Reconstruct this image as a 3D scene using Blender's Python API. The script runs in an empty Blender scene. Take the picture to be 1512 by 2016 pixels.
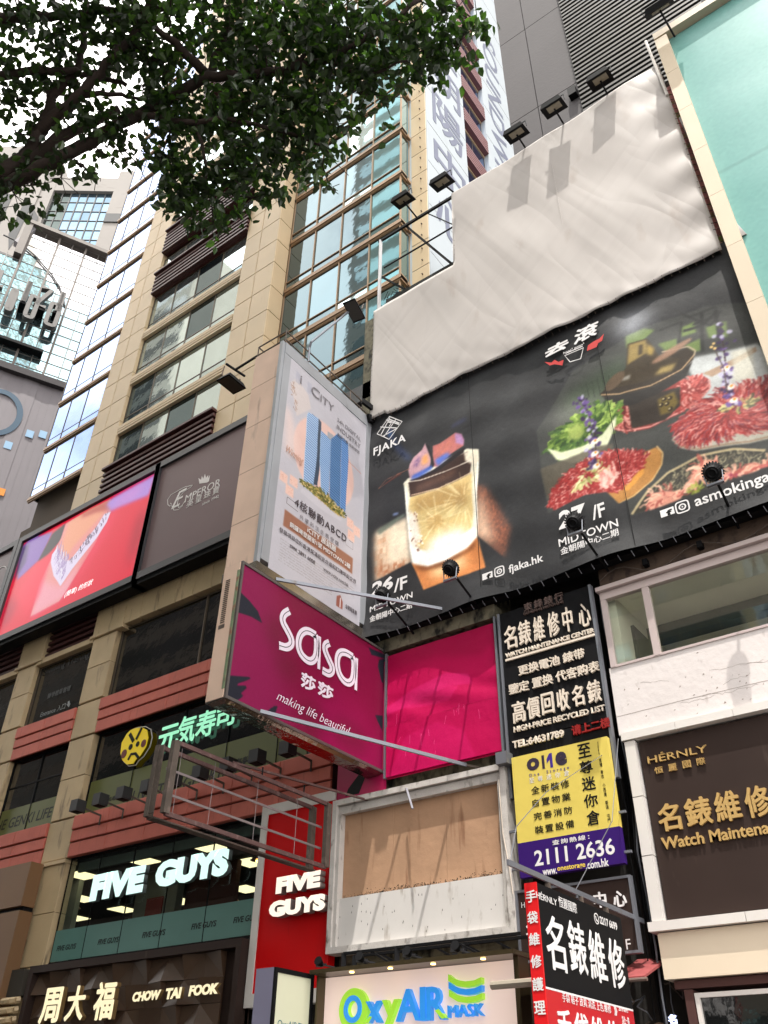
import bpy, math, random
import numpy as np
from mathutils import Vector, Matrix
random.seed(11)
RNG = np.random.default_rng(5)
S = bpy.context.scene
COL = S.collection

# ---------------------------------------------------------------- camera
cam_r, cam_u, cam_f = [Vector(v) for v in [[0.8051296, 0.5929167, 0.0146995], [0.3394579, -0.4809947, 0.8083393], [-0.4863483, 0.645828, 0.5885334]]]
cd = bpy.data.cameras.new("camera"); cam = bpy.data.objects.new("camera", cd); COL.objects.link(cam)
cam.matrix_world = Matrix(((cam_r.x, cam_u.x, -cam_f.x, 0), (cam_r.y, cam_u.y, -cam_f.y, 0), (cam_r.z, cam_u.z, -cam_f.z, 1.6), (0, 0, 0, 1)))
cd.sensor_fit = 'VERTICAL'; cd.sensor_height = 36; cd.lens = 36 * 1694.3 / 2016
cd.clip_start = 0.1; cd.clip_end = 2000
S.camera = cam

# ---------------------------------------------------------------- light
SUN_DIR = Vector((-0.175, 0.262, -0.949)).normalized()      # the way the light travels
W = bpy.data.worlds.new("World"); S.world = W; W.use_nodes = True
nt = W.node_tree; nt.nodes.clear()
out = nt.nodes.new('ShaderNodeOutputWorld'); bg = nt.nodes.new('ShaderNodeBackground')
sky = nt.nodes.new('ShaderNodeTexSky'); sky.sky_type = 'NISHITA'; sky.sun_disc = False
sky.sun_elevation = math.radians(72); sky.sun_rotation = math.atan2(0.175, -0.262) 
sky.air_density = 1.2; sky.dust_density = 2.5; sky.ozone_density = 1.0
tc = nt.nodes.new('ShaderNodeTexCoord'); mp = nt.nodes.new('ShaderNodeMapping'); mp.inputs['Scale'].default_value = (1, 1, 2.2)
nz = nt.nodes.new('ShaderNodeTexNoise'); nz.inputs['Scale'].default_value = 1.7; nz.inputs['Detail'].default_value = 7; nz.inputs['Roughness'].default_value = .58
rp = nt.nodes.new('ShaderNodeValToRGB'); rp.color_ramp.elements[0].position = .30; rp.color_ramp.elements[1].position = .50
mx = nt.nodes.new('ShaderNodeMix'); mx.data_type = 'RGBA'; mx.inputs['B'].default_value = (19, 18.3, 17.6, 1)
nt.links.new(tc.outputs['Generated'], mp.inputs[0]); nt.links.new(mp.outputs[0], nz.inputs['Vector']); nt.links.new(nz.outputs['Fac'], rp.inputs[0])
nt.links.new(rp.outputs[0], mx.inputs['Factor']); nt.links.new(sky.outputs[0], mx.inputs['A']); nt.links.new(mx.outputs['Result'], bg.inputs[0])
bg.inputs[1].default_value = 0.12
nt.links.new(bg.outputs[0], out.inputs[0])
sd = bpy.data.lights.new("sun", 'SUN'); sd.energy = 2.8; sd.angle = math.radians(.5); sd.color = (1, .955, .88)
so = bpy.data.objects.new("sun", sd); COL.objects.link(so); so.rotation_euler = SUN_DIR.to_track_quat('-Z', 'Y').to_euler(); so.location = (0, 0, 200)
S.view_settings.view_transform = 'Standard'; S.view_settings.look = 'None'; S.view_settings.gamma = 1
S.view_settings.use_curve_mapping = False; S.view_settings.exposure = 0.92
S.render.engine = 'CYCLES'
S.cycles.max_bounces = 8; S.cycles.diffuse_bounces = 4; S.cycles.glossy_bounces = 4; S.cycles.transparent_max_bounces = 12
S.cycles.sample_clamp_indirect = 8

# ---------------------------------------------------------------- helpers
Z = Vector((0, 0, 1))
class Pl:                                    # an upright plane: u runs along it, v is height, w comes out towards the street
    def __init__(s, o, u):
        s.o = Vector(o); s.u = Vector(u).normalized(); s.n = s.u.cross(Z); s.key = (round(s.u.x, 3), round(s.u.y, 3))
    def P(s, u, v, w=0): return s.o + s.u * u + Z * v + s.n * w
    def D(s, u, v, w=0): return s.u * u + Z * v + s.n * w
def PY(d): return Pl((0, d, 0), (1, 0, 0))
def PX(x): return Pl((x, 0, 0), (0, 1, 0))
F = PY(18)                                   # the street front
WL = {}
def wl(p): return WL.get(p.name, Vector((0, 0, 0))) if p else Vector((0, 0, 0))

def lin(c):
    return tuple((x / 12.92 if x <= .04045 else ((x + .055) / 1.055) ** 2.4) for x in c[:3])
def mat(name, col, rough=.6, metal=0, var=.12, vs=.7, stain=None, st=.5, ss=(1.3, 1.3, .22), bump=0, bs=18, rnd=0, spec=.5, es=0, ecol=None, fine=0, coat=0):
    m = bpy.data.materials.new(name); m.use_nodes = True; n = m.node_tree; L = n.links
    b = n.nodes['Principled BSDF']; col = lin(col)
    b.inputs['Roughness'].default_value = rough; b.inputs['Metallic'].default_value = metal; b.inputs['Specular IOR Level'].default_value = spec
    if coat: b.inputs['Coat Weight'].default_value = coat; b.inputs['Coat Roughness'].default_value = .08
    g = n.nodes.new('ShaderNodeNewGeometry')
    rgb = n.nodes.new('ShaderNodeRGB'); rgb.outputs[0].default_value = (*col, 1); cur = rgb.outputs[0]
    def noise(scale, det=5, vec=None):
        t = n.nodes.new('ShaderNodeTexNoise'); t.inputs['Scale'].default_value = scale; t.inputs['Detail'].default_value = det
        L.new(vec or g.outputs['Position'], t.inputs['Vector']); return t.outputs['Fac']
    def rng(x, a, c):
        r = n.nodes.new('ShaderNodeMapRange'); r.inputs['From Min'].default_value = .25; r.inputs['From Max'].default_value = .75
        r.inputs['To Min'].default_value = a; r.inputs['To Max'].default_value = c; L.new(x, r.inputs['Value']); return r.outputs[0]
    def mul(c, f):
        v = n.nodes.new('ShaderNodeVectorMath'); v.operation = 'SCALE'; L.new(c, v.inputs[0]); L.new(f, v.inputs['Scale']); return v.outputs[0]
    if var: cur = mul(cur, rng(noise(vs), 1 - var, 1 + var))
    if fine: cur = mul(cur, rng(noise(60, 2), 1 - fine, 1 + fine))
    if rnd:
        oi = n.nodes.new('ShaderNodeObjectInfo'); r = n.nodes.new('ShaderNodeMapRange')
        r.inputs['To Min'].default_value = 1 - rnd; r.inputs['To Max'].default_value = 1 + rnd; L.new(oi.outputs['Random'], r.inputs['Value']); cur = mul(cur, r.outputs[0])
    if stain:
        mp = n.nodes.new('ShaderNodeMapping'); mp.inputs['Scale'].default_value = ss; L.new(g.outputs['Position'], mp.inputs[0])
        f = noise(2.2, 8, mp.outputs[0]); r = n.nodes.new('ShaderNodeValToRGB'); r.color_ramp.elements[0].position = .72 - .3 * st; r.color_ramp.elements[1].position = .86 - .2 * st
        L.new(f, r.inputs[0]); x = n.nodes.new('ShaderNodeMix'); x.data_type = 'RGBA'; x.inputs['B'].default_value = (*lin(stain), 1)
        L.new(r.outputs[0], x.inputs['Factor']); L.new(cur, x.inputs['A']); cur = x.outputs['Result']
    L.new(cur, b.inputs['Base Color'])
    if bump:
        bp = n.nodes.new('ShaderNodeBump'); bp.inputs['Strength'].default_value = min(1, bump); bp.inputs['Distance'].default_value = .02 if bs > 5 else .08
        L.new(noise(bs, 4), bp.inputs['Height']); L.new(bp.outputs[0], b.inputs['Normal'])
    if es:
        b.inputs['Emission Color'].default_value = (*lin(ecol), 1) if ecol else (*col, 1); b.inputs['Emission Strength'].default_value = es
    return m
def mirror(name, col, rough=.03, wav=.25, ws=.9, rnd=.25, metal=.9):       # coated window glass: tinted, mirror-like, slightly wavy
    m = mat(name, col, rough, metal, var=.05, rnd=rnd, bump=wav, bs=ws, spec=.8)
    return m
def clear(name, tint=(.86, .93, .92), r0=.035):
    m = bpy.data.materials.new(name); m.use_nodes = True; n = m.node_tree; n.nodes.clear()
    o = n.nodes.new('ShaderNodeOutputMaterial'); t = n.nodes.new('ShaderNodeBsdfTransparent'); t.inputs[0].default_value = (*lin(tint), 1)
    gl = n.nodes.new('ShaderNodeBsdfGlossy'); gl.inputs['Roughness'].default_value = .02; x = n.nodes.new('ShaderNodeMixShader')
    fr = n.nodes.new('ShaderNodeLayerWeight'); fr.inputs['Blend'].default_value = .5
    pw = n.nodes.new('ShaderNodeMath'); pw.operation = 'POWER'; pw.inputs[1].default_value = 4; ma = n.nodes.new('ShaderNodeMath'); ma.operation = 'MULTIPLY_ADD'; ma.inputs[1].default_value = .5; ma.inputs[2].default_value = r0
    n.links.new(fr.outputs['Facing'], pw.inputs[0]); n.links.new(pw.outputs[0], ma.inputs[0]); n.links.new(ma.outputs[0], x.inputs[0]); n.links.new(t.outputs[0], x.inputs[1]); n.links.new(gl.outputs[0], x.inputs[2]); n.links.new(x.outputs[0], o.inputs[0])
    return m
def imgmat(name, img, rough=.5, es=0, spec=.4, bump=.25, bs=3):
    m = mat(name, (1, 1, 1), rough, var=0, spec=spec, bump=bump, bs=bs); n = m.node_tree; b = n.nodes['Principled BSDF']
    t = n.nodes.new('ShaderNodeTexImage'); t.image = img; t.extension = 'EXTEND'
    if es: b.inputs['Base Color'].default_value = (.02, .02, .02, 1); [n.links.remove(l) for l in list(b.inputs['Base Color'].links)]
    else: n.links.new(t.outputs[0], b.inputs['Base Color'])
    if es: n.links.new(t.outputs[0], b.inputs['Emission Color']); b.inputs['Emission Strength'].default_value = es
    return m

def setp(o, label=None, cat=None, group=None, kind=None):
    if label: o['label'] = label
    if cat: o['category'] = cat
    if group: o['group'] = group
    if kind: o['kind'] = kind
    return o
def thing(name, label, cat, loc, group=None):
    o = bpy.data.objects.new(name, None); COL.objects.link(o); o.location = loc; WL[o.name] = Vector(loc); o.empty_display_size = .3
    return setp(o, label, cat, group)
def link(name, me, parent, loc, kind=None, label=None):
    o = bpy.data.objects.new(name, me); COL.objects.link(o); o.parent = parent
    o.location = Vector(loc) - wl(parent); WL[o.name] = Vector(loc)
    if kind: o['kind'] = kind
    if label: o['label'] = label
    return o
class MB:
    def __init__(s, pl=None): s.v = []; s.f = []; s.uv = []; s.pl = pl or Pl((0, 0, 0), (1, 0, 0)); s.w = pl is None
    def p(s, a): return Vector(a) if s.w else s.pl.P(*a)
    def add(s, pts, faces):
        k = len(s.v); s.v += [tuple(x) for x in pts]; s.f += [tuple(i + k for i in f) for f in faces]; return s
    def box(s, a0, a1, b0, b1, c0, c1):     # world: x, y, z;  plane: u, v, w
        if s.w:
            q = [Vector((x, y, z)) for z in (c0, c1) for y in (b0, b1) for x in (a0, a1)]
        else:
            q = [s.pl.P(u, v, w) for w in (c0, c1) for v in (b0, b1) for u in (a0, a1)]
        return s.add(q, [(0, 2, 3, 1), (4, 5, 7, 6), (0, 1, 5, 4), (2, 6, 7, 3), (0, 4, 6, 2), (1, 3, 7, 5)])
    def poly(s, pts, w0, w1):                # upright slab with an outline in the plane
        n = len(pts); q = [s.pl.P(u, v, w0) for u, v in pts] + [s.pl.P(u, v, w1) for u, v in pts]
        return s.add(q, [tuple(range(n)), tuple(range(2 * n - 1, n - 1, -1))] + [(i, (i + 1) % n, n + (i + 1) % n, n + i) for i in range(n)])
    def tube(s, a, b, r, n=6, r2=None):
        a, b = Vector(a), Vector(b); d = (b - a).normalized(); x = d.orthogonal().normalized(); y = d.cross(x); r2 = r if r2 is None else r2
        q = [a + (x * math.cos(t) + y * math.sin(t)) * r for t in [2 * math.pi * i / n for i in range(n)]] + [b + (x * math.cos(t) + y * math.sin(t)) * r2 for t in [2 * math.pi * i / n for i in range(n)]]
        return s.add(q, [tuple(range(n - 1, -1, -1)), tuple(range(n, 2 * n))] + [(i, (i + 1) % n, n + (i + 1) % n, n + i) for i in range(n)])
    def path(s, pts, r, n=5):
        for a, b in zip(pts, pts[1:]): s.tube(a, b, r, n)
        return s
    def bar(s, a, b, w, h, up=Z):            # square bar between two points
        a, b = Vector(a), Vector(b); d = (b - a).normalized(); x = d.cross(up)
        x = (x if x.length > 1e-4 else d.orthogonal()).normalized() * w / 2; y = d.cross(x).normalized() * h / 2
        q = [a - x - y, a + x - y, a + x + y, a - x + y, b - x - y, b + x - y, b + x + y, b - x + y]
        return s.add(q, [(0, 3, 2, 1), (4, 5, 6, 7), (0, 1, 5, 4), (1, 2, 6, 5), (2, 3, 7, 6), (3, 0, 4, 7)])
    def stroke(s, pts, wd, w0, w1, closed=False):     # flat ribbon along a line in the plane
        pts = [Vector((a, b, 0)) for a, b in pts]; n = len(pts); Lf = []; Rt = []
        for i in range(n):
            a = pts[(i - 1) % n] if (i > 0 or closed) else pts[i]; b = pts[(i + 1) % n] if (i < n - 1 or closed) else pts[i]
            d = (b - a); d = d.normalized() if d.length > 1e-6 else Vector((1, 0, 0)); k = Vector((-d.y, d.x, 0)) * wd / 2
            Lf.append(pts[i] + k); Rt.append(pts[i] - k)
        q = [s.pl.P(a.x, a.y, w) for w in (w0, w1) for a in Lf + Rt]; m = 2 * n; fs = []
        for i in range(n if closed else n - 1):
            j = (i + 1) % n
            fs += [(i, j, n + j, n + i), (m + i, m + n + i, m + n + j, m + j), (i, m + i, m + j, j), (n + i, n + j, m + n + j, m + n + i)]
        if not closed: fs += [(0, n, m + n, m), (n - 1, m + n - 1, m + 2 * n - 1, 2 * n - 1)]
        return s.add(q, fs)
    def mesh(s, name, m, loc, smooth=False):
        me = bpy.data.meshes.new(name); me.from_pydata([tuple(Vector(v) - loc) for v in s.v], [], s.f); me.update()
        if m: me.materials.append(m)
        if smooth: me.shade_smooth()
        return me
    def build(s, name, m, parent=None, kind=None, label=None, smooth=False, loc=None):
        if loc is None:
            if parent is not None: loc = wl(parent)
            else:
                a = np.array(s.v); loc = Vector(((a[:, 0].min() + a[:, 0].max()) / 2, (a[:, 1].min() + a[:, 1].max()) / 2, a[:, 2].min()))
        return link(name, s.mesh(name, m, loc, smooth), parent, loc, kind, label)
CACHE = {}
def piece(name, pl, u0, u1, v0, v1, w0, w1, m, parent, bev=0):      # one stone, panel, slat...: alike pieces share a mesh
    key = (pl.key, round(u1 - u0, 3), round(v1 - v0, 3), round(w1 - w0, 3), m.name, bev)
    if key not in CACHE:
        b = MB(Pl((0, 0, 0), pl.u)); a, c, d = (u1 - u0) / 2, (v1 - v0) / 2, (w1 - w0) / 2
        if not bev: b.box(-a, a, -c, c, -d, d)
        else:
            q = [b.pl.P(x, y, -d) for x, y in ((-a, -c), (a, -c), (a, c), (-a, c))] + [b.pl.P(x, y, d - bev) for x, y in ((-a, -c), (a, -c), (a, c), (-a, c))] + [b.pl.P(x, y, d) for x, y in ((-a + bev, -c + bev), (a - bev, -c + bev), (a - bev, c - bev), (-a + bev, c - bev))]
            b.add(q, [(3, 2, 1, 0), (8, 9, 10, 11)] + [(i, (i + 1) % 4, 4 + (i + 1) % 4, 4 + i) for i in range(4)] + [(4 + i, 4 + (i + 1) % 4, 8 + (i + 1) % 4, 8 + i) for i in range(4)])
        CACHE[key] = b.mesh(name, m, Vector((0, 0, 0)))
    return link(name, CACHE[key], parent, pl.P((u0 + u1) / 2, (v0 + v1) / 2, (w0 + w1) / 2))
def window(parent, pl, us, vs, w, mf, mg, fw=.06, fd=.1, name='window', tw=None):
    """frame with bars at every u in us and v in vs; panes between are its sub-parts"""
    u0, u1, v0, v1 = us[0], us[-1], vs[0], vs[-1]; cu, cv = (u0 + u1) / 2, (v0 + v1) / 2
    key = (pl.key, tuple(round(x - u0, 3) for x in us), tuple(round(x - v0, 3) for x in vs), mf.name, fw)
    if key not in CACHE:
        b = MB(Pl((0, 0, 0), pl.u))
        for u in us: b.box(u - cu - fw / 2, u - cu + fw / 2, v0 - cv, v1 - cv, 0, fd)
        for v in vs: b.box(u0 - cu, u1 - cu, v - cv - fw / 2, v - cv + fw / 2, -.002, fd - .012)
        CACHE[key] = b.mesh(name, mf, Vector((0, 0, 0)))
    f = link(name, CACHE[key], parent, pl.P(cu, cv, w))
    for a, b_ in zip(us, us[1:]):
        for c, d in zip(vs, vs[1:]):
            piece('pane', pl, a + fw * .4, b_ - fw * .4, c + fw * .4, d - fw * .4, w + .02, w + .035, mg(a, c) if callable(mg) else mg, f)
    return f
def text(body, box, pl, m, parent, w=.003, ext=.004, bold=0, shear=0, name='lettering', rot=False, space=1, res=3, line=1):
    cjk = any(ord(c) > 0x2e00 for c in body); many = bold if cjk else 0; bold = 0 if cjk else bold
    cu = bpy.data.curves.new('t', 'FONT'); cu.body = body; cu.extrude = .5; cu.offset = bold; cu.shear = shear; cu.resolution_u = res
    cu.space_character = space; cu.space_line = line; cu.align_x = 'CENTER'
    o = bpy.data.objects.new('t', cu); COL.objects.link(o); dg = bpy.context.evaluated_depsgraph_get(); dg.update()
    me = bpy.data.meshes.new_from_object(o.evaluated_get(dg)); bpy.data.objects.remove(o); bpy.data.curves.remove(cu)
    n = len(me.vertices); co = np.empty(n * 3); me.vertices.foreach_get('co', co); co = co.reshape(-1, 3)
    if rot: co = np.stack([co[:, 1], -co[:, 0], co[:, 2]], 1)
    u0, v0, u1, v1 = box; mn = co.min(0); mxx = co.max(0)
    if body in ('-', '一'): v0, v1 = (v0 + v1) / 2 - .05 * (u1 - u0), (v0 + v1) / 2 + .05 * (u1 - u0)
    nat_ = (u1 - u0) * (mxx[1] - mn[1]) / (mxx[0] - mn[0])
    if len(body) >= 3 and not rot and '\n' not in body and (len(body) >= 8 or v1 - v0 < .55 * nat_):
        hh_ = (u1 - u0) * (mxx[1] - mn[1]) / (mxx[0] - mn[0]); vc = (v0 + v1) / 2; v0, v1 = vc - hh_ / 2, vc + hh_ / 2
    uu = u0 + (co[:, 0] - mn[0]) / (mxx[0] - mn[0]) * (u1 - u0); vv = v0 + (co[:, 1] - mn[1]) / max(1e-6, mxx[1] - mn[1]) * (v1 - v0); ww = w + (co[:, 2] + .5) * ext
    loc = wl(parent); O = pl.o - loc
    new = np.array(O)[None] + uu[:, None] * np.array(pl.u) + vv[:, None] * np.array(Z) + ww[:, None] * np.array(pl.n)
    if many > .004:                          # heavier strokes: the same glyph a hair to each side
        ne = body.count('\n') + 1 if '\n' in body else 1; em = (u1 - u0) / max(1, len(body)) if ne == 1 else (v1 - v0) / (ne * 1.2)
        d = em * many * .62; me.vertices.foreach_set('co', new.ravel()); vs0 = new; fl = [tuple(p.vertices) for p in me.polygons]; V = []; Fc = []
        for i, (du, dv) in enumerate(((-d, 0), (d, 0), (0, d), (0, -d), (-d * .7, d * .7), (d * .7, -d * .7), (d * .7, d * .7), (-d * .7, -d * .7))):
            V.append(vs0 + du * np.array(pl.u)[None] + dv * np.array(Z)[None] + i * .0007 * np.array(pl.n)[None]); Fc += [tuple(k + i * n for k in f) for f in fl]
        me = bpy.data.meshes.new(name); me.from_pydata(np.concatenate(V).tolist(), [], Fc)
    else: me.vertices.foreach_set('co', new.ravel())
    me.update(); me.materials.clear(); me.materials.append(m)
    me.name = name
    return link(name, me, parent, loc)
def sheet(name, pl, u0, v0, u1, v1, nu, nv, m, parent, w=0, disp=None, clip=None, kind=None, loc=None):
    us = np.linspace(u0, u1, nu + 1); vs = np.linspace(v0, v1, nv + 1); vert = []; uv = []
    for v in vs:
        for u in us:
            vert.append(tuple(pl.P(u, v, w + (disp(u, v) if disp else 0)) - (wl(parent) if parent else Vector(loc or (0, 0, 0))))); uv.append(((u - u0) / (u1 - u0), (v - v0) / (v1 - v0)))
    fs = [(j * (nu + 1) + i, j * (nu + 1) + i + 1, (j + 1) * (nu + 1) + i + 1, (j + 1) * (nu + 1) + i) for j in range(nv) for i in range(nu)
          if not clip or clip((us[i] + us[i + 1]) / 2, (vs[j] + vs[j + 1]) / 2)]
    me = bpy.data.meshes.new(name); me.from_pydata(vert, [], fs); me.update(); me.materials.append(m)
    ul = me.uv_layers.new(name='UVMap'); arr = np.array([uv[l.vertex_index] for l in me.loops]); ul.data.foreach_set('uv', arr.ravel()); me.shade_smooth()
    return link(name, me, parent, wl(parent) if parent else Vector(loc or (0, 0, 0)), kind)

class Canvas:                                # flat print, painted into an image made here
    def __init__(s, u0, v0, u1, v1, ppm, bg):
        s.b = (u0, v0, u1, v1); s.k = ppm; s.W = int((u1 - u0) * ppm); s.H = int((v1 - v0) * ppm)
        s.a = np.empty((s.H, s.W, 3), np.float32); s.a[:] = bg
    def px(s, pts): return np.array([((u - s.b[0]) * s.k, (v - s.b[1]) * s.k) for u, v in pts])
    def blend(s, x0, y0, msk, col, alpha):
        h, w = msk.shape; r = s.a[y0:y0 + h, x0:x0 + w]; c = np.asarray(col, np.float32); mm = (msk * alpha)[..., None]; r[:] = r * (1 - mm) + c * mm
    def blur(s, m, n):
        n = max(1, int(n))
        for _ in range(2):
            for ax in (0, 1):
                p = np.pad(m, [(n, n + 1) if i == ax else (0, 0) for i in (0, 1)], mode='edge').cumsum(ax)
                m = (np.take(p, range(2 * n + 1, p.shape[ax]), ax) - np.take(p, range(0, p.shape[ax] - 2 * n - 1), ax)) / (2 * n + 1)
        return m
    def poly(s, pts, col, alpha=1, soft=0, tex=None):
        q = s.px(pts); pad = int(soft * s.k * 2.2) + 2
        x0 = max(0, int(q[:, 0].min()) - pad); x1 = min(s.W, int(q[:, 0].max()) + pad + 1); y0 = max(0, int(q[:, 1].min()) - pad); y1 = min(s.H, int(q[:, 1].max()) + pad + 1)
        if x1 <= x0 or y1 <= y0: return
        X, Y = np.meshgrid(np.arange(x0, x1) + .5, np.arange(y0, y1) + .5); ins = np.zeros(X.shape, bool)
        for i in range(len(q)):
            ax, ay = q[i]; bx, by = q[(i + 1) % len(q)]
            if ay == by: continue
            c = ((ay > Y) != (by > Y)) & (X < (bx - ax) * (Y - ay) / (by - ay) + ax); ins ^= c
        m = ins.astype(np.float32)
        if soft: 
            m = s.blur(m, soft * s.k)
        if tex is not None: m = m * tex(X, Y)
        s.blend(x0, y0, m, col, alpha)
    def ell(s, c, rx, ry, col, alpha=1, soft=0, rot=0, n=36):
        s.poly([(c[0] + rx * math.cos(t) * math.cos(rot) - ry * math.sin(t) * math.sin(rot), c[1] + rx * math.cos(t) * math.sin(rot) + ry * math.sin(t) * math.cos(rot)) for t in [2 * math.pi * i / n for i in range(n)]], col, alpha, soft)
    def line(s, pts, wd, col, alpha=1, soft=0):
        for (a, b), (c, d) in zip(pts, pts[1:]):
            l = math.hypot(c - a, d - b) or 1; nx, ny = -(d - b) / l * wd / 2, (c - a) / l * wd / 2
            s.poly([(a + nx, b + ny), (c + nx, d + ny), (c - nx, d - ny), (a - nx, b - ny)], col, alpha, soft)
    def inside(s, pts, u, v):
        r = False
        for i in range(len(pts)):
            ax, ay = pts[i]; bx, by = pts[(i + 1) % len(pts)]
            if (ay > v) != (by > v) and u < (bx - ax) * (v - ay) / (by - ay) + ax: r = not r
        return r
    def flecks(s, pts, cols, n, ln, wd, ang=None, jit=.6):      # many small strokes inside an outline
        us = [p[0] for p in pts]; vs = [p[1] for p in pts]; cu, cv = sum(us) / len(us), sum(vs) / len(vs)
        for _ in range(n):
            u, v = random.uniform(min(us), max(us)), random.uniform(min(vs), max(vs))
            if not s.inside(pts, u, v): continue
            t = (math.atan2(v - cv, u - cu) if ang is None else ang) + random.uniform(-jit, jit); l = ln * random.uniform(.5, 1.3)
            s.line([(u, v), (u + math.cos(t) * l * .5, v + math.sin(t) * l * .5), (u + math.cos(t + .4) * l, v + math.sin(t + .4) * l)], wd * random.uniform(.5, 1.2), random.choice(cols), random.uniform(.5, 1))
    def photo(s, k=1, tex=.05):            # soften the outlines and mottle, as a printed photograph
        for c in range(3): s.a[..., c] = s.blur(s.a[..., c], k)
        s.a[:] = s.a * .84 + s.a.mean(2, keepdims=True) * .16
        n_ = np.zeros(s.a.shape[:2], np.float32)
        for q in (3, 8, 21):
            g = RNG.random((s.H // q + 3, s.W // q + 3)).astype(np.float32) - .5; y, x = np.arange(s.H) / q, np.arange(s.W) / q; yi, xi = y.astype(int), x.astype(int); fy, fx = (y - yi)[:, None], (x - xi)[None]
            n_ += (g[yi][:, xi] * (1 - fy) * (1 - fx) + g[yi + 1][:, xi] * fy * (1 - fx) + g[yi][:, xi + 1] * (1 - fy) * fx + g[yi + 1][:, xi + 1] * fy * fx)
        s.a *= (1 + n_ * tex * 2)[..., None]
    def grain(s, k): s.a += RNG.normal(0, k, s.a.shape[:2])[..., None].astype(np.float32)
    def image(s, name):
        im = bpy.data.images.new(name, s.W, s.H); d = np.ones((s.H, s.W, 4), np.float32); d[..., :3] = np.clip(s.a, 0, 1); im.pixels.foreach_set(d.ravel()); im.update(); im.pack(); return im


def wnoise(u, v, k=1.0, ph=0.0):             # smooth wrinkling
    return (math.sin(1.3 * k * u + .7 * k * v + ph) * .5 + math.sin(2.9 * k * u - 1.7 * k * v + 1.3 + ph) * .3 + math.sin(.6 * k * u + 3.7 * k * v + 2.1 + ph) * .25)

# ---------------------------------------------------------------- materials
M = {}
M['stone'] = mat('beige_stone', (.78, .69, .555), .5, var=.07, vs=.5, rnd=.05, fine=.05, stain=(.50, .43, .34), st=.12)
M['stone_low'] = mat('weathered_stone', (.73, .64, .50), .65, var=.12, vs=.8, rnd=.07, fine=.10, stain=(.36, .31, .25), st=.45, ss=(1.6, 1.6, .4))
M['stone_dk'] = mat('stone_groove', (.30, .25, .20), .8)
M['bronze'] = mat('bronze_trim', (.60, .485, .37), .4, metal=.3, var=.06, rnd=.03)
M['frame_br'] = mat('brown_window_frame', (.33, .28, .22), .45, metal=.2)
M['maroon'] = mat('maroon_louvre', (.27, .13, .125), .45, var=.08, rnd=.04)
M['redclad'] = mat('faded_red_cladding', (.74, .40, .345), .55, var=.10, vs=1.5, spec=.2, stain=(.64, .36, .31), st=.45, ss=(5, 5, .35), rnd=.06, fine=.05)
M['glass_sky'] = mirror('bay_glass', (.46, .56, .74), .03, .08, .6, .12)
M['glass_main'] = mirror('tower_glass', (.76, .83, .84), .025, .10, .45, .2)
M['glass_dk'] = mirror('dark_tower_glass', (.34, .42, .45), .03, .12, .45, .25)
M['glass_teal'] = mirror('teal_glass', (.40, .53, .55), .03, .06, .4, .15)
M['glass_pod'] = mat('podium_glass', (.035, .05, .05), .04, var=.3, spec=1.0, bump=.12, bs=1.2, rnd=.2, coat=.6)
M['black'] = mat('black_paint', (.07, .07, .078), .6, var=.08, spec=.12)
M['charcoal'] = mat('charcoal_frame', (.20, .20, .21), .4, var=.06)
M['steel'] = mat('galvanised_steel', (.48, .49, .52), .45, metal=.5, var=.1, stain=(.42, .38, .34), st=.3)
M['rust'] = mat('rusty_steel', (.34, .30, .27), .75, metal=.2, var=.25, vs=3, stain=(.46, .40, .37), st=.6, ss=(3, 3, 2), fine=.15)
M['rust_red'] = mat('rusty_red_steel', (.36, .26, .25), .75, metal=.1, var=.25, vs=3, stain=(.5, .42, .40), st=.55, ss=(3, 3, 2), fine=.15)
M['concrete'] = mat('grey_concrete', (.235, .222, .23), .8, var=.08, vs=.25, fine=.04, stain=(.205, .195, .20), st=.4, ss=(.12, .12, .9), bump=.2, bs=3)
M['white_wall'] = mat('pale_grey_wall', (.66, .69, .71), .7, var=.035, vs=.3, stain=(.57, .60, .61), st=.25, ss=(.6, .6, .1))
M['plaster'] = mat('white_plaster', (.83, .80, .79), .85, var=.05, vs=1.2, stain=(.66, .62, .60), st=.22, ss=(2, 2, 1), bump=.45, bs=6, fine=.03)
M['plaster_dk'] = mat('old_render', (.30, .24, .20), .9, var=.25, vs=2, stain=(.12, .09, .08), st=.5, ss=(2, 2, 1.4), bump=.5, bs=8, fine=.15)
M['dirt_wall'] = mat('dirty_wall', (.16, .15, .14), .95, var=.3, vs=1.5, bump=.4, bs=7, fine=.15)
M['sooty'] = mat('sooty_concrete', (.42, .40, .33), .9, var=.3, vs=3, stain=(.06, .06, .05), st=.85, ss=(2, 2, 1.2), bump=.5, bs=9, fine=.15)
M['cream'] = mat('cream_wall', (.83, .77, .68), .75, var=.04, vs=.7, fine=.02)
M['tan_frame'] = mat('cream_stone_frame', (.75, .69, .60), .6, var=.05, rnd=.04, fine=.03)
M['brown_panel'] = mat('dark_brown_panel', (.20, .155, .14), .55, spec=.15, var=.08, vs=1, stain=(.31, .26, .235), st=.25, ss=(1.5, 1.5, .3))
M['trim_white'] = mat('off_white_trim', (.82, .80, .78), .55, var=.04, rnd=.03)
M['trim_pink'] = mat('pinkish_window_frame', (.72, .66, .65), .5, var=.05)
M['asphalt'] = mat('asphalt', (.25, .25, .25), .9, var=.15, fine=.2, bump=.3, bs=30)
M['paving'] = mat('paving', (.45, .43, .41), .85, var=.12, fine=.12)
M['vinyl'] = mat('white_vinyl_sheet', (.68, .655, .64), .5, var=.03, vs=.5, stain=(.62, .575, .545), st=.35, ss=(.5, .5, .2), bump=.12, bs=1.1, spec=.3)
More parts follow.
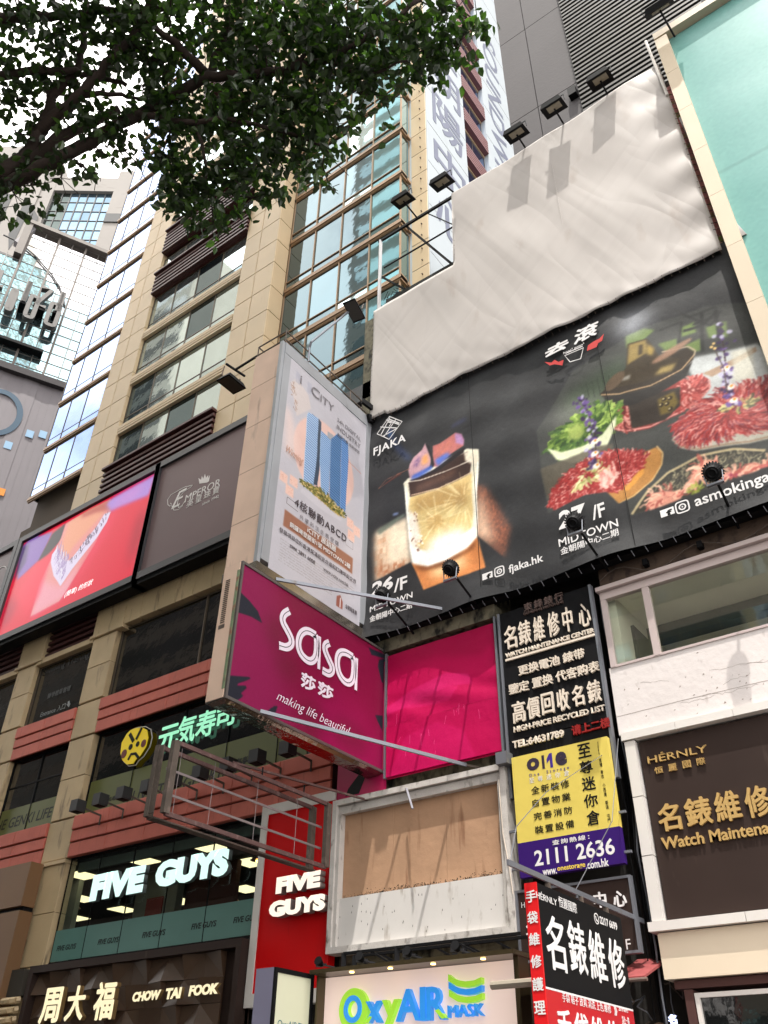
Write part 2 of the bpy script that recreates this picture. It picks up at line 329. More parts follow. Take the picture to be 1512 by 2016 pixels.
def creases(m):                              # long tight folds, running across one another
    n = m.node_tree; L = n.links; b = n.nodes['Principled BSDF']; g = n.nodes.new('ShaderNodeNewGeometry'); acc = None
    for rot, sc, k in ((1.25, (.35, 1, 2.4), 1.0), (2.0, (.3, 1, 3.2), .8), (.75, (.4, 1, 3.5), .4)):
        mp = n.nodes.new('ShaderNodeMapping'); mp.inputs['Rotation'].default_value = (0, rot, 0); m2 = n.nodes.new('ShaderNodeMapping'); m2.inputs['Scale'].default_value = sc
        L.new(g.outputs['Position'], mp.inputs[0]); L.new(mp.outputs[0], m2.inputs[0]); t = n.nodes.new('ShaderNodeTexNoise'); t.inputs['Scale'].default_value = .32; t.inputs['Detail'].default_value = 1.2; t.inputs['Distortion'].default_value = .6
        L.new(m2.outputs[0], t.inputs['Vector']); a = n.nodes.new('ShaderNodeMath'); a.operation = 'SUBTRACT'; a.inputs[1].default_value = .5; L.new(t.outputs['Fac'], a.inputs[0])
        c = n.nodes.new('ShaderNodeMath'); c.operation = 'ABSOLUTE'; L.new(a.outputs[0], c.inputs[0]); d = n.nodes.new('ShaderNodeMath'); d.operation = 'MULTIPLY'; d.inputs[1].default_value = k; L.new(c.outputs[0], d.inputs[0])
        if acc is None: acc = d.outputs[0]
        else: s_ = n.nodes.new('ShaderNodeMath'); s_.operation = 'ADD'; L.new(acc, s_.inputs[0]); L.new(d.outputs[0], s_.inputs[1]); acc = s_.outputs[0]
    bp = n.nodes.new('ShaderNodeBump'); bp.inputs['Strength'].default_value = .36; bp.inputs['Distance'].default_value = .16; L.new(acc, bp.inputs['Height']); L.new(bp.outputs[0], b.inputs['Normal'])
creases(M['vinyl'])
M['gold'] = mat('gold_lettering', (.80, .66, .42), .35, metal=.35, var=.06)
M['white_letter'] = mat('white_lettering', (.86, .85, .85), .5, var=.02)
M['cream_letter'] = mat('cream_lettering', (.85, .80, .74), .5, var=.02)
M['black_print'] = mat('black_print', (.09, .09, .09), .6, var=0, spec=.15)

# ---------------------------------------------------------------- the setting
b = MB(); b.box(-400, 400, -400, 400, -.2, 0); b.build('ground', M['asphalt'], kind='structure')
b = MB(); b.box(-120, 60, 14.5, 18.6, 0, .15); b.build('pavement', M['paving'], kind='structure')
b = MB(); b.box(-120, 60, -6, -2.2, 0, .15); b.build('pavement', M['paving'], kind='structure')
for y0, y1 in ((14.3, 14.5), (-2.2, -2)):
    b = MB(); b.box(-120, 60, y0, y1, 0, .13); b.build('kerb', M['concrete'], kind='structure')
b = MB()
for i in range(40): b.box(-100 + i * 4, -98 + i * 4, 6.1, 6.25, .001, .005)
b.build('road_marking', M['trim_white'], kind='structure')

# ---------------------------------------------------------------- unseen tower behind the camera, added to shade the left front
t = thing('office_tower', 'unseen tall pale office tower added across the street to shade the left front', 'office tower', (-18, -14, 0))
M['opp'] = mat('pale_tower_wall', (.74, .71, .66), .7, var=.05)
b = MB(); b.box(-38, 1.3, -22, -6, 0, 172); b.build('wall', M['opp'], t)
O_ = Pl((0, -6, 0), (-1, 0, 0))
for i in range(46):
    b = MB(O_); b.box(-.6, 37.2, 4 + i * 3.6, 5.9 + i * 3.6, .004, .03); b.build('window_band', M['glass_main'], t)

t = thing('building', 'unseen mid rise brown grey building added across the street to darken window reflections', 'building', (-70, -16, 0))  # unseen block, added so the podium glass mirrors something dark
M['opp2'] = mat('brown_grey_wall', (.36, .33, .30), .7, var=.1)
b = MB(); b.box(-104, -38.6, -24, -7, 0, 47); b.build('wall', M['opp2'], t)
b = MB(); b.box(-80, -67, -30, -8.5, 47, 104); b.build('upper_wall', M['opp'], t)  # upper part added to show up mirrored in the tower windows
O3 = Pl((-67, -8.5, 0), (-1, 0, 0))
for i in range(15):
    b = MB(O3); b.box(.6, 12.4, 49 + i * 3.5, 50.9 + i * 3.5, .004, .03); b.build('window_band', M['glass_pod'], t)
O2 = Pl((-38.6, -7, 0), (-1, 0, 0))
for i in range(12):
    b = MB(O2); b.box(.6, 64, 4 + i * 3.5, 5.9 + i * 3.5, .004, .03); b.build('window_band', M['glass_pod'], t)

# ---------------------------------------------------------------- beige tower with its podium
TW = thing('office_tower', 'beige stone tower with bay windows and maroon louvres above the red LED screen', 'office tower', (-26, 22, 0))
FL = 3.47
b = MB(); b.box(-37.1, -32.75, 18.5, 40, 27.2, 80); b.box(-32.75, -20.6, 18.32, 30.1, 19, 80); b.box(-20.6, -13.75, 19.15, 30.1, 17.5, 80); b.box(-13.75, -12.95, 19.7, 30.1, 13.3, 80)
b.box(-37.9, -32.75, 18.5, 40, 17.9, 27.2)
b.build('core', M['stone_dk'], TW)
# stone panels of the two columns (front), 1.73 m high
z = 19.75
rows = [25.62 + i * FL / 2 for i in range(0, 31)]
g = .018
for z in rows:
    for u0, u1 in ((-32.72, -31.62), (-31.62, -30.38), (-22.93, -21.78), (-21.78, -20.52)):
        piece('stone_panel', F, u0 + g, u1 - g, z + g, z + FL / 2 - g, -.3, 0, M['stone'], TW, .012)
    piece('stone_panel', PX(-20.52), 18.05, 18.87, z + g, z + FL / 2 - g, -.12, 0, M['stone'], TW, .012)
for z in rows[1:-3]:
    piece('stone_panel', PY(19.62), -13.52 + g, -12.62, z - .9 + g, z - .9 + FL / 2 - g, -.08, 0, M['stone'], TW, .012)
    for k in range(2):
        b = MB(PY(19.62)); b.tube(b.pl.P(-12.95, z - .5 + k * .8, 0), b.pl.P(-12.95, z - .5 + k * .8, .07), .03, 5); b.build('bolt', M['rust'], TW)
# main stack of windows, between the columns
tops = [40.27 + k * FL for k in range(-4, 11)]
us = [-30.36, -28.55, -26.7, -24.84, -22.95]
def gm(a, c): return M['glass_main'] if random.random() < .72 else M['glass_dk']
for tz in tops:
    window(TW, PY(18.25), us, [tz - 2.95, tz - 2.25, tz], 0, M['frame_br'], gm, .05, .07)
    if tz < 40 and tz > 27 or tz > 49 and tz < 60 or tz > 65:     # plain sills with two grooves
        v0 = tz; v1 = tz + .53
        for a, c, w in ((v0, v0 + .14, .0), (v0 + .16, v0 + .30, .02), (v0 + .32, v1, .035)):
            for u0, u1 in zip(us, us[1:]): piece('sill_panel', F, u0 + .004, u1 - .004, a, c, -.25, w - .02, M['stone'], TW)
for z0, n in ((25.75, 5), (40.35, 5), (44.1, 6), (61.2, 5)):
    b = MB(F); b.box(-30.34, -22.96, z0 - .02, z0 + n * .33 + .1, -.24, -.06); b.build('louvre_box', M['maroon'], TW)
    for i in range(n):
        piece('louvre', F, -30.4, -22.88, z0 + i * .33, z0 + i * .33 + .17, -.05, .17, M['maroon'], TW, .02)
    piece('louvre', F, -30.4, -22.88, z0 + n * .33 - .05, z0 + n * .33 + .1, -.2, .3, M['maroon'], TW, .02)
# left bay of windows with bronze ledges
for k in range(-1, 13):
    z0 = 32.15 + k * FL
    b = MB(F); b.box(-37.22, -32.74, z0 - .07, z0 + .07, -.08, .06); b.box(-37.2, -32.74, z0 + .072, z0 + .18, -.08, .02); b.box(-37.2, -32.74, z0 - .17, z0 - .072, -.08, .02)
    b.build('ledge', M['bronze'], TW)
    window(TW, PY(18.1), [-37.25, -36.0, -34.42, -32.76], [z0 + .26, z0 + .75, z0 + FL - .24], 0, M['frame_br'], M['glass_sky'], .045, .06)
    window(TW, Pl((-37.27, 0, 0), (0, -1, 0)), [-20, -18.15], [z0 + .26, z0 + FL - .24], 0, M['frame_br'], M['glass_teal'], .045, .04)
# right bay, set back, with a glass return at its end
for k in range(-3, 13):
    z0 = 34.45 + k * FL * 1.086
    h = FL * 1.086
    if z0 > 78: break
    B = PY(18.89)
    b = MB(B); b.box(-20.4, -13.5, z0 - .1, z0 + .08, -.4, .1); b.box(-20.4, -13.52, z0 + .082, z0 + .2, -.4, .06); b.box(-20.4, -13.52, z0 - .2, z0 - .102, -.4, .05)
    b.build('ledge', M['bronze'], TW)
    b = MB(PX(-13.6)); b.box(18.8, 19.6, z0 - .1, z0 + .08, -.02, .1); b.build('ledge', M['bronze'], TW)
    def gr(a, c): return M['glass_teal'] if a > -15.4 else (M['glass_dk'] if random.random() < .9 else M['glass_main'])
    window(TW, B, [-20.45, -18.76, -17.06, -15.32, -13.62], [z0 + .22, z0 + .72, z0 + h - .22], -.06, M['bronze'], gr, .05, .1)
    window(TW, PX(-13.66), [18.93, 19.6], [z0 + .22, z0 + h - .22], -.01, M['bronze'], M['glass_teal'], .05, .06)
# the white side wall with vertical lettering
SW = PX(-12.58)
M['side_red'] = mat('washed_maroon', (.47, .31, .315), .5, var=.05)
b = MB(SW); 
b.box(19.64, 23.6, 13.3, 80, -1.2, 0); b.box(26.3, 30.15, 13.3, 80, -1.2, 0)
b.build('side_wall', M['white_wall'], TW)
for k in range(-2, 12):
    z0 = 44.9 + k * 3.72; piece('side_pier', SW, 23.6, 23.62, z0, z0 + 3.7, -1.2, 0, M['white_wall'], TW)
    for i in range(5): piece('side_louvre', SW, 23.62, 26.28, z0 + i * .27, z0 + i * .27 + .2, -.25, .05, M['side_red'], TW)
    b = MB(SW); b.box(23.6, 26.3, z0 - .12, z0 + 1.38, -1.2, -.26); b.build('side_sill', M['stone'], TW)
    window(TW, SW, [23.62, 24.95, 26.28], [z0 + 1.4, z0 + 3.58], -.35, M['frame_br'], M['glass_sky'], .05, .05)
for z in np.arange(29, 80, FL): 
    b = MB(SW); b.box(19.7, 23.6, z, z + .025, .001, .006); b.box(26.3, 30.1, z + 1, z + 1.025, .001, .006); b.build('joint', M['charcoal'], TW)
M['grey_let'] = mat('grey_blue_lettering', (.40, .42, .50), .5, var=.05)
for i, ch in enumerate('金朝陽中心'):
    zc = 52.5 - i * 4.35
    text(ch, (20.3, zc, 23.2, zc + 3.2), SW, M['grey_let'], TW, ext=.008, bold=.03)
text('SOUNDWILL PLAZA', (27.1, 33.5, 29.1, 66), SW, M['grey_let'], TW, ext=.008, bold=.012, rot=True)

# ---- podium of the same building
SB = .018
def clad(u0, u1, v0, v1, nu, nv, w0=-.3, w1=0, m='stone_low'):
    du, dv = (u1 - u0) / nu, (v1 - v0) / nv
    for i in range(nu):
        for j in range(nv): piece('stone_panel', F, u0 + i * du + SB / 2, u0 + (i + 1) * du - SB / 2, v0 + j * dv + SB / 2, v0 + (j + 1) * dv - SB / 2, w0, w1, M[m], TW, .012)
b = MB(); b.box(-45, -26.66, 18.75, 40, 0, 5.7); b.box(-45, -26.66, 18.75, 40, 9.15, 20); b.box(-45, -37.2, 18.75, 40, 5.7, 9.15); b.box(-26.66, -14.9, 19.2, 40, 9.3, 19.4); b.box(-26.66, -14.9, 25.6, 40, 0, 9.3); b.box(-26.66, -14.9, 18.5, 40, 0, 5.6)
b.build('podium_core', M['dirt_wall'], TW)
for a, c in ((-28.12, -26.7), (-33.22, -31.92), (-38.4, -37.1)):
    for v0, v1 in ((0, 1.9), (1.92, 3.9), (3.92, 5.82), (5.86, 7.4), (7.42, 8.93), (9.1, 10.44), (10.5, 11.95), (11.97, 13.45), (13.53, 14.87), (14.95, 16.4), (16.42, 17.72)):
        piece('stone_panel', F, a, c, v0, v1, -.45, 0, M['stone_low'], TW, .015)
    piece('capital', F, a - .04, c + .04, 8.94, 9.06, -.45, .06, M['stone_low'], TW)
    piece('stone_panel', F, a - .12, c + .3, 17.9, 19.75, -.4, .02, M['stone_low'], TW, .015)
    piece('ledge', F, a - .2, c + .42, 17.74, 17.88, -.4, .09, M['stone_low'], TW, .02)
# beam over the right bay, cladding stones
for i in range(12):
    u = -26.38 + i * .98
    piece('stone_panel', F, u + .012, u + .968, 17.9, 19.3, -.3, 0, M['stone_low'], TW, .012)
    piece('stone_panel', F, u + .012, u + .968, 19.32, 20.2, -.3, 0, M['stone_low'], TW, .012)
# bays: (u0,u1)
for u0, u1 in ((-31.9, -28.14), (-37.08, -33.24)):
    piece('ledge', F, u0 + .02, u1 - .02, 17.6, 17.86, -.4, .03, M['stone_low'], TW, .02)
    for i in range(6): piece('louvre', F, u0 + .3, u1 - .1, 17.95 + i * .29, 18.1 + i * .29, -.3, -.1 + .0, M['maroon'], TW, .01)
    b = MB(F); b.box(u0, u1, 17.87, 19.9, -.6, -.38); b.build('louvre_box', M['maroon'], TW)
def redband(u0, u1, v0, h):
    n = max(1, round((u1 - u0) / 1.9)); du = (u1 - u0) / n
    for i in range(n):
        for a, c, w in ((0, .335, .08), (.365, .635, .045), (.665, 1, .02)):
            piece('cladding_panel', F, u0 + i * du + .004, u0 + (i + 1) * du - .004, v0 + (1 - c) * h, v0 + (1 - a) * h, -.3, w, M['redclad'], TW, .02)
    b = MB(F); b.box(u0, u1, v0, v0 + h, -.35, -.04); b.build('cladding_back', M['maroon'], TW)
for u0, u1 in ((-31.9, -28.14), (-37.08, -33.24), (-26.66, -15.2)):
    redband(u0, u1, 13.49, 1.32)
    redband(u0, u1, 9.1, 1.36)
def gp(a, c): return M['glass_pod']
for u0, u1, n in ((-31.9, -28.14, 1), (-37.08, -33.24, 1)):
    window(TW, F, [u0, u1], [14.83, 17.6], -.3, M['frame_br'], gp, .12, .1)
    window(TW, F, [u0, (u0 + u1) / 2, u1], [10.48, 12.4, 13.48], -.3, M['black'], gp, .05, .08)
window(TW, F, [-26.6, -21.8, -17.1], [14.83, 17.8], -.3, M['frame_br'], gp, .05, .1)
window(TW, F, [-26.62, -24.3, -22.0, -19.8, -17.6, -15.5], [10.48, 13.48], -.3, M['black'], gp, .03, .08)
M['film'] = mat('olive_window_film', (.36, .38, .20), .45, var=.06, spec=.5)
for u0, u1, v1 in ((-26.55, -16.4, 11.7), (-31.85, -28.2, 11.55), (-37.0, -33.3, 11.55)):
    b = MB(F); b.box(u0, u1, 10.52, v1, -.245, -.235); b.build('window_film', M['film'], TW)
kfilm = mat('film_print', (.08, .085, .07), .6, var=0)
text('LIVE THE GENKI LIFE', (-33.479, 11.065, -28.515, 10.94), PY(18.235), kfilm, TW, ext=.002, bold=.012, shear=.15)
text('LIVE THE GENKI LIFE', (-24.111, 10.877, -18.73, 10.583), PY(18.235), kfilm, TW, ext=.002, bold=.012, shear=.15)
text('元気寿司', (-25.741, 10.799, -24.651, 10.952), PY(18.235), kfilm, TW, ext=.002, bold=.03, shear=.2)
text('元気寿司', (-19.535, 10.89, -18.565, 11.012), PY(18.235), kfilm, TW, ext=.002, bold=.03, shear=.2)
M['faint'] = mat('faint_white_print', (.55, .57, .57), .6, var=.05)
text('Entrance 入口', (-30.965, 15.22, -29.359, 15.348), PY(18.235), M['faint'], TW, ext=.002)
b = MB(PY(18.235)); b.poly([(-29.269, 15.434), (-29.225, 15.316), (-29.314, 15.337), (-29.109, 15.153), (-29.033, 15.295), (-29.103, 15.313), (-29.153, 15.449)], 0, .003); b.build('arrow', M['faint'], TW)
text('Slimming Training', (-31.682, 17.299, -28.552, 17.299), PY(18.235), mat('dim_print', (.16, .17, .17), .5, var=0), TW, ext=.002)
text('醫學體重管理', (-30.806, 15.982, -29.31, 16.1), PY(18.235), mat('dim_print', (.26, .27, .27), .5, var=0), TW, ext=.002)

# ---------------------------------------------------------------- screen and jewellery panels on the podium
LED = PY(17.35)
def frame(pl, u0, u1, v0, v1, t, w0, w1, m, parent, name='frame'):
    b = MB(pl); b.box(u0, u1, v0, v0 + t, w0, w1); b.box(u0, u1, v1 - t, v1, w0, w1); b.box(u0, u0 + t, v0 + t, v1 - t, w0, w1); b.box(u1 - t, u1, v0 + t, v1 - t, w0, w1)
    return b.build(name, m, parent)
t = thing('advertising_sign', 'mauve jewellery panel with a white crown and script, right of the red LED screen', 'sign panel', (-22.5, 17.5, 19.9), 'jewellery panels beside the LED screen')
u0, u1 = (-25.04, 20.06, -20.236, 23.078)[0], -19.6
v0, v1 = 19.55, 24.75
mauve = mat('mauve_panel', (.42, .345, .35), .35, var=.1, vs=.35, spec=.25)
b = MB(LED); b.box(u0, u1, v0, v1, -.5, 0); b.build('panel', mauve, t)
frame(LED, u0 - .32, u1 + .2, v0 - .42, v1 + .32, .32, -.6, .12, M['charcoal'], t)
b = MB(LED); b.box(u0 - .32, u1 + .2, v0 - .62, v0 - .425, -.55, .04); b.build('bottom_rail', M['black'], t)
wl_ = mat('panel_white_print', (.82, .80, .79), .5, var=0)
text('E', (-23.851, 22.063, -23.096, 22.839), LED, wl_, t, ext=.01, shear=.4)
text('MPEROR', (-23.059, 22.234, -21.082, 22.26), LED, wl_, t, ext=.01)
text('英皇珠寶', (-22.904, 21.861, -21.078, 21.939), LED, wl_, t, ext=.01, space=1.4)
text('since 1942', (-21.947, 21.508, -21.04, 21.53), LED, wl_, t, ext=.01)
b = MB(LED); b.stroke([(-22.761, 22.814), (-23.21, 22.932), (-23.496, 22.935), (-24.064, 22.894), (-24.215, 22.71), (-24.128, 22.425), (-23.967, 22.275), (-23.882, 22.32), (-23.978, 22.443)], .03, .003, .012)
b.stroke([(-22.761, 22.814), (-22.888, 22.746), (-23.255, 22.704), (-23.499, 22.523), (-23.523, 22.207), (-23.368, 21.939), (-23.191, 21.984), (-23.043, 22.162)], .03, .003, .012)
b.stroke([(-23.871, 22.275), (-23.651, 21.938), (-23.348, 21.85), (-23.139, 21.962)], .03, .003, .012); b.build('flourish', wl_, t)
b = MB(LED)
b.poly([(-22.34, 22.706), (-22.465, 23.052), (-22.281, 22.868), (-22.273, 23.063), (-22.151, 22.867), (-22.103, 23.093), (-21.999, 22.839), (-21.89, 22.937), (-21.87, 22.739), (-21.78, 22.886), (-21.785, 22.578), (-21.881, 22.556)], .003, .012); b.build('crown', wl_, t)

t = thing('led_screen', 'large LED screen with a necklace on a red dress, below the maroon louvres', 'screen', (-30, 17.5, 19.9))
SC = [(-35.073, 24.525), (-25.436, 24.63), (-25.369, 20.028), (-34.665, 19.993)]
u0, u1 = -34.9, -25.35; v0, v1 = 19.55, 24.7
cv = Canvas(u0, v0, u1, v1, 60, (.93, .03, .22))
cv.poly([(-35.073, 24.525), (-34.277, 24.781), (-32.514, 24.454), (-32.946, 23.081), (-34.421, 22.465)], (.55, .40, .72), 1, .08)
cv.poly([(-32.472, 24.345), (-31.574, 24.535), (-31.496, 23.687), (-32.357, 23.127), (-33.047, 23.03)], (.12, .10, .12), 1, .08)
cv.poly([(-35.073, 24.525), (-34.341, 24.477), (-34.106, 23.333), (-34.721, 22.57)], (.35, .28, .45), .8, .1)
cv.poly([(-31.574, 24.535), (-29.849, 24.643), (-28.365, 24.597), (-28.126, 23.825), (-28.654, 22.399), (-29.508, 21.058), (-30.322, 19.972), (-32.325, 19.867), (-32.322, 21.555), (-31.935, 22.967), (-31.636, 23.742)], (.95, .60, .58), 1, .04)
cv.poly([(-31.332, 24.528), (-29.849, 24.643), (-28.669, 24.503), (-28.697, 23.888), (-29.428, 23.395), (-30.452, 22.752), (-30.691, 22.156), (-31.399, 23.116)], (.97, .66, .50), .9, .12)
cv.poly([(-30.516, 24.557), (-28.349, 24.545), (-28.032, 23.874), (-29.248, 24.208), (-30.207, 24.338)], (.75, .30, .25), .9, .1)
cv.poly([(-32.264, 21.704), (-30.508, 20.758), (-29.488, 21.627), (-30.045, 20.117), (-32.191, 19.825)], (.98, .66, .72), .9, .15)
cv.poly([(-28.253, 24.593), (-25.391, 24.654), (-25.57, 23.553), (-27.35, 23.759), (-28.111, 23.775), (-28.636, 24.398)], (.72, .55, .88), 1, .1)
cv.poly([(-27.968, 24.379), (-26.083, 24.526), (-26.434, 23.888), (-27.626, 23.965)], (.90, .55, .85), .6, .3)
cv.poly([(-29.027, 22.206), (-28.001, 23.772), (-27.506, 23.564), (-28.159, 22.206), (-28.89, 21.16), (-29.677, 20.311)], (1, .22, .38), .55, .25)
cv.poly([(-25.922, 23.15), (-25.492, 22.299), (-25.608, 20.894), (-25.95, 20.011), (-26.093, 21.561)], (.55, .08, .18), .6, .3)
cv.poly([(-35.001, 21.79), (-33.791, 21.043), (-33.938, 20.012), (-34.665, 19.993)], (.70, .03, .22), .7, .25)
cv.poly([(-34.012, 21.541), (-33.366, 22.616), (-32.015, 23.175), (-32.14, 20.824), (-32.713, 19.951)], (1, .10, .28), .7, .2)
NK = [(-31.746, 23.249), (-31.188, 22.556), (-30.607, 22.082), (-30.236, 22.156), (-29.89, 22.451), (-29.483, 22.895), (-28.946, 23.288), (-28.569, 23.835), (-28.111, 23.775), (-28.221, 23.253), (-28.718, 22.594), (-29.402, 22.012), (-29.991, 21.479), (-30.552, 20.814), (-31.358, 21.637), (-31.901, 22.518), (-32.005, 22.994)]
cv.poly(NK, (.93, .88, .98), 1, .01)
NI = [(-31.645, 23.077), (-31.063, 22.38), (-30.531, 21.969), (-30.605, 21.618), (-30.605, 20.955), (-31.243, 21.638), (-31.743, 22.416), (-31.861, 22.869)]
cv.flecks(NI, [(.62, .50, .72), (.98, .96, 1), (.7, .6, .8)], 420, .5, .035, ang=1.2, jit=.05)
NJ = [(-30.457, 21.984), (-30.123, 22.156), (-29.76, 22.402), (-29.371, 22.894), (-28.835, 23.286), (-28.489, 23.757), (-28.221, 23.777), (-28.409, 23.33), (-28.876, 22.742), (-29.563, 22.157), (-30.249, 21.572)]
cv.flecks(NJ, [(.35, .28, .36), (.55, .45, .55)], 330, .22, .05, ang=1.45, jit=.1)
cv.grain(.02)
im = cv.image('led_print')
lm = imgmat('led_picture', im, .3, es=.44, bump=0); 
sheet('screen', LED, u0, v0, u1, v1, 1, 1, lm, t, w=.0)
frame(LED, u0 - .3, u1 + .3, v0 - .42, v1 + .36, .3, -.5, .12, M['charcoal'], t)
b = MB(LED); b.box(u0, u1, v0, v1, -.5, -.02); b.build('cabinet', M['black'], t)
b = MB(LED); b.box(u0 - .3, u1 + .3, v0 - .62, v0 - .425, -.5, .04); b.build('bottom_rail', M['black'], t)
text('(簡單) 的形狀', (-30.028, 20.072, -28.169, 20.222), LED, mat('led_white', (1, .9, .9), .5, var=0, es=.6), t, ext=.004, shear=.2)

t = thing('advertising_sign', 'mauve panel cut by the edge of view, left of the red LED screen', 'sign panel', (-38, 17.5, 19.9), 'jewellery panels beside the LED screen')
b = MB(LED); b.box(-42, -35.6, v0, v1, -.5, 0); b.build('panel', mauve, t)
frame(LED, -42.3, -35.25, v0 - .42, v1 + .36, .3, -.5, .12, M['charcoal'], t)
b = MB(LED); c0 = (-36.325, 22.954)
b.stroke([(c0[0] + math.cos(a) * .72, c0[1] + math.sin(a) * .9) for a in [i * math.pi / 12 for i in range(24)]], .05, .003, .02, True); b.build('ring', wl_, t)

# mauve lit panel on the tower's set-back side, seen above the poster sign
t = thing('advertising_sign', 'pale pink panel under a dark beam between the poster sign and the white tarpaulin', 'sign panel', (-15.5, 18.6, 18))
B2 = PY(18.55)
b = MB(B2); b.box(-18.8, -12.8, 17, 23.9, -.3, 0); b.build('panel', mat('pale_pink_panel', (.80, .70, .70), .35, var=.05), t)
b = MB(B2); b.box(-18.8, -12.8, 23.92, 24.75, -.5, .25); b.build('beam', M['charcoal'], t)

# ---------------------------------------------------------------- conveyor sushi sign (lettering and disc)
G = PY(18.15)
t = thing('shop_sign', 'pale green lit sushi shop letters beside a round yellow face emblem', 'shop sign', (-23.5, 18.1, 11.5))
glow = mat('mint_lit_letter', (.62, .85, .72), .5, var=0, es=.36, ecol=(.60, .95, .78))
for ch, bx in zip('元気寿司', ((-23.095, 12.056, -22.159, 12.715), (-22.137, 12.073, -21.37, 12.873), (-21.259, 12.1, -20.429, 12.827), (-20.346, 12.242, -19.571, 12.883))):
    text(ch, (bx[0], bx[1], bx[2] + .04, bx[3] + .16), G, glow, t, ext=.015, bold=.035, shear=.0)
cc = (-24.266, 12.499); R_ = .80
yel = mat('yellow_disc', (.90, .78, .05), .5, var=.03, es=.1)
OUT = [(-24.367, 13.158), (-24.016, 13.102), (-23.721, 12.942), (-23.582, 12.635), (-23.612, 12.324), (-23.834, 12.055), (-24.039, 11.963), (-24.136, 11.84), (-24.479, 11.881), (-24.774, 12.09), (-24.96, 12.38), (-25.004, 12.76), (-24.812, 13.046), (-24.636, 13.148)]
b = MB(G); b.poly(OUT, .075, .1); b.build('disc', yel, t)
b = MB(G); b.stroke([(u + (u - cc[0]) * .10 + .05, v + (v - cc[1]) * .07) for u, v in OUT], .025, .0, .03, True); b.build('outline', wl_, t)
b = MB(G)
b.stroke([(-24.63, 13.006), (-24.331, 12.661)], .13, .101, .115); b.stroke([(-24.013, 13.092), (-24.209, 12.703)], .11, .101, .116)
b.stroke([(-24.439, 12.022), (-24.337, 12.204), (-24.098, 12.177), (-23.878, 11.975)], .10, .101, .115)
for q, r in (((-24.436, 12.485), .10), ((-24.077, 12.514), .09)):
    b.poly([(q[0] + math.cos(a) * r, q[1] + math.sin(a) * r * 1.1) for a in [i * math.pi / 6 for i in range(12)]], .101, .117)
b.build('face_lines', M['black_print'], t)
b = MB(G)
for q, r in (((-24.734, 12.3), .16), ((-23.761, 12.469), .14)):
    b.poly([(q[0] + math.cos(a) * r * .9, q[1] + math.sin(a) * r) for a in [i * math.pi / 6 for i in range(12)]], .101, .113)
b.build('cheek', mat('dark_red_print', (.40, .08, .06), .5, var=0), t)

# ---------------------------------------------------------------- burger restaurant: room, glass, letters
room = thing('restaurant_room', 'dark restaurant room with square ceiling lights behind the FIVE GUYS window', 'room', (-22, 22, 5.9))
b = MB(); b.box(-37, -17.0, 18.45, 26.5, 5.75, 5.9); b.build('floor', M['brown_panel'], room)
b = MB(); b.box(-37, -17.0, 18.45, 26.5, 9.02, 9.1); b.build('ceiling', mat('black_ceiling', (.09, .095, .10), .9), room)
b = MB(); b.box(-37, -17.0, 26.45, 26.55, 5.9, 9.02); b.box(-37.1, -37, 18.45, 26.5, 5.9, 9.02); b.box(-17.1, -17.0, 18.45, 26.5, 5.9, 9.02); b.build('wall', mat('dim_green_wall', (.16, .17, .165), .8), room)
b = MB(); b.box(-29.6, -28.4, 19.9, 20.1, 5.9, 9.0); b.build('partition', mat('pale_partition', (.55, .58, .56), .8), room)
b = MB(); b.box(-26.0, -23.9, 20.6, 20.9, 5.9, 9.0); b.build('column', mat('grey_column', (.40, .41, .40), .8), room)
b = MB(); b.box(-23.9, -21.6, 21.0, 21.2, 5.9, 9.0); b.build('partition', mat('dark_red_partition', (.24, .07, .07), .8), room)
b = MB(); b.box(-25.3, -24.5, 20.54, 20.59, 7.4, 8.1); b.build('notice', mat('notice_red', (.42, .08, .09), .6), room)
b = MB()
for i in range(6):
    for j in range(2):
        if (i + j) % 2: b.box(-29.5 + i * .24, -29.26 + i * .24, 19.87, 19.89, 6.7 + j * .22, 6.92 + j * .22)
b.build('checker_tiles', mat('checker_red', (.6, .1, .1), .6), room)
lit = mat('ceiling_light', (1, .93, .75), .5, var=0, es=.95, ecol=(1, .93, .72))
for x, y in ((-27.9, 19.6), (-24.5, 19.4), (-21.4, 19.4), (-31.0, 22.0), (-31.2, 24.2), (-34.3, 24.2), (-21.6, 21.6), (-24.4, 24.3), (-18.2, 21.0), (-27.8, 22.1), (-28, 24.4)):
    b = MB(); b.box(x - .45, x + .45, y - .45, y + .45, 8.985, 9.015); b.build('ceiling_light', lit, room)
warm = mat('pendant_bulb', (1, .8, .5), .5, var=0, es=8, ecol=(1, .72, .35))
cop = mat('copper_shade', (.45, .22, .12), .3, metal=.8)
for x, y in ((-29.8, 20.9), (-24.0, 23.4), (-29.4, 23.4), (-19.3, 19.6)):
    b = MB(); b.tube((x, y, 9), (x, y, 8.5), .012, 5); b.tube((x, y, 8.5), (x, y, 8.34), .05, 10, .24); s_ = b.build('pendant_lamp', cop, room)
    b = MB(); b.tube((x, y, 8.36), (x, y, 8.30), .055, 8); b.build('bulb', warm, room)

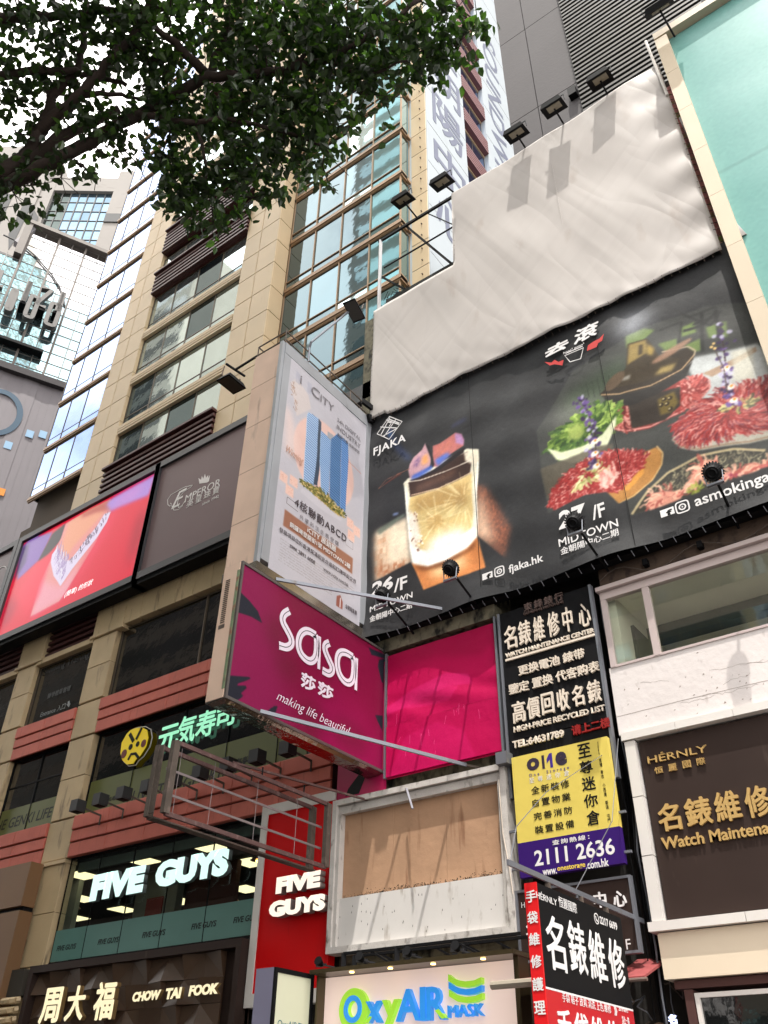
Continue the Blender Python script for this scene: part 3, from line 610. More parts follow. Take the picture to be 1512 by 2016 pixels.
fg = thing('shop_window', 'full width glass front of the burger restaurant with a frosted band along its foot', 'window', (-22, 18.1, 5.9))
FGW = PY(18.2)
gl = clear('restaurant_glass', (.95, .97, .96))
us = [-26.62, -25.05, -23.35, -21.55, -19.75, -17.7]
for a, c in zip(us, us[1:]):
    b = MB(FGW); b.box(a + .008, c - .008, 5.93, 9.06, 0, .02); b.build('pane', gl, fg)
b = MB(FGW)
for u in us: b.box(u - .012, u + .012, 5.9, 9.08, -.01, .028)
b.box(us[0], us[-1], 5.86, 5.93, -.05, .06); b.box(us[0], us[-1], 9.06, 9.1, -.05, .05); b.build('frame', M['black'], fg)
b = MB(FGW); b.box(us[0], us[-1], 8.72, 9.05, -.4, -.3); b.build('header', mat('grey_header', (.33, .36, .34), .7), fg)
fro = mat('frosted_film', (.34, .50, .47), .45, var=.08, vs=.8, spec=.5)
for a, c in zip(us, us[1:]):
    b = MB(FGW); b.box(a + .02, c - .02, 5.95, 6.86, .021, .026); b.build('frosted_band', fro, fg)
dk = mat('dark_film_print', (.07, .10, .10), .6, var=0)
FP = PY(18.17)
for bx in ((-26.371, 6.257, -25.413, 6.369), (-24.349, 6.266, -23.373, 6.377), (-22.322, 6.272, -21.329, 6.389), (-20.242, 6.304, -19.252, 6.416), (-18.593, 6.317, -17.615, 6.41)):
    text('FIVE GUYS', (bx[0], bx[1] + .02, bx[2], bx[3]), FP, dk, fg, w=.0, ext=.004, bold=.02, shear=.15)
# letters outside
t = thing('shop_sign', 'large lit white FIVE GUYS letters across the restaurant window', 'shop sign', (-22, 17.8, 7))
sidem = mat('letter_return', (.38, .42, .42), .5, var=0)
litw = mat('cool_lit_letter', (.78, .88, .86), .5, var=0, es=.44, ecol=(.86, 1, .97))
LP = PY(17.75)
def lit_word(body, bx, pl, front, side, parent, depth=.16, bold=.05, shear=0, space=1.0):
    text(body, bx, pl, side, parent, w=-depth, ext=depth, bold=bold, shear=shear, name='letter_box', space=space)
    return text(body, bx, pl, front, parent, w=.002, ext=.012, bold=bold, shear=shear, space=space)
lit_word('FIVE', (-24.623, 7.434, -22.136, 8.22), LP, litw, sidem, t, .14, .075, 0)
lit_word('GUYS', (-21.637, 7.473, -18.596, 8.227), LP, litw, sidem, t, .14, .075, 0)

t = thing('wall_sign', 'tall red FIVE GUYS sign board with a white border', 'sign', (-16.2, 17.8, 4.2))
RP = PY(17.92)
b = MB(RP); b.box(-17.38, -14.95, 4.5, 8.95, -.25, 0); b.build('red_panel', mat('bright_red_panel', (.78, .01, .03), .6, spec=.15, var=.06, vs=.8, stain=(.62, .03, .04), st=.3, fine=.03), t)
b = MB(RP); b.box(-17.62, -17.38, 4.2, 9.22, -.25, .03); b.box(-17.38, -14.95, 8.95, 9.22, -.25, .03); b.box(-17.38, -14.95, 4.2, 4.5, -.25, .03); b.build('border', M['trim_white'], t)
litc = mat('warm_lit_letter', (.85, .80, .74), .5, var=0, es=.46, ecol=(1, .95, .88))
lit_word('FIVE', (-16.576, 6.71, -15.077, 7.117), PY(17.62), litc, mat('letter_return_grey', (.55, .50, .48), .5, var=0), t, .2, .07)
lit_word('GUYS', (-16.759, 6.154, -14.876, 6.545), PY(17.62), litc, bpy.data.materials['letter_return_grey'], t, .2, .07)

# ---------------------------------------------------------------- jeweller's fascia of folded brown tiles
t = thing('shop_fascia', 'brown fascia of folded triangular tiles with lit CHOW TAI FOOK lettering', 'shop sign', (-22, 17.8, 2.5))
CP = PY(17.75)
u0, u1, v0, v1 = -26.75, -17.65, 2.4, 5.78
frame(CP, u0 - .02, u1, v0, v1, .2, -.35, .12, M['brown_panel'], t)
b = MB(CP); b.box(u0, u1, v0, v1, -.4, -.25); b.build('backing', M['brown_panel'], t)
tile = mat('brown_tile', (.30, .225, .17), .42, var=.1, vs=1.5, fine=.1, rnd=.12)
tx = .735; k0 = CACHE
for i in range(12):
    for j in range(5):
        a, c = u0 + .2 + i * tx, v1 - .2 - (j + 1) * tx * .82
        if a + tx > u1 - .15 or c < v0: continue
        kind = (i * 3 + j * 5) % 4; h = [.02, .02, .02, .02]; h[kind] = .2; h[(kind + 2) % 4] = .0
        key = ('tile', kind)
        if key not in CACHE:
            b = MB(Pl((0, 0, 0), (1, 0, 0))); s, q = tx / 2 - .006, tx * .41 - .006
            co = [(-s, -q), (s, -q), (s, q), (-s, q)]
            pts = [b.pl.P(x, y, -.14) for x, y in co] + [b.pl.P(x, y, h[n] - .09) for n, (x, y) in enumerate(co)]
            top = [(4, 5, 6), (4, 6, 7)] if kind in (1, 3) else [(5, 6, 7), (5, 7, 4)]
            b.add(pts, [(3, 2, 1, 0)] + top + [(n, (n + 1) % 4, 4 + (n + 1) % 4, 4 + n) for n in range(4)]); CACHE[key] = b.mesh('tile', tile, Vector((0, 0, 0)))
        link('tile', CACHE[key], t, CP.P(a + tx / 2, c + tx * .41, -.06))
cream = mat('cream_lit_letter', (.85, .80, .66), .5, var=0, es=.40, ecol=(1, .95, .78))
gs = mat('gold_letter_side', (.55, .44, .28), .4, metal=.3, var=0)
C2 = PY(17.5)
for ch, bx in zip('周大福', ((-25.516, 4.184, -24.656, 5.056), (-24.317, 4.198, -23.54, 5.038), (-23.063, 4.158, -22.251, 5.057))):
    lit_word(ch, bx, C2, cream, gs, t, .14, .05)
lit_word('CHOW', (-21.468, 4.504, -20.344, 4.74), C2, cream, gs, t, .1, .05, .1)
lit_word('TAI', (-20.144, 4.491, -19.539, 4.75), C2, cream, gs, t, .1, .05, .1)
lit_word('FOOK', (-19.257, 4.511, -18.189, 4.762), C2, cream, gs, t, .1, .05, .1)

# brown panel wall at the lower left, and the carved stone corner piece
t = thing('shopfront', 'bronze brown boxed shopfront panels left of the stone pillar', 'shopfront', (-31, 17.5, 0))
br = mat('bronze_brown_panel', (.46, .34, .23), .5, var=.1, vs=.4, rnd=.05)
P2 = PY(17.4)
ue = (-27.744, 8.975)[0]; 
for a, c, v0, v1 in ((-33.2, ue, 7.62, 9.0), (-33.2, ue, 4.6, 7.48), (-33.2, ue, 1.8, 4.58)):
    b = MB(P2); b.box(a, c, v0, v1, -.5, 0); b.build('panel', br, t)
b = MB(P2); b.box(-33.2, ue - .05, 0, 8.9, -.5, -.15); b.build('backing', M['black'], t)
t = thing('stone_ornament', 'grey carved stone bracket with curved ribs at the foot of the pillar', 'ornament', (-27.6, 17.6, 3.5))
for i in range(6):
    c0 = F.P(-27.45, 4.9 - i * .26, .28); b = MB(); 
    for k in range(6):
        a0, a1 = math.pi * (k / 6), math.pi * ((k + 1) / 6); b.tube(c0 + Vector((math.cos(a0) * .42, -math.sin(a0) * .22, -.05 * math.sin(a0))), c0 + Vector((math.cos(a1) * .42, -math.sin(a1) * .22, -.05 * math.sin(a1))), .10, 6)
    b.build('rib', M['stone_low'], t)
b = MB(F); b.poly([(-27.95, 5.0), (-26.95, 5.0), (-27.1, 5.75), (-27.85, 5.75)], -.1, .35); b.build('cap', mat('dark_carved_stone', (.22, .20, .17), .8), t)

# small box spotlights on arms over the restaurant window
def arm_light(p, label):
    t = thing('box_spotlight', label, 'spotlight', p, 'box spotlights over the restaurant window')
    p = Vector(p); b = MB(); h = p + Vector((-.12, -.85, .12)); b.bar(p, h, .05, .05); b.bar(p, p - Z * .3, .05, .05); b.build('arm', M['rust'], t)
    b = MB(); a = Vector((.04, -.1, .02)); 
    b.box(h.x - .19, h.x + .17, h.y - .2, h.y + .16, h.z - .2, h.z + .17); b.build('housing', M['charcoal'], t)
    b = MB(); b.box(h.x - .15, h.x + .13, h.y - .16, h.y + .12, h.z - .215, h.z - .201); b.build('lens', M['black'], t)
    return t
words_ = ['leftmost of the box spotlights, beside the stone pillar', 'box spotlight second from the stone pillar', 'box spotlight third from the stone pillar', 'box spotlight just left of the rusty empty frame', 'box spotlight seen low inside the rusty empty frame at its left', 'box spotlight seen through the middle of the rusty frame', 'box spotlight seen through the rusty frame, right of its middle', 'box spotlight partly behind the top bar of the rusty frame', 'rightmost box spotlight, next to the magenta panel']
for i, wd in enumerate(words_):
    arm_light((-25.15 + i * 1.155, 17.92, 10.22), 'dark grey ' + wd)

# ---------------------------------------------------------------- right building: walls
RB = thing('walkup_building', 'old low walk-up building with white plaster and a dark gap, behind all the big signs', 'building', (-8, 22, 0))
b = MB(); b.box(-14.9, -9.98, 18.3, 30, 0, 28.2); b.box(-9.98, -9.9, 18.3, 30, 0, 31.5); b.build('wall', M['sooty'], RB)
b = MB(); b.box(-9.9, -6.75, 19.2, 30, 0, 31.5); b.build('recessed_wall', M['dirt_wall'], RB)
b = MB(); b.box(-6.75, 6, 18.02, 30, 12.62, 31.5); b.box(-6.75, 6, 23.5, 30, 0, 12.62); b.build('wall', M['plaster_dk'], RB, label='brown rendered wall above the upper window')
b = MB(); b.box(-6.84, 6, 18.0, 23.4, 8.98, 10.62); b.build('wall', M['plaster'], RB, label='cracked white plaster parapet')
b = MB(); b.box(-6.72, -6.5, 18.2, 23.4, 10.62, 12.6); b.box(-6.72, 6, 23.2, 23.45, 10.62, 12.6); b.build('room_wall', mat('dim_room_wall', (.85, .84, .78), .8), RB)
b = MB(); b.box(-6.72, 6, 18.1, 23.4, 12.55, 12.62); b.build('room_ceiling', mat('dim_room_ceiling', (.90, .88, .82), .8), RB)
b = MB(); b.box(-6.5, 6, 20.2, 20.6, 12.15, 12.55); b.build('room_beam', mat('beam_dark', (.22, .22, .2), .8), RB)
b = MB(); b.box(-6.5, -6.42, 19.0, 20.6, 10.62, 12.1); b.build('room_door', mat('grey_door', (.18, .19, .18), .6), RB)
W2 = thing('shop_window', 'wide upper window in a pinkish white frame above the white plaster parapet', 'window', (-4, 18, 10.6))
us = [-6.78, -5.72, -1.55, 3.0]
b = MB(F)
for u, w_ in zip(us, (.13, .16, .13, .1)): b.box(u, u + w_, 10.62, 12.6, -.1, .04)
b.box(us[0], 3.1, 12.42, 12.62, -.11, .05); b.box(us[0] - .05, 3.1, 12.63, 12.74, -.1, .16); b.box(us[0], 3.1, 10.60, 10.66, -.11, .03); b.build('frame', M['trim_pink'], W2)
wg = clear('window_glass', (.97, .98, .965), .10)
for a, c in zip(us, us[1:]):
    b = MB(F); b.box(a + .1, c + .02, 10.66, 12.42, -.04, -.02); b.build('pane', wg, W2)

t = thing('watch_shop_sign', 'dark brown board with gold watch repair lettering in an off-white stone frame', 'sign', (-4, 17.9, 5))
b = MB(F); b.box(-6.45, 4, 5.16, 8.76, -.3, -.06); b.build('board', M['brown_panel'], t)
for v0, v1 in ((5.12, 6.35), (6.36, 7.55), (7.56, 8.78)): piece('frame_stone', F, -6.72, -6.49, v0 + .004, v1 - .004, -.35, .08, M['trim_white'], t)
for i in range(9): piece('frame_stone', F, -6.76 + i * 1.24, -6.76 + (i + 1) * 1.24 - .008, 8.80, 8.97, -.35, .12, M['trim_white'], t)
for i in range(7): piece('frame_stone', F, -6.80 + i * 1.9, -6.80 + (i + 1) * 1.9 - .01, 4.94, 5.11, -.35, .13, M['trim_white'], t)
text('HÉRNLY', (-6.295, 8.23, -5.004, 8.425), F, M['gold'], t, w=-.055, ext=.05, bold=.0)
for ch, bx in zip('恒麗國際', ((-6.185, 7.985, -6.006, 8.124), (-5.878, 7.982, -5.703, 8.131), (-5.566, 7.986, -5.398, 8.139), (-5.264, 7.99, -5.094, 8.137))): text(ch, bx, F, M['gold'], t, w=-.055, ext=.04, bold=.01)
bxs = [(-6.27, 6.795, -5.823, 7.328), (-5.696, 6.8, -5.179, 7.34), (-5.079, 6.795, -4.597, 7.359), (-4.478, 6.78, -4.019, 7.357)]
step = bxs[3][0] - bxs[2][0]
bxs += [(bxs[3][0] + step * k, bxs[3][1], bxs[3][2] + step * k, bxs[3][3]) for k in (1, 2)]
for ch, bx in zip('名錶維修中心', bxs): text(ch, bx, F, M['gold'], t, w=-.055, ext=.05, bold=.045)
q = (-6.3, 6.508, -4.152, 6.61)
text('Watch Maintena', q, F, M['gold'], t, w=-.055, ext=.05, bold=.02)
text('nce Center', (q[2] + .05, q[1], q[2] + (q[2] - q[0]) * .72, q[3]), F, M['gold'], t, w=-.055, ext=.05, bold=.02)
b = MB(); b.box(-6.68, 6, 18.0, 20, 4.12, 4.92); b.build('wall', M['cream'], RB, label='cream painted wall below the brown board')
b = MB(); b.box(-6.55, 6, 18.12, 20, 3.96, 4.1); b.box(-6.38, -6.22, 18.1, 20, 2, 3.94); b.build('fascia_band', mat('dull_red_band', (.27, .15, .13), .7), RB)
b = MB(F); b.box(-6.18, 4, 2, 3.86, -.3, -.2); b.build('dark_window', M['glass_pod'], RB)
b = MB(F); b.box(-6.2, -6.12, 2, 3.88, -.2, -.12); b.box(-6.12, 4, 3.80, 3.88, -.2, -.13); b.build('window_frame', M['trim_white'], RB)
t = thing('shop_sign', 'small bluish lit character in the dark gap at the bottom, beside the dull red band', 'shop sign', (-6.9, 18.1, 2.8))
text('名', (-6.707, 3.393, -6.564, 3.537), F, mat('blue_lit', (.8, .85, 1), .5, var=0, es=1.0), t, ext=.05, bold=.05)
b = MB(F); b.box(-7.05, -6.5, 2.0, 3.2, -.1, -.02); b.build('board', M['black'], t)

b = MB(F)
for i in range(6):
    u, v = random.uniform(-6.6, -3.6), random.uniform(9.15, 10.45); pts = [(u, v)]
    for k in range(random.randint(8, 26)): pts.append((pts[-1][0] + random.uniform(.03, .09), pts[-1][1] + random.uniform(-.03, .035)))
    b.stroke(pts, .0035, .001, .003)
for i in range(26):
    u, v = random.uniform(-6.7, -3.2), random.uniform(9.05, 10.5); b.poly([(u, v), (u + random.uniform(.02, .06), v + .01), (u + .03, v + random.uniform(.02, .05))], .001, .004)
b.stroke([(-6.84, 9.42), (-5.2, 9.44), (-3, 9.43), (2, 9.44)], .006, .001, .004)
b.build('cracks_and_chips', mat('crack_brown', (.55, .50, .47), .9), RB, kind='stuff')
W3 = thing('wall_cable', 'grey cable looping along the brown wall above the upper window', 'cable', (-5, 17.9, 12.9))
b = MB(); b.path([(-6.7 + k * .22, 17.93, 12.95 + .22 * math.sin(k * .7) * (1 - k / 40)) for k in range(20)], .012, 5); b.build('cable', M['rust'], W3)
for x in (-5.55, -4.2): b = MB(); b.box(x, x + .12, 17.85, 18.02, 12.95, 13.12); b.build('clamp', M['black'], W3)
M['chip'] = M['plaster_dk']

# ---------------------------------------------------------------- black watch centre sign (lettering on a black board)
t = thing('wall_sign', 'tall black board with raised white watch repair lettering, above the yellow storage sign', 'sign', (-8.3, 17.8, 8))
DP = PY(17.8)
q = [(-9.577, 13.241), (-6.809, 12.86), (-6.812, 8.983), (-9.432, 9.066)]
U0, U1 = -9.52, -6.98
for v0, v1 in ((8.0, 9.35), (9.36, 10.75), (10.76, 12.85)):
    b = MB(DP); b.box(U0, U1, v0, v1 - .012, -.12, 0); b.build('board', M['black'], t)
for a_, c_ in ((U0 - .07, U0 - .004), (U1 + .004, U1 + .07)): b = MB(DP); b.box(a_, c_, 8, 12.85, -.12, .03); b.build('edge_strip', M['steel'], t)
A = dict(ext=.05, w=.0)
text('東鋒錶行', (-8.776, 12.712, -7.671, 12.836), DP, mat('brown_letter', (.36, .29, .27), .6, var=0), t, space=1.35, bold=.02, **A)
text('DONGFENG WATCH LINE', (-8.8, 12.61, -7.679, 12.604), DP, bpy.data.materials['brown_letter'], t, **A)
xs = [(165,812,298,555), (305,770,440,505), (452,730,575,465), (590,685,725,420), (738,640,858,375), (895,590,1035,335)]
for ch, bx in zip('名錶維修中心', ((-9.411, 11.748, -9.07, 12.391), (-8.992, 11.745, -8.661, 12.409), (-8.562, 11.732, -8.28, 12.405), (-8.166, 11.741, -7.862, 12.402), (-7.747, 11.74, -7.499, 12.414), (-7.317, 11.748, -7.023, 12.372))):
    text(ch, bx, DP, M['cream_letter'], t, bold=.03, **A)
text('WATCH MAINTENANCE CENTER', (-9.42, 11.551, -6.972, 11.622), DP, M['cream_letter'], t, bold=.03, **A)
b = MB(DP); qa = (-9.426, 11.468); qb = (-6.98, 11.453); b.box(qa[0], qb[0], (qa[1] + qb[1]) / 2 - .03, (qa[1] + qb[1]) / 2 + .03, .001, .05); b.build('underline', M['cream_letter'], t)
text('更换電池 錶带', (-9.085, 10.951, -7.312, 11.2), DP, M['cream_letter'], t, bold=.04, **A)
text('鑒定 置换 代客购表', (-9.394, 10.532, -6.982, 10.762), DP, M['cream_letter'], t, bold=.04, **A)
for ch, bx in zip('高價回收名錶', ((-9.338, 9.76, -9.004, 10.289), (-8.935, 9.768, -8.616, 10.296), (-8.542, 9.79, -8.241, 10.305), (-8.137, 9.782, -7.84, 10.305), (-7.742, 9.799, -7.463, 10.298), (-7.35, 9.778, -7.038, 10.313))):
    text(ch, bx, DP, M['cream_letter'], t, bold=.045, **A)
text('HIGH-PRICE RECYCLED LIST', (-9.346, 9.563, -6.992, 9.649), DP, M['cream_letter'], t, bold=.02, **A)
text('TEL:64631789', (-9.407, 9.17, -8.065, 9.307), DP, M['cream_letter'], t, bold=.03, **A)
text('请上二楼', (-7.85, 9.186, -6.922, 9.298), DP, mat('red_letter', (.55, .06, .05), .5, var=0), t, bold=.05, **A)

# ---------------------------------------------------------------- yellow and purple storage sign
t = thing('wall_sign', 'yellow and purple storage company sign with a large phone number', 'sign', (-8.3, 17.6, 5.9))
YP = PY(17.6)
q0 = (-9.264, 8.908); q1 = (-6.938, 8.828); qm = (-8.038, 6.926); qb = (-7.99, 6.197)
U0, U1 = -9.38, -6.98; VT = (q0[1] + q1[1]) / 2; VM = qm[1]; VB = qb[1]
b = MB(YP); b.box(U0, U1, VM, VT, -.15, 0); b.build('yellow_panel', mat('yellow_print', (.82, .74, .36), .5, spec=.25, var=.04, vs=.6, bump=.2, bs=2), t)
b = MB(YP); b.box(U0, U1, VB, VM, -.15, .001); b.build('purple_panel', mat('purple_print', (.19, .07, .38), .5, var=.05, spec=.2), t)
pu = mat('dark_purple_print', (.17, .12, .20), .5, var=0); pv = mat('violet_print', (.22, .11, .50), .5, var=0); wp = M['white_letter']; bk = M['black_print']
A = dict(ext=.003, w=.002)
text('o', (-8.995, 8.461, -8.67, 8.754), YP, pu, t, bold=.05, **A)
bx = (-8.604, 8.447, -8.539, 8.763); b = MB(YP); b.box(bx[0], bx[2], bx[1], bx[3], .002, .005); b.build('lettering', pu, t)
bx = (-8.483, 8.439, -8.324, 8.772); b = MB(YP); uw = (bx[2] - bx[0]); b.box(bx[2] - uw * .5, bx[2] - uw * .08, bx[1], bx[3], .002, .005); b.poly([(bx[0], bx[3] - .12), (bx[2] - uw * .5, bx[3] - .001), (bx[2] - uw * .5, bx[3] - .14), (bx[0], bx[3] - .22)], .002, .0045); b.build('lettering', pv, t)
text('e', (-8.262, 8.437, -7.98, 8.757), YP, pu, t, bold=.05, **A)
text('One  Storage', (-8.957, 8.341, -7.958, 8.365), YP, pv, t, space=1.8, **A)
text('至尊迷你倉', (-8.962, 8.214, -7.962, 8.275), YP, wp, t, space=2.2, **A)
for row, bx in zip(('全新裝修', '自置物業', '完善消防', '裝置設備'), ((-8.931, 7.922, -7.993, 8.099), (-8.929, 7.64, -7.996, 7.81), (-8.925, 7.352, -7.991, 7.513), (-8.923, 7.058, -7.985, 7.221))):
    text(row, bx, YP, bk, t, space=1.3, bold=.008, **A)
for ch, bx in zip('至尊迷你倉', ((-7.695, 8.503, -7.389, 8.813), (-7.696, 8.148, -7.395, 8.423), (-7.69, 7.776, -7.383, 8.061), (-7.691, 7.414, -7.38, 7.687), (-7.672, 7.033, -7.384, 7.334))):
    text(ch, bx, YP, bk, t, bold=.03, **A)
for word, bx in zip(('分\n店\n遍\n佈', '荃\n灣', '青\n衣', '小\n西\n灣', '葵\n涌', '屯\n門'), ((-7.216, 8.489, -7.195, 8.794), (-7.228, 8.22, -7.167, 8.41), (-7.229, 7.965, -7.167, 8.148), (-7.223, 7.573, -7.159, 7.864), (-7.218, 7.306, -7.153, 7.485), (-7.217, 7.034, -7.148, 7.21))):
    text(word, bx, YP, bk, t, **A)
text('查詢熱線：', (-8.537, 6.766, -7.673, 6.867), YP, wp, t, space=1.3, bold=.02, **A)
text('2111 2636', (-8.998, 6.424, -7.147, 6.685), YP, wp, t, bold=.02, **A)
q = (-8.83, 6.217, -7.319, 6.299)
cu_ = q[2] - q[0]
text('www.', (q[0], 6.18, q[0] + cu_ * .22, 6.29), YP, wp, t, bold=.02, **A)
text('onestorage', (q[0] + cu_ * .23, 6.18, q[0] + cu_ * .655, 6.34), YP, mat('yellow_letter', (.88, .76, .30), .5, var=0), t, bold=.02, **A)
text('.com.hk', (q[0] + cu_ * .665, 6.18, q[2], 6.34), YP, wp, t, bold=.02, **A)
b = MB(YP)
for v in (VB + .2, 7.2): b.box(U0 - .35, U0, v, v + .05, -.12, -.06); b.box(U1, U1 + .15, v, v + .05, -.12, -.06)
b.box(U0 - .32, U0 - .26, VB - .6, VT + .1, -.3, -.2); b.build('bracket', M['steel'], t)

# small dark sign behind the hanging sign
t = thing('wall_sign', 'low dark brown watch repair sign mostly hidden behind the hanging black sign', 'sign', (-8, 17.8, 4.2))
KP = PY(17.75)
q = (-9.715, 5.176, -6.942, 6.073)
b = MB(KP); b.box(-9.55, -7.0, 4.62, 5.95, -.1, 0); b.build('board', M['brown_panel'], t)
frame(KP, -9.6, -6.95, 4.57, 5.99, .05, -.1, .04, M['steel'], t)
text('HÉRNLY', (-9.48, 5.64, -8.95, 5.78), KP, wp, t, ext=.004)
for ch, bx in zip('名錶維修', ((-9.4, 4.95, -8.98, 5.4), (-8.92, 4.95, -8.5, 5.4), (-8.45, 4.95, -8.03, 5.4), (-8.0, 4.95, -7.9, 5.4))):
    if ch != '修': text(ch, bx, KP, wp, t, ext=.02, bold=.04)
text('中', (-7.798, 5.455, -7.538, 5.74), KP, wp, t, ext=.02, bold=.05)
text('心', (-7.376, 5.425, -7.11, 5.713), KP, wp, t, ext=.02, bold=.05)
text('2217 6699-1F', (-8.6, 4.66, -7.15, 4.82), KP, wp, t, ext=.004)

# ---------------------------------------------------------------- hanging double sided black sign with a red edge
X = -6.9
HP = PX(X)
t = thing('hanging_sign', 'black and red watch repair sign hanging from a steel bar with a red front edge', 'sign', (X, 15, 2))
qt = [(13.37, 5.028), (16.767, 5.024), (13.622, 3.538), (16.844, 3.509)]
y0 = (qt[0][0] + qt[2][0]) / 2 - .0; y1 = (qt[1][0] + qt[3][0]) / 2; vt = (qt[0][1] + qt[1][1]) / 2; vm = (qt[2][1] + qt[3][1]) / 2
b = MB(); b.box(X - .2, X, y0, y1, vm, vt); b.build('black_face', M['black'], t)
b = MB(); b.box(X - .2, X + .001, y0, y1, 1.9, vm - .03); b.build('red_face', mat('red_print', (.70, .06, .10), .45, var=.04), t)
b = MB(); b.box(X - .2, X + .003, y0, y1, vm - .028, vm); b.build('white_line', wp, t)
b = MB(); b.box(X - .215, X + .005, y0 - .03, y0 - .001, 1.9, vt + .005); b.build('red_edge', mat('bright_red_print', (.82, .05, .08), .45, var=.03), t)
text('HÉRNLY', (13.455, 4.795, 14.197, 4.899), HP, wp, t, ext=.003) if 0 else None
qa = [(13.441, 4.783), (13.488, 4.907), (14.167, 4.805), (14.197, 4.899)]
text('HÉRNLY', (qa[0][0], qa[0][1], qa[2][0], qa[1][1]), HP, wp, t, ext=.003)
qa = [(14.237, 4.783), (14.913, 4.919)]
text('恒麗國際', (qa[0][0], qa[0][1] + .0, qa[1][0], qa[0][1] + .17), HP, wp, t, ext=.003)
qa = [(15.834, 4.775), (16.577, 4.79)]
text('2217 6699', (qa[0][0], qa[0][1], qa[1][0], qa[0][1] + .13), HP, wp, t, ext=.003, bold=.02)
qc = (15.703, 4.838)
b = MB(HP); b.stroke([(qc[0] + math.cos(a) * .09, qc[1] + math.sin(a) * .085) for a in [i * math.pi / 8 for i in range(16)]], .018, .001, .004, True)
b.stroke([(qc[0] - .035, qc[1] + .04), (qc[0] - .02, qc[1] - .02), (qc[0] + .04, qc[1] - .04)], .03, .001, .004); b.build('phone_emblem', wp, t)
for ch, bx in zip('名錶維修', ((13.865, 3.876, 14.126, 4.449), (14.604, 3.956, 14.973, 4.454), (15.394, 3.926, 15.72, 4.419), (16.227, 3.918, 16.473, 4.41))):
    c = (bx[0] + bx[2]) / 2; v = (bx[1] + bx[3]) / 2
    text(ch, (c - .34, v - .36, c + .30, v + .42), HP, wp, t, ext=.003, bold=.03)
qa = [(14.032, 3.38), (15.842, 3.38)]
text('手袋 鞋子 皮具 清洗 上色 維修', (qa[0][0], qa[0][1] - .02, qa[1][0], qa[0][1] + .13), HP, wp, t, ext=.003)
text('»', (qa[1][0] + .12, qa[0][1] - .02, qa[1][0] + .25, qa[0][1] + .13), HP, wp, t, ext=.003, bold=.02)
text('2618 6693', (qa[1][0] + .33, qa[0][1] + .05, qa[1][0] + .72, qa[0][1] + .15), HP, wp, t, ext=.003)
text('請上一樓', (qa[1][0] + .42, qa[0][1] - .12, qa[1][0] + .72, qa[0][1] + .0), HP, wp, t, ext=.003)
for i, ch in enumerate('手袋維修護'):
    text(ch, (y0 + .28 + i * .6, qa[0][1] - .62, y0 + .78 + i * .6, qa[0][1] - .12), HP, wp, t, ext=.003, bold=.03)
EP = PY(y0 - .03); vs_ = np.linspace(vt - .12, 1.75, 11)
for i, ch in enumerate(('手', '袋', '維', '修', '護', '理', '', '上', '一', '樓')):
    if ch: text(ch, (X - .195, vs_[i] - .175, X - .015, vs_[i] - .0), EP, wp, t, ext=.003, bold=.04)
t2 = thing('support_bar', 'galvanised bar holding up the hanging black and red sign', 'steel bar', (X, 18, 5.2))
b = MB(); b.bar((X - .1, 12.75, 5.2), (X - .1, 18.2, 5.2), .04, .09); b.build('bar', M['steel'], t2)
b = MB(); b.bar((X - .1, 15.2, 5.13), (X - .95, 18.0, 5.0), .03, .05); b.build('strut', M['steel'], t2)
for y in (14.1, 15.35, 16.4):
    b = MB(); b.box(X - .14, X - .06, y - .03, y + .03, vt, 5.15); b.build('hanger', M['rust'], t2)
b = MB(); b.path([(X - .1, 12.85, 5.25), (X - .35, 13.6, 6.0), (X - .7, 15.6, 7.2), (X - .2, 17.8, 8.6)], .008, 4); b.path([(X - .1, 15.2, 5.25), (X + .1, 16.8, 6.8), (X + .05, 17.95, 8.9)], .008, 4); b.build('stay_wire', M['steel'], t2)

# small awnings in the dark gap
for (x0, x1, y0_, y1_, z_, lab) in ((-8.6, -7.2, 14.9, 17.9, 3.86, 'short pink awning with a rounded steel front edge, left of the hanging sign'), (-7.4, -6.75, 17.2, 18.6, 4.1, 'small red and pink awning in the dark gap, right of the hanging sign')):
    t = thing('awning', lab, 'awning', ((x0 + x1) / 2, y1_, z_ - .3))
    b = MB(); b.add([(x0, y0_, z_), (x1, y0_, z_), (x1, y1_, z_ + .5), (x0, y1_, z_ + .5), (x0, y0_, z_ - .04), (x1, y0_, z_ - .04), (x1, y1_, z_ + .44), (x0, y1_, z_ + .44)], [(0, 1, 2, 3), (7, 6, 5, 4), (0, 4, 5, 1), (1, 5, 6, 2), (2, 6, 7, 3), (3, 7, 4, 0)])
    b.build('sheet', mat('faded_pink_sheet', (.55, .25, .25), .7, var=.2, vs=3, stain=(.25, .1, .1), st=.6), t)
    b = MB(); b.tube((x0 - .05, y0_ - .02, z_ - .06), (x1 + .05, y0_ - .02, z_ - .06), .07 if x0 < -8 else .035, 8); b.build('front_tube', mat('dull_tube', (.40, .33, .30), .5) if x0 > -8 else mat('dull_tube', (.62, .58, .52), .5), t)
t = thing('vent_duct', 'round beige duct end deep in the dark gap', 'duct', (-6.95, 18.6, 3.2))
b = MB(); b.tube((-7.0, 18.2, 3.25), (-7.0, 19.2, 3.3), .2, 16); b.build('duct', mat('dull_duct', (.35, .27, .2), .6), t)
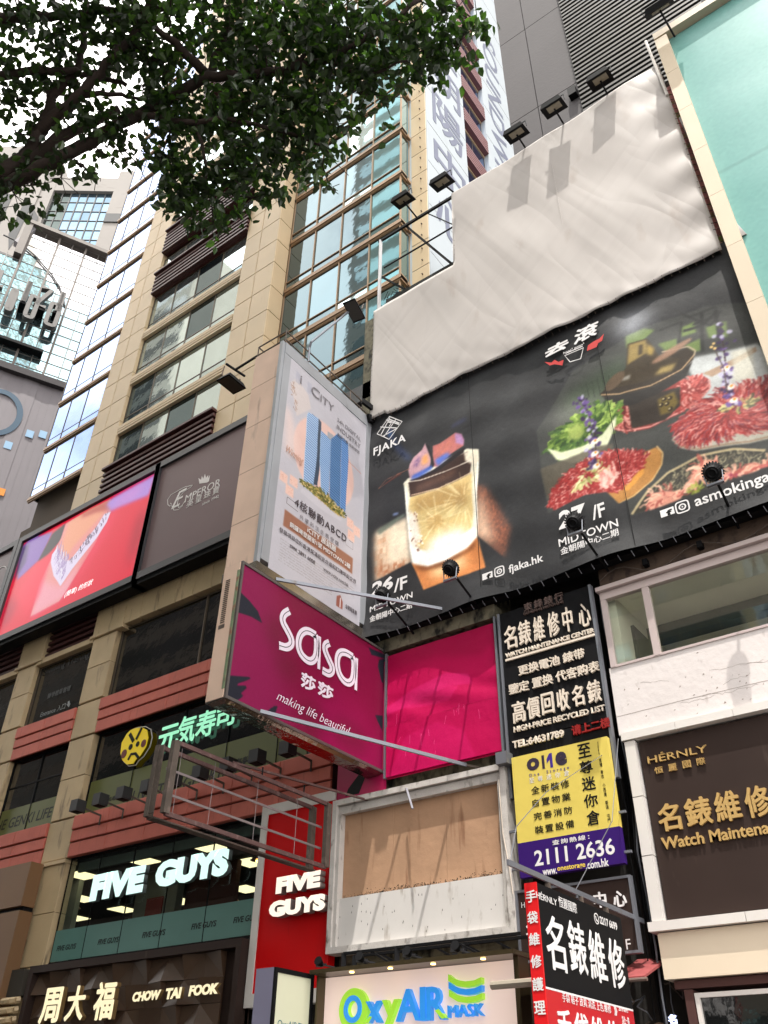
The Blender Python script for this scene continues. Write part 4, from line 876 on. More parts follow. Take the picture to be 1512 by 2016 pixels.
# cables and pipes in the gap
t = thing('wall_cables', 'tangle of old pipes and cables running down the dark gap between signs', 'cables', (-7, 18.6, 2))
for i in range(9):
    x = -6.98 + random.uniform(-.12, .2); y = 18.15 + random.uniform(0, .5)
    pts = [(x + random.uniform(-.05, .05), y + random.uniform(-.06, .06), 12.8 - k * .9) for k in range(13)]
    b = MB(); b.path(pts, random.choice((.012, .02, .035)), 5); b.build('cable', random.choice((M['rust'], M['black'], M['steel'], M['black'])), t)
for i in range(5):
    x = -9.75 + i * .06; pts = [(x + random.uniform(-.04, .04), 18.2, 13 - k * .8) for k in range(14)]
    b = MB(); b.path(pts, .02, 5); b.build('pipe', M['rust'], t)
for i in range(26):
    x = random.uniform(-9.6, -6.7); z0_ = random.uniform(2.2, 4.4); pts = [(x, 18.6, z0_)]
    for k in range(5): pts.append((pts[-1][0] + random.uniform(-.25, .25), 18.6 + random.uniform(-.25, .2), pts[-1][2] + random.uniform(-.2, .3)))
    b = MB(); b.path(pts, random.uniform(.006, .018), 4); b.build('cable', random.choice((M['rust'], M['black'], M['steel'])), t)

# ---------------------------------------------------------------- big black billboard
BD = 17.55; BP = PY(BD)
t = thing('billboard', 'huge black billboard printed with a cocktail glass and a hotpot meal', 'billboard', (-8, BD, 13.2))
BU0, BU1, BV0, BV1 = -13.9, 1.5, 13.25, 22.0
cv = Canvas(BU0, BV0, BU1, BV1, 74, (.165, .165, .175))
def fr_noise(sc, lo=.2): 
    g = RNG.random((64, 64)).astype(np.float32)
    return lambda X, Y: np.clip(lo + (1 - lo) * (g[(Y / sc).astype(int) % 64, (X / (sc * .6)).astype(int) % 64]), 0, 1)
cv.poly([(-13.517, 16.993), (-12.25, 17.083), (-12.091, 15.319), (-13.472, 15.217)], (.96, .88, .76), 1, .10)
cv.poly([(-13.468, 16.8), (-13.071, 16.858), (-13.092, 15.444), (-13.474, 15.299)], (.70, .38, .20), .75, .18, fr_noise(14))
cv.poly([(-13.441, 15.694), (-12.172, 15.509), (-12.214, 15.245), (-13.388, 15.268)], (.72, .36, .18), .8, .08, fr_noise(9))
cv.poly([(-13.429, 17.045), (-12.378, 17.246), (-12.335, 17.162), (-13.335, 16.834)], (.42, .48, .42), .8, .04)
cv.poly([(-9.792, 17.218), (-9.495, 17), (-9.171, 16.199), (-8.806, 15.26), (-9.071, 14.404), (-9.874, 15.456)], (.66, .36, .25), 1, .10, fr_noise(7, .55))
cv.poly([(-9.844, 16.987), (-9.637, 16.563), (-9.511, 15.585), (-9.3, 14.922), (-9.874, 15.456)], (.97, .82, .68), 1, .18)
cv.poly([(-9.874, 15.456), (-9.088, 14.41), (-8.826, 14.184), (-9.585, 14.466)], (.165, .165, .175), 1, .01)
cv.poly([(-12.112, 15.326), (-9.876, 15.418), (-9.661, 14.309), (-11.695, 14.258)], (.86, .50, .24), 1, .012)
cv.poly([(-11.534, 14.879), (-10.368, 15.026), (-10.239, 14.596), (-11.23, 14.501)], (1, .84, .60), .9, .15)
cv.poly([(-12.051, 15.224), (-11.531, 15.033), (-10.214, 15.083), (-9.877, 15.398), (-9.989, 15.074), (-10.99, 14.796), (-11.772, 14.965)], (.45, .22, .10), .8, .06)
GL = [(-12.4, 18.442), (-12.245, 18.556), (-10.03, 18.72), (-9.637, 18.504), (-9.654, 18.021), (-9.801, 16.717), (-9.876, 15.418), (-10.21, 15.159), (-10.905, 14.996), (-11.531, 15.033), (-12.051, 15.304), (-12.168, 16.244), (-12.335, 17.823)]
cv.poly(GL, (.93, .90, .80), 1, .015)
cv.poly([(-12.224, 18.408), (-10.036, 18.609), (-9.918, 18.147), (-10.019, 17.754), (-10.897, 17.629), (-12.161, 17.792)], (.24, .15, .13), 1, .02)
cv.poly([(-11.985, 18.118), (-10.465, 18.183), (-10.558, 17.915), (-11.901, 17.901)], (.42, .28, .22), .8, .1)
cv.poly([(-12.161, 17.792), (-11.144, 17.652), (-9.939, 17.76), (-9.956, 16.371), (-10.034, 15.638), (-10.891, 15.421), (-11.762, 15.636), (-12.085, 16.17), (-12.185, 17.317)], (.86, .74, .46), 1, .04)
cv.poly([(-12.032, 17.691), (-10.091, 17.526), (-10.137, 16.613), (-11.952, 17.131)], (.68, .52, .27), .8, .12)
cv.poly([(-11.579, 16.804), (-11.169, 16.759), (-10.935, 16.452), (-11.104, 16.191), (-11.507, 16.271)], (.80, .64, .36), 1, .04)
cen = (-10.24, 16.909); cen2 = (-11.176, 16.51)
for c_, n_, l_ in ((cen, 34, 1.3), (cen2, 30, 1.15)):
    for i in range(n_):
        a = random.uniform(0, 2 * math.pi); r0 = random.uniform(.1, .45); l = r0 + random.uniform(.3, l_ * .8)
        p1 = (c_[0] + math.cos(a) * r0, c_[1] + math.sin(a) * r0); p2 = (c_[0] + math.cos(a) * l, c_[1] + math.sin(a) * l)
        if cv.inside(GL, *p2): cv.line([p1, p2], random.uniform(.012, .035), (1, .93, .70), random.uniform(.4, .8), .01)
cv.poly([(-12.149, 15.988), (-11.523, 15.464), (-10.734, 15.44), (-9.949, 15.802), (-9.876, 15.418), (-10.21, 15.159), (-10.905, 14.996), (-11.531, 15.033), (-12.051, 15.304)], (1, 1, .99), 1, .05)
cv.poly([(-11.516, 15.824), (-10.951, 15.966), (-10.328, 15.876), (-10.193, 15.504), (-10.977, 15.179), (-11.527, 15.267)], (1, 1, 1), .9, .18)
cv.poly([(-12.249, 17.344), (-11.911, 16.985), (-11.756, 16.081), (-12.048, 15.664), (-12.168, 16.244)], (.95, .90, .86), .9, .06)
cv.flecks([(-12.228, 17.291), (-11.911, 16.985), (-11.676, 15.927), (-11.844, 15.586), (-12.088, 15.801)], [(.5, .3, .22), (1, 1, 1), (.8, .7, .6)], 60, .10, .05)
cv.poly([(-10.138, 18.613), (-9.639, 18.482), (-9.665, 18.026), (-9.864, 18.033), (-10.133, 18.295)], (.95, .90, .80), 1, .03)
cv.line([(-12.387, 18.436), (-11.81, 18.288), (-10.878, 18.197), (-9.936, 18.2)], .035, (1, .95, .88), .95)
cv.line([(-12.161, 17.836), (-11.144, 17.652), (-9.959, 17.769)], .03, (1, .85, .70), .9)
cv.line([(-9.704, 18.045), (-9.839, 16.734), (-9.87, 15.533)], .05, (1, 1, .97), .9, .02)
cv.line([(-12.334, 18.275), (-12.25, 17.127), (-12.148, 16.194), (-12.05, 15.343)], .06, (1, 1, .97), .9, .02)
cv.poly([(-12.202, 18.466), (-11.292, 18.481), (-10.107, 18.827), (-10.158, 18.623), (-11.125, 18.358), (-12.07, 18.407)], (.12, .08, .10), 1, .02)
cv.poly([(-11.311, 19.494), (-11.052, 19.46), (-10.428, 19.572), (-10.205, 19.387), (-10.126, 19.113), (-10.145, 18.891), (-10.606, 18.796), (-11.12, 18.538), (-11.289, 18.617)], (.76, .40, .38), 1, .015)
cv.poly([(-10.45, 19.56), (-10.205, 19.387), (-10.126, 19.113), (-10.152, 18.918), (-10.425, 19.147)], (.70, .50, .72), 1, .03)
cv.poly([(-11.271, 19.355), (-10.582, 19.437), (-10.553, 19.094), (-11.067, 18.927)], (.82, .44, .34), .8, .10, fr_noise(8))
cv.poly([(-11.24, 18.871), (-10.77, 18.922), (-10.608, 18.75), (-11.12, 18.538)], (.25, .42, .85), .9, .06)
cv.poly([(-12.154, 19.12), (-12.019, 19.34), (-11.706, 19.522), (-11.579, 19.738), (-11.497, 19.419), (-11.357, 18.997), (-11.416, 18.677), (-11.808, 18.492), (-12.157, 18.515), (-12.209, 18.864)], (.78, .58, .62), 1, .015)
cv.poly([(-11.976, 19.177), (-11.71, 19.285), (-11.802, 18.953), (-12.023, 18.87)], (.36, .24, .50), .9, .06, fr_noise(6))
cv.poly([(-11.711, 19.191), (-11.512, 19.284), (-11.455, 18.881), (-11.716, 18.865)], (.95, .62, .30), .9, .06)
cv.poly([(-12.069, 18.613), (-11.458, 18.697), (-11.286, 18.708), (-11.333, 18.546), (-11.808, 18.447), (-12.114, 18.472)], (.20, .36, .80), .9, .05)
cv.poly([(-11.571, 19.719), (-11.441, 19.582), (-11.244, 18.688), (-11.311, 18.582), (-11.387, 19.035)], (.10, .08, .10), 1, .01)
cv.line([(-13.015, 20.999), (-12.891, 20.554), (-12.607, 19.965), (-12.153, 19.309)], .16, (.16, .26, .55), .6, .10)
cv.line([(-13.063, 20.998), (-12.893, 20.656)], .14, (.24, .48, .75), .6, .06)
cv.line([(-10.565, 19.882), (-9.992, 19.886)], .10, (.20, .22, .46), .6, .08)
cv.line([(-13.42, 18.645), (-13.102, 18.853), (-12.178, 18.887), (-12.602, 18.859), (-13.236, 18.68), (-13.429, 18.635)], .02, (.62, .34, .26), .95)
cv.line([(-13.146, 18.733), (-12.468, 18.844)], .05, (.42, .16, .12), .8, .02)
cv.line([(-12.792, 17.376), (-12.595, 17.337), (-12.77, 17.344)], .05, (.5, .6, .85), .8, .03)
# the meal on the right
PH = [(-7.74, 19.372), (-7.669, 18.054), (-7.653, 15.259), (-6.547, 15.4), (-5.974, 15.275), (-5.712, 14.761), (-5.495, 14.814), (-5.46, 14.266), (-2.158, 14.279), (-1.002, 19.044), (-1.556, 19.423), (-2.754, 19.864), (-6.088, 20.466)]
cv.poly([(-7.7, 18.248), (-6.366, 19.857), (-4.189, 20.303), (-2.46, 20.042), (-0.94, 19.302), (-1.544, 14.148), (-5.46, 14.266), (-5.712, 14.761), (-5.974, 15.275), (-7.653, 15.259)], (.23, .235, .225), 1, .02)
cv.poly([(-6.866, 19.015), (-4.761, 19.649), (-4.892, 18.271), (-6.404, 18.044)], (.26, .32, .24), .9, .25)
cv.poly([(-7.14, 18.797), (-5.652, 18.701), (-5.524, 17.693), (-7.09, 17.934)], (.58, .60, .55), .45, .25)
for i in range(5):
    cv.line([((-6.039, 19.165)[0] + i * .17, (-6.039, 19.165)[1] + .0), ((-6.049, 18.563)[0] + i * .17, (-6.049, 18.563)[1])], .012, (.15, .16, .15), .8)
for P_ in ([(-4.659, 20.284), (-4.106, 20.249), (-3.83, 20.006), (-4.328, 19.756), (-4.691, 19.794)], [(-3.84, 19.449), (-3.327, 19.37), (-3.361, 18.966), (-3.687, 19.078)], [(-3.187, 18.978), (-2.721, 18.983), (-2.771, 18.54), (-3.004, 18.625)], [(-2.533, 19.284), (-2.015, 19.186), (-2.095, 18.642), (-2.537, 18.866)], [(-3.175, 19.705), (-2.787, 19.698), (-2.789, 19.268), (-3.201, 19.35)]):
    cv.poly(P_, (.42, .52, .24), .9, .03)
for P_ in ([(-2.868, 19.94), (-2.164, 19.839), (-2.197, 19.49), (-2.847, 19.614)], [(-3.174, 20.402), (-2.411, 19.266), (-2.041, 19.632)], [(-3.709, 19.927), (-3.093, 19.901), (-3.351, 19.02)]):
    cv.line(P_, .07, (.15, .15, .15), .9, .01)
cv.line([(-3.12, 19.544), (-2.633, 19.411), (-2.114, 19.681)], .10, (.13, .13, .13), .9, .01); cv.line([(-2.532, 19.902), (-2.782, 18.488)], .10, (.13, .13, .13), .9, .01); cv.line([(-2.198, 19.676), (-2.295, 18.652)], .09, (.13, .13, .13), .9, .01)
cv.ell((-4.37, 20.617), .55, .45, (.78, .80, .84), .75, .30)
cv.poly([(-3.281, 18.501), (-1.487, 18.024), (-0.903, 16.633), (-1.064, 16.007), (-3.103, 16.934)], (.74, .76, .76), .95, .05)
cv.poly([(-2.93, 17.773), (-1.544, 17.947), (-1.545, 17.779), (-2.735, 17.546)], (.62, .48, .36), .9, .02)
cv.poly([(-2.126, 18.14), (-1.611, 17.989), (-1.805, 16.843), (-2.277, 17.116)], (.80, .78, .70), .7, .05)
# plate with meat behind the pot
pe = [(-4.098, 17.317)]
cv.poly([(-5.54, 17.587), (-5.225, 17.876), (-3.745, 17.85), (-3.102, 17.732), (-2.838, 17.44), (-2.871, 17.184), (-3.139, 16.954), (-3.701, 16.774), (-4.541, 16.731), (-5.196, 16.933), (-5.471, 17.157)], (.56, .20, .18), 1, .012)
cv.line([(-5.471, 17.157), (-5.192, 16.958), (-4.537, 16.756), (-3.697, 16.799), (-3.134, 16.978), (-2.879, 17.188), (-2.845, 17.444), (-3.105, 17.717)], .05, (.85, .55, .52), .9)
MT = [(-3.689, 17.48), (-3.508, 17.77), (-3.117, 17.657), (-2.966, 17.403), (-3.145, 17.12), (-3.506, 16.939), (-3.785, 16.981)]
cv.flecks(MT, [(.72, .22, .20), (.9, .62, .58), (.55, .12, .12), (.82, .35, .32)], 260, .22, .06)
cv.flecks([(-5.357, 17.604), (-5.225, 17.876), (-4.896, 17.696), (-5.006, 17.027), (-5.339, 17.145)], [(.65, .20, .18), (.9, .6, .55), (.4, .1, .1)], 160, .2, .06)
# the pot
cv.poly([(-4.944, 17.952), (-3.537, 17.618), (-3.654, 17.019), (-4.113, 16.778), (-5.015, 16.977)], (.19, .15, .12), 1, .012)
cv.poly([(-4.186, 17.533), (-3.717, 17.551), (-3.672, 17.138), (-3.916, 16.943), (-4.2, 16.987)], (.46, .38, .14), .9, .04)
for q in [(-4.036, 17.422), (-3.89, 17.369), (-4.147, 17.277), (-3.995, 17.233), (-3.943, 17.023)]: cv.ell(q, .07, .07, (.18, .13, .06)); cv.ell((q[0] - .02, q[1] + .02), .03, .03, (.8, .72, .5))
cv.poly([(-5.69, 18.603), (-5.463, 18.714), (-4.804, 18.814), (-3.84, 18.96), (-3.127, 18.85), (-2.985, 18.613), (-3.056, 18.364), (-3.438, 18.129), (-4.141, 18.019), (-4.827, 18.118), (-5.598, 18.432)], (.20, .155, .11), 1, .012)
cv.poly([(-5.598, 18.432), (-4.827, 18.118), (-4.141, 18.019), (-3.438, 18.129), (-3.085, 18.324), (-3.366, 17.858), (-4.11, 17.716), (-4.896, 17.696), (-5.476, 18.012)], (.13, .11, .10), 1, .012)
cv.line([(-5.689, 18.542), (-5.166, 18.25), (-4.304, 18.083), (-3.428, 18.181), (-3.006, 18.509)], .045, (.72, .58, .42), .95)
cv.line([(-3.82, 19.069), (-3.124, 18.866), (-2.974, 18.607), (-3.035, 18.468)], .05, (.70, .62, .50), .9)
cv.poly([(-5.378, 18.666), (-4.809, 19.06), (-4.642, 19.953), (-4.088, 19.824), (-4.001, 19.55), (-3.88, 18.985), (-3.347, 18.599), (-3.667, 18.264), (-4.521, 18.353), (-5.124, 18.521)], (.24, .19, .12), 1, .012)
cv.poly([(-4.604, 19.898), (-4.119, 19.78), (-4.161, 19.279), (-4.373, 19.225), (-4.75, 19.147)], (.60, .50, .24), .9, .04)
cv.poly([(-4.123, 19.626), (-3.95, 19.333), (-4.039, 19.082), (-4.17, 19.223)], (.75, .62, .24), .8, .05)
cv.poly([(-4.338, 19.699), (-4.23, 19.663), (-4.292, 19.298), (-4.404, 19.305)], (.20, .15, .08), .9, .03)
cv.poly([(-3.909, 18.584), (-3.492, 18.511), (-3.657, 18.317), (-4.115, 18.411)], (.70, .60, .34), .85, .05)
cv.poly([(-5.081, 18.796), (-4.721, 18.766), (-4.789, 18.626), (-5.006, 18.692)], (.8, .8, .78), .6, .03)
cv.ell((-5.195, 18.801), .35, .2, (.38, .30, .22), 1, .02, .5); cv.ell((-3.531, 18.981), .6, .12, (.62, .46, .36), .9, .04, .25)
# bowl of greens
cv.poly([(-7.168, 17.683), (-6.404, 18.044), (-5.826, 18.144), (-5.233, 17.823), (-5.415, 17.521), (-5.686, 17.212), (-6.782, 16.925), (-7.309, 17.294)], (.20, .30, .10), 1, .03)
GR = [(-7.352, 17.343), (-7.109, 17.769), (-6.404, 18.044), (-5.826, 18.144), (-5.241, 17.77), (-5.431, 17.416), (-5.878, 17.143), (-6.385, 17.119), (-7.004, 17.033)]
cv.flecks(GR, [(.36, .50, .14), (.52, .66, .24), (.66, .78, .34), (.16, .28, .10), (.26, .42, .14)], 420, .28, .13)
cv.poly([(-6.765, 17.825), (-6.418, 17.935), (-6.285, 17.52), (-6.495, 17.343), (-6.761, 17.477)], (.66, .74, .34), .9, .05)
cv.poly([(-7.438, 17.443), (-7.04, 17.134), (-6.392, 17.067), (-5.828, 17.173), (-5.336, 17.592), (-5.405, 17.291), (-5.763, 16.699), (-6.244, 16.473), (-6.818, 16.638), (-7.206, 16.934)], (.84, .86, .70), 1, .015)
# front plate
cv.poly([(-7.7, 16.806), (-6.099, 16.866), (-5.582, 16.718), (-5.628, 16.417), (-7.624, 15.742)], (.34, .31, .25), .9, .03)
cv.poly([(-4.785, 16.057), (-4.496, 16.045), (-4.374, 15.856), (-4.454, 15.486), (-4.743, 15.121), (-5.286, 14.821), (-5.712, 14.761), (-5.974, 15.275), (-5.35, 15.449)], (.72, .48, .20), 1, .015)
cv.line([(-4.496, 16.045), (-4.384, 15.758), (-4.481, 15.449), (-4.789, 15.092), (-5.328, 14.815), (-5.714, 14.751)], .04, (.85, .68, .42), .9)
ME = [(-7.651, 15.491), (-7.461, 15.935), (-6.997, 16.314), (-6.468, 16.498), (-5.793, 16.497), (-4.941, 16.134), (-4.772, 15.895), (-4.991, 15.588), (-5.357, 15.402), (-5.694, 15.15), (-5.978, 15.251), (-6.547, 15.4), (-7.31, 15.243)]
cv.poly(ME, (.62, .13, .12), 1, .015)
cv.flecks(ME, [(.70, .16, .15), (.80, .36, .34), (.46, .06, .07), (.88, .62, .58), (.64, .12, .12), (.58, .09, .09), (.66, .13, .13)], 3200, .12, .032, jit=1.0)
cv.poly([(-5.524, 15.15), (-5.038, 15.559), (-4.91, 15.576), (-4.946, 15.415), (-5.411, 15.074)], (.86, .56, .18), 1, .01)
cv.flecks([(-6.751, 15.724), (-6.508, 16.194), (-6.233, 16.226), (-5.922, 15.921), (-6.247, 15.809)], [(.82, .80, .52), (.92, .90, .68), (.6, .62, .3)], 120, .2, .08)
cv.flecks([(-6.178, 15.365), (-6.067, 15.831), (-5.718, 15.826), (-5.715, 15.566), (-6.015, 15.293)], [(.95, .76, .70), (.85, .5, .46)], 60, .3, .09, ang=1.2)
# right plate
cv.poly([(-4.062, 16.063), (-3.878, 16.283), (-1.697, 16.362), (-1.064, 16.007), (-1.331, 14.973), (-2.36, 15.11), (-3.559, 15.482), (-3.905, 15.728)], (.70, .68, .62), 1, .02)
cv.line([(-4.062, 16.063), (-3.903, 15.737), (-3.557, 15.496), (-2.355, 15.132), (-1.32, 15.015)], .05, (.60, .50, .40), .9)
MR = [(-3.906, 16.455), (-3.297, 16.771), (-2.673, 16.909), (-1.893, 16.788), (-1.286, 16.544), (-1.11, 15.831), (-1.733, 15.325), (-2.708, 15.531), (-3.518, 15.688), (-3.796, 15.878)]
cv.poly(MR, (.58, .14, .13), 1, .02)
cv.flecks(MR, [(.68, .17, .16), (.78, .40, .37), (.42, .06, .08), (.86, .58, .54), (.60, .12, .12), (.50, .22, .28), (.64, .14, .14)], 3000, .22, .038, jit=.35)
cv.flecks([(-2.776, 16.435), (-2.068, 16.361), (-1.925, 16.179), (-2.188, 16.168), (-2.682, 16.333)], [(.82, .78, .5), (.7, .64, .36), (.3, .3, .2)], 100, .2, .07)
# grill plate at the bottom right
cv.poly([(-5.456, 14.288), (-4.966, 14.778), (-4.42, 15.121), (-3.601, 15.278), (-2.735, 15.077), (-1.47, 14.433), (-1.523, 14.229), (-2.158, 14.279)], (.20, .19, .16), 1, .015)
cv.line([(-5.456, 14.288), (-4.962, 14.801), (-4.375, 15.149), (-3.561, 15.283), (-2.735, 15.077), (-2.089, 14.736)], .07, (.74, .66, .48), .9)
GG = [(-4.808, 14.756), (-4.282, 15.007), (-3.549, 15.154), (-2.759, 14.968), (-1.807, 14.458), (-2.191, 14.318), (-3.265, 14.35), (-4.399, 14.384)]
cv.flecks(GG, [(.55, .50, .38), (.35, .32, .26), (.72, .68, .52)], 500, .14, .025, ang=.6, jit=.9)
for P_, c_ in (([(-5.055, 14.382), (-4.853, 14.728), (-4.504, 14.67), (-4.146, 14.486), (-4.184, 14.29), (-4.899, 14.244)], (.85, .55, .46)), ([(-3.974, 14.576), (-3.691, 15.026), (-3.435, 15.149), (-3.232, 15.027), (-3.268, 14.682), (-3.658, 14.624), (-3.79, 14.351)], (.84, .56, .46)), ([(-2.539, 14.342), (-2.403, 14.465), (-1.848, 14.293), (-2.158, 14.279)], (.78, .36, .34)), ([(-3.179, 14.405), (-3.041, 14.529), (-2.767, 14.448), (-2.549, 14.3), (-3.121, 14.331)], (.62, .18, .28))):
    cv.poly(P_, c_, 1, .02); cv.flecks(P_, [(.95, .72, .60), (.70, .30, .26), (.9, .6, .5)], 60, .25, .06)
cv.flecks([(-3.973, 14.386), (-3.763, 14.481), (-3.677, 14.348), (-3.816, 14.222)], [(.5, .55, .15), (.7, .72, .3)], 40, .15, .06)
# flower sprays
def spray(pts, n):
    cv.line(pts, .035, (.20, .12, .16), 1)
    for _ in range(n):
        k = random.uniform(0, len(pts) - 1.001); i = int(k); f = k - i; u = pts[i][0] * (1 - f) + pts[i + 1][0] * f + random.gauss(0, .09); v = pts[i][1] * (1 - f) + pts[i + 1][1] * f + random.gauss(0, .05)
        cv.ell((u, v), random.uniform(.04, .09), random.uniform(.03, .07), random.choice([(.26, .16, .40), (.40, .28, .58), (.72, .70, .82), (.18, .10, .28)]), .95, .004, random.uniform(0, 3))
spray([(-6.318, 18.773), (-6.161, 18.267), (-6.047, 17.398), (-6.092, 16.752), (-6.191, 16.206)], 90)
spray([(-2.188, 19.24), (-2.286, 18.413), (-2.402, 17.518), (-2.482, 16.802), (-2.446, 16.361)], 70)
for q in [(-6.073, 17.047), (-6.11, 16.625), (-6.112, 16.195), (-2.352, 17.655), (-2.383, 16.988), (-2.404, 16.547)]: cv.ell(q, .11, .09, (.92, .86, .84), 1, .01); cv.ell(q, .04, .04, (.92, .55, .14))
cv.line([(-2.52, 18.559), (-2.495, 18.195), (-2.433, 17.648), (-2.517, 16.822)], .025, (.25, .18, .16), 1)
for q in [(-2.572, 18.504), (-2.493, 18.589), (-2.5, 18.418)]: cv.ell(q, .045, .045, (.88, .72, .42))
# plain black floor-number areas
cv.poly([(-7.653, 15.259), (-6.547, 15.4), (-5.974, 15.275), (-5.711, 14.77), (-5.475, 14.805), (-5.46, 14.266), (-2.158, 14.279), (-1.161, 14.327), (-1.555, 12.844), (-5.415, 13.093), (-8.298, 13.698)], (.165, .165, .175), 1, .004)
cv.poly([(-13.601, 15.222), (-12.132, 15.374), (-11.695, 14.258), (-9.597, 14.285), (-8.123, 14.354), (-8.216, 13.429), (-13.801, 13.466)], (.165, .165, .175), 1, .004)
cv.poly([(-12.112, 15.318), (-9.877, 15.41), (-9.66, 14.316), (-11.695, 14.258)], (.86, .50, .24), .0, .004)
cv.photo(1, .035); cv.grain(.012)
im = cv.image('billboard_print')
bm = imgmat('billboard_vinyl', im, .5, bump=.3, bs=1.1, spec=.3)
ca = [(-13.914, 21.973), (-1.588, 21.894)]; ca2 = [(-13.84, 13.515), (-2.378, 13.368)]
V_top = lambda u: 21.72 + (21.42 - 21.72) * 0 + .0
def dsp(u, v):
    e = .05 * wnoise(u, v, 1.1)
    if v < BV0 + .8: e += .09 * (BV0 + .8 - v) * (1 + math.sin(u * 1.7))
    return e
sheet('banner', BP, BU0, BV0, BU1, BV1, 110, 60, bm, t, disp=dsp)
b = MB(BP); b.box(BU0, BU1, BV0 + .02, BV1 + .1, -.4, -.12); b.build('backing', M['black'], t)
b = MB(BP)
sm = [[(-9.865, 21.767), (-9.694, 16.078), (-9.461, 13.472)][0][0]]
for px_ in ([(-9.833, 21.633), (-10.231, 13.898)][0][0], [(-5.511, 21.902), (-5.771, 13.211)][0][0]): b.box(px_ - .008, px_ + .008, BV0 + .05, BV1 - .3, .10, .104)
b.build('seam', M['black_print'], t)
b = MB(BP)
for i in range(44):
    u = BU0 + .2 + i * .35; b.tube(BP.P(u, BV0 - .02, .05), BP.P(u + .03, BV0 - .14, -.05), .012, 4)
b.build('tie_ropes', M['steel'], t, kind='stuff')
WT = M['white_letter']; A = dict(ext=.003, w=.13)
def bt(body, bx, **k): 
    kk = dict(A); kk.update(k); return text(body, bx, BP, WT, t, **kk)
bt('FJAKA', (-13.603, 20.03, -12.286, 20.19), space=1.1, bold=.02)
b = MB(BP)
for Ls in ([(-12.958, 21.42), (-12.434, 20.918), (-12.96, 20.398), (-13.47, 20.897)], [(-13.092, 21.334), (-12.565, 20.854)], [(-13.33, 21.135), (-12.611, 20.715)], [(-12.938, 21.358), (-13.322, 20.746)], [(-12.684, 21.152), (-13.177, 20.622)], [(-13.225, 20.672), (-12.611, 20.715)], [(-13.042, 21.22), (-12.873, 21.08), (-12.967, 20.975)], [(-12.995, 21.325), (-12.541, 20.893)]):
    b.stroke(Ls, .035, .13, .134, len(Ls) == 4)
b.build('line_emblem', WT, t)
bt('26', (-13.549, 14.569, -12.742, 15.018), bold=.04, shear=.1)
bt('/F', (-12.704, 14.401, -12.236, 14.839), bold=.02)
bt('MIDTOWN', (-13.571, 14.027, -12.051, 14.217), bold=.01)
bt('金朝陽中心二期', (-13.563, 13.759, -12.071, 13.827), bold=.02)
bt('fjaka.hk', (-8.946, 13.733, -7.93, 13.884), bold=.015)
bt('27', (-7.395, 14.473, -6.601, 15.042), bold=.04, shear=.1)
bt('/F', (-6.444, 14.408, -6.092, 14.85), bold=.02)
bt('MIDTOWN', (-7.452, 14.034, -5.821, 14.157), bold=.01)
bt('金朝陽中心二期', (-7.425, 13.773, -5.852, 13.875), bold=.02)
bt('asmokingaffair', (-3.911, 13.792, -1.531, 13.939), bold=.015)
for bx in ((-9.755, 13.78, -9.441, 13.974), (-4.753, 13.785, -4.416, 13.992)):
    b = MB(BP); b.box(bx[0], bx[2], bx[1], bx[3], .13, .134); b.build('square_emblem', WT, t)
    text('f', (bx[0] + (bx[2] - bx[0]) * .42, bx[1] + .0, bx[2] - (bx[2] - bx[0]) * .14, bx[3] - .05), BP, M['black_print'], t, w=.135, ext=.003, bold=.04)
for bx in ((-9.377, 13.775, -9.08, 13.989), (-4.377, 13.791, -4.045, 13.987)):
    b = MB(BP); cu0, cv0 = (bx[0] + bx[2]) / 2, (bx[1] + bx[3]) / 2; s_ = (bx[2] - bx[0]) / 2
    def rr(r, p): return [(cu0 + math.copysign(abs(math.cos(a)) ** p, math.cos(a)) * r, cv0 + math.copysign(abs(math.sin(a)) ** p, math.sin(a)) * r) for a in [i * math.pi / 14 for i in range(28)]]
    b.stroke(rr(s_ * .93, .45), .035, .13, .134, True); b.stroke(rr(s_ * .45, 1), .035, .13, .134, True); b.stroke(rr(s_ * .04, 1), .03, .13, .134, True); b.build('camera_emblem', WT, t)
bt('去', (-7.103, 20.721, -6.355, 21.065), bold=.05, shear=.2)
bt('滾', (-6.165, 20.679, -5.361, 21.202), bold=.04, shear=.2)
bt('hoor² gwan²', (-6.546, 20.517, -5.876, 20.564))
b = MB(BP); b.stroke([(-6.52, 20.435), (-5.923, 20.397), (-6.057, 20.025), (-6.386, 20.094)], .03, .13, .134, True); b.stroke([(-6.476, 20.507), (-5.938, 20.472)], .03, .13, .134); b.build('bowl_emblem', WT, t)
rf = mat('red_flame_print', (.72, .16, .15), .5, var=0)
b = MB(BP); b.poly([(-7.175, 20.566), (-6.959, 20.404), (-6.85, 20.457), (-6.74, 20.305), (-6.574, 20.291), (-6.638, 20.095), (-6.87, 20.285), (-7.02, 20.322)], .13, .134); b.poly([(-5.834, 20.212), (-5.774, 20.403), (-5.594, 20.454), (-5.398, 20.462), (-5.252, 20.565), (-5.344, 20.33), (-5.468, 20.31), (-5.534, 20.189)], .13, .134); b.build('flame_emblem', rf, t)

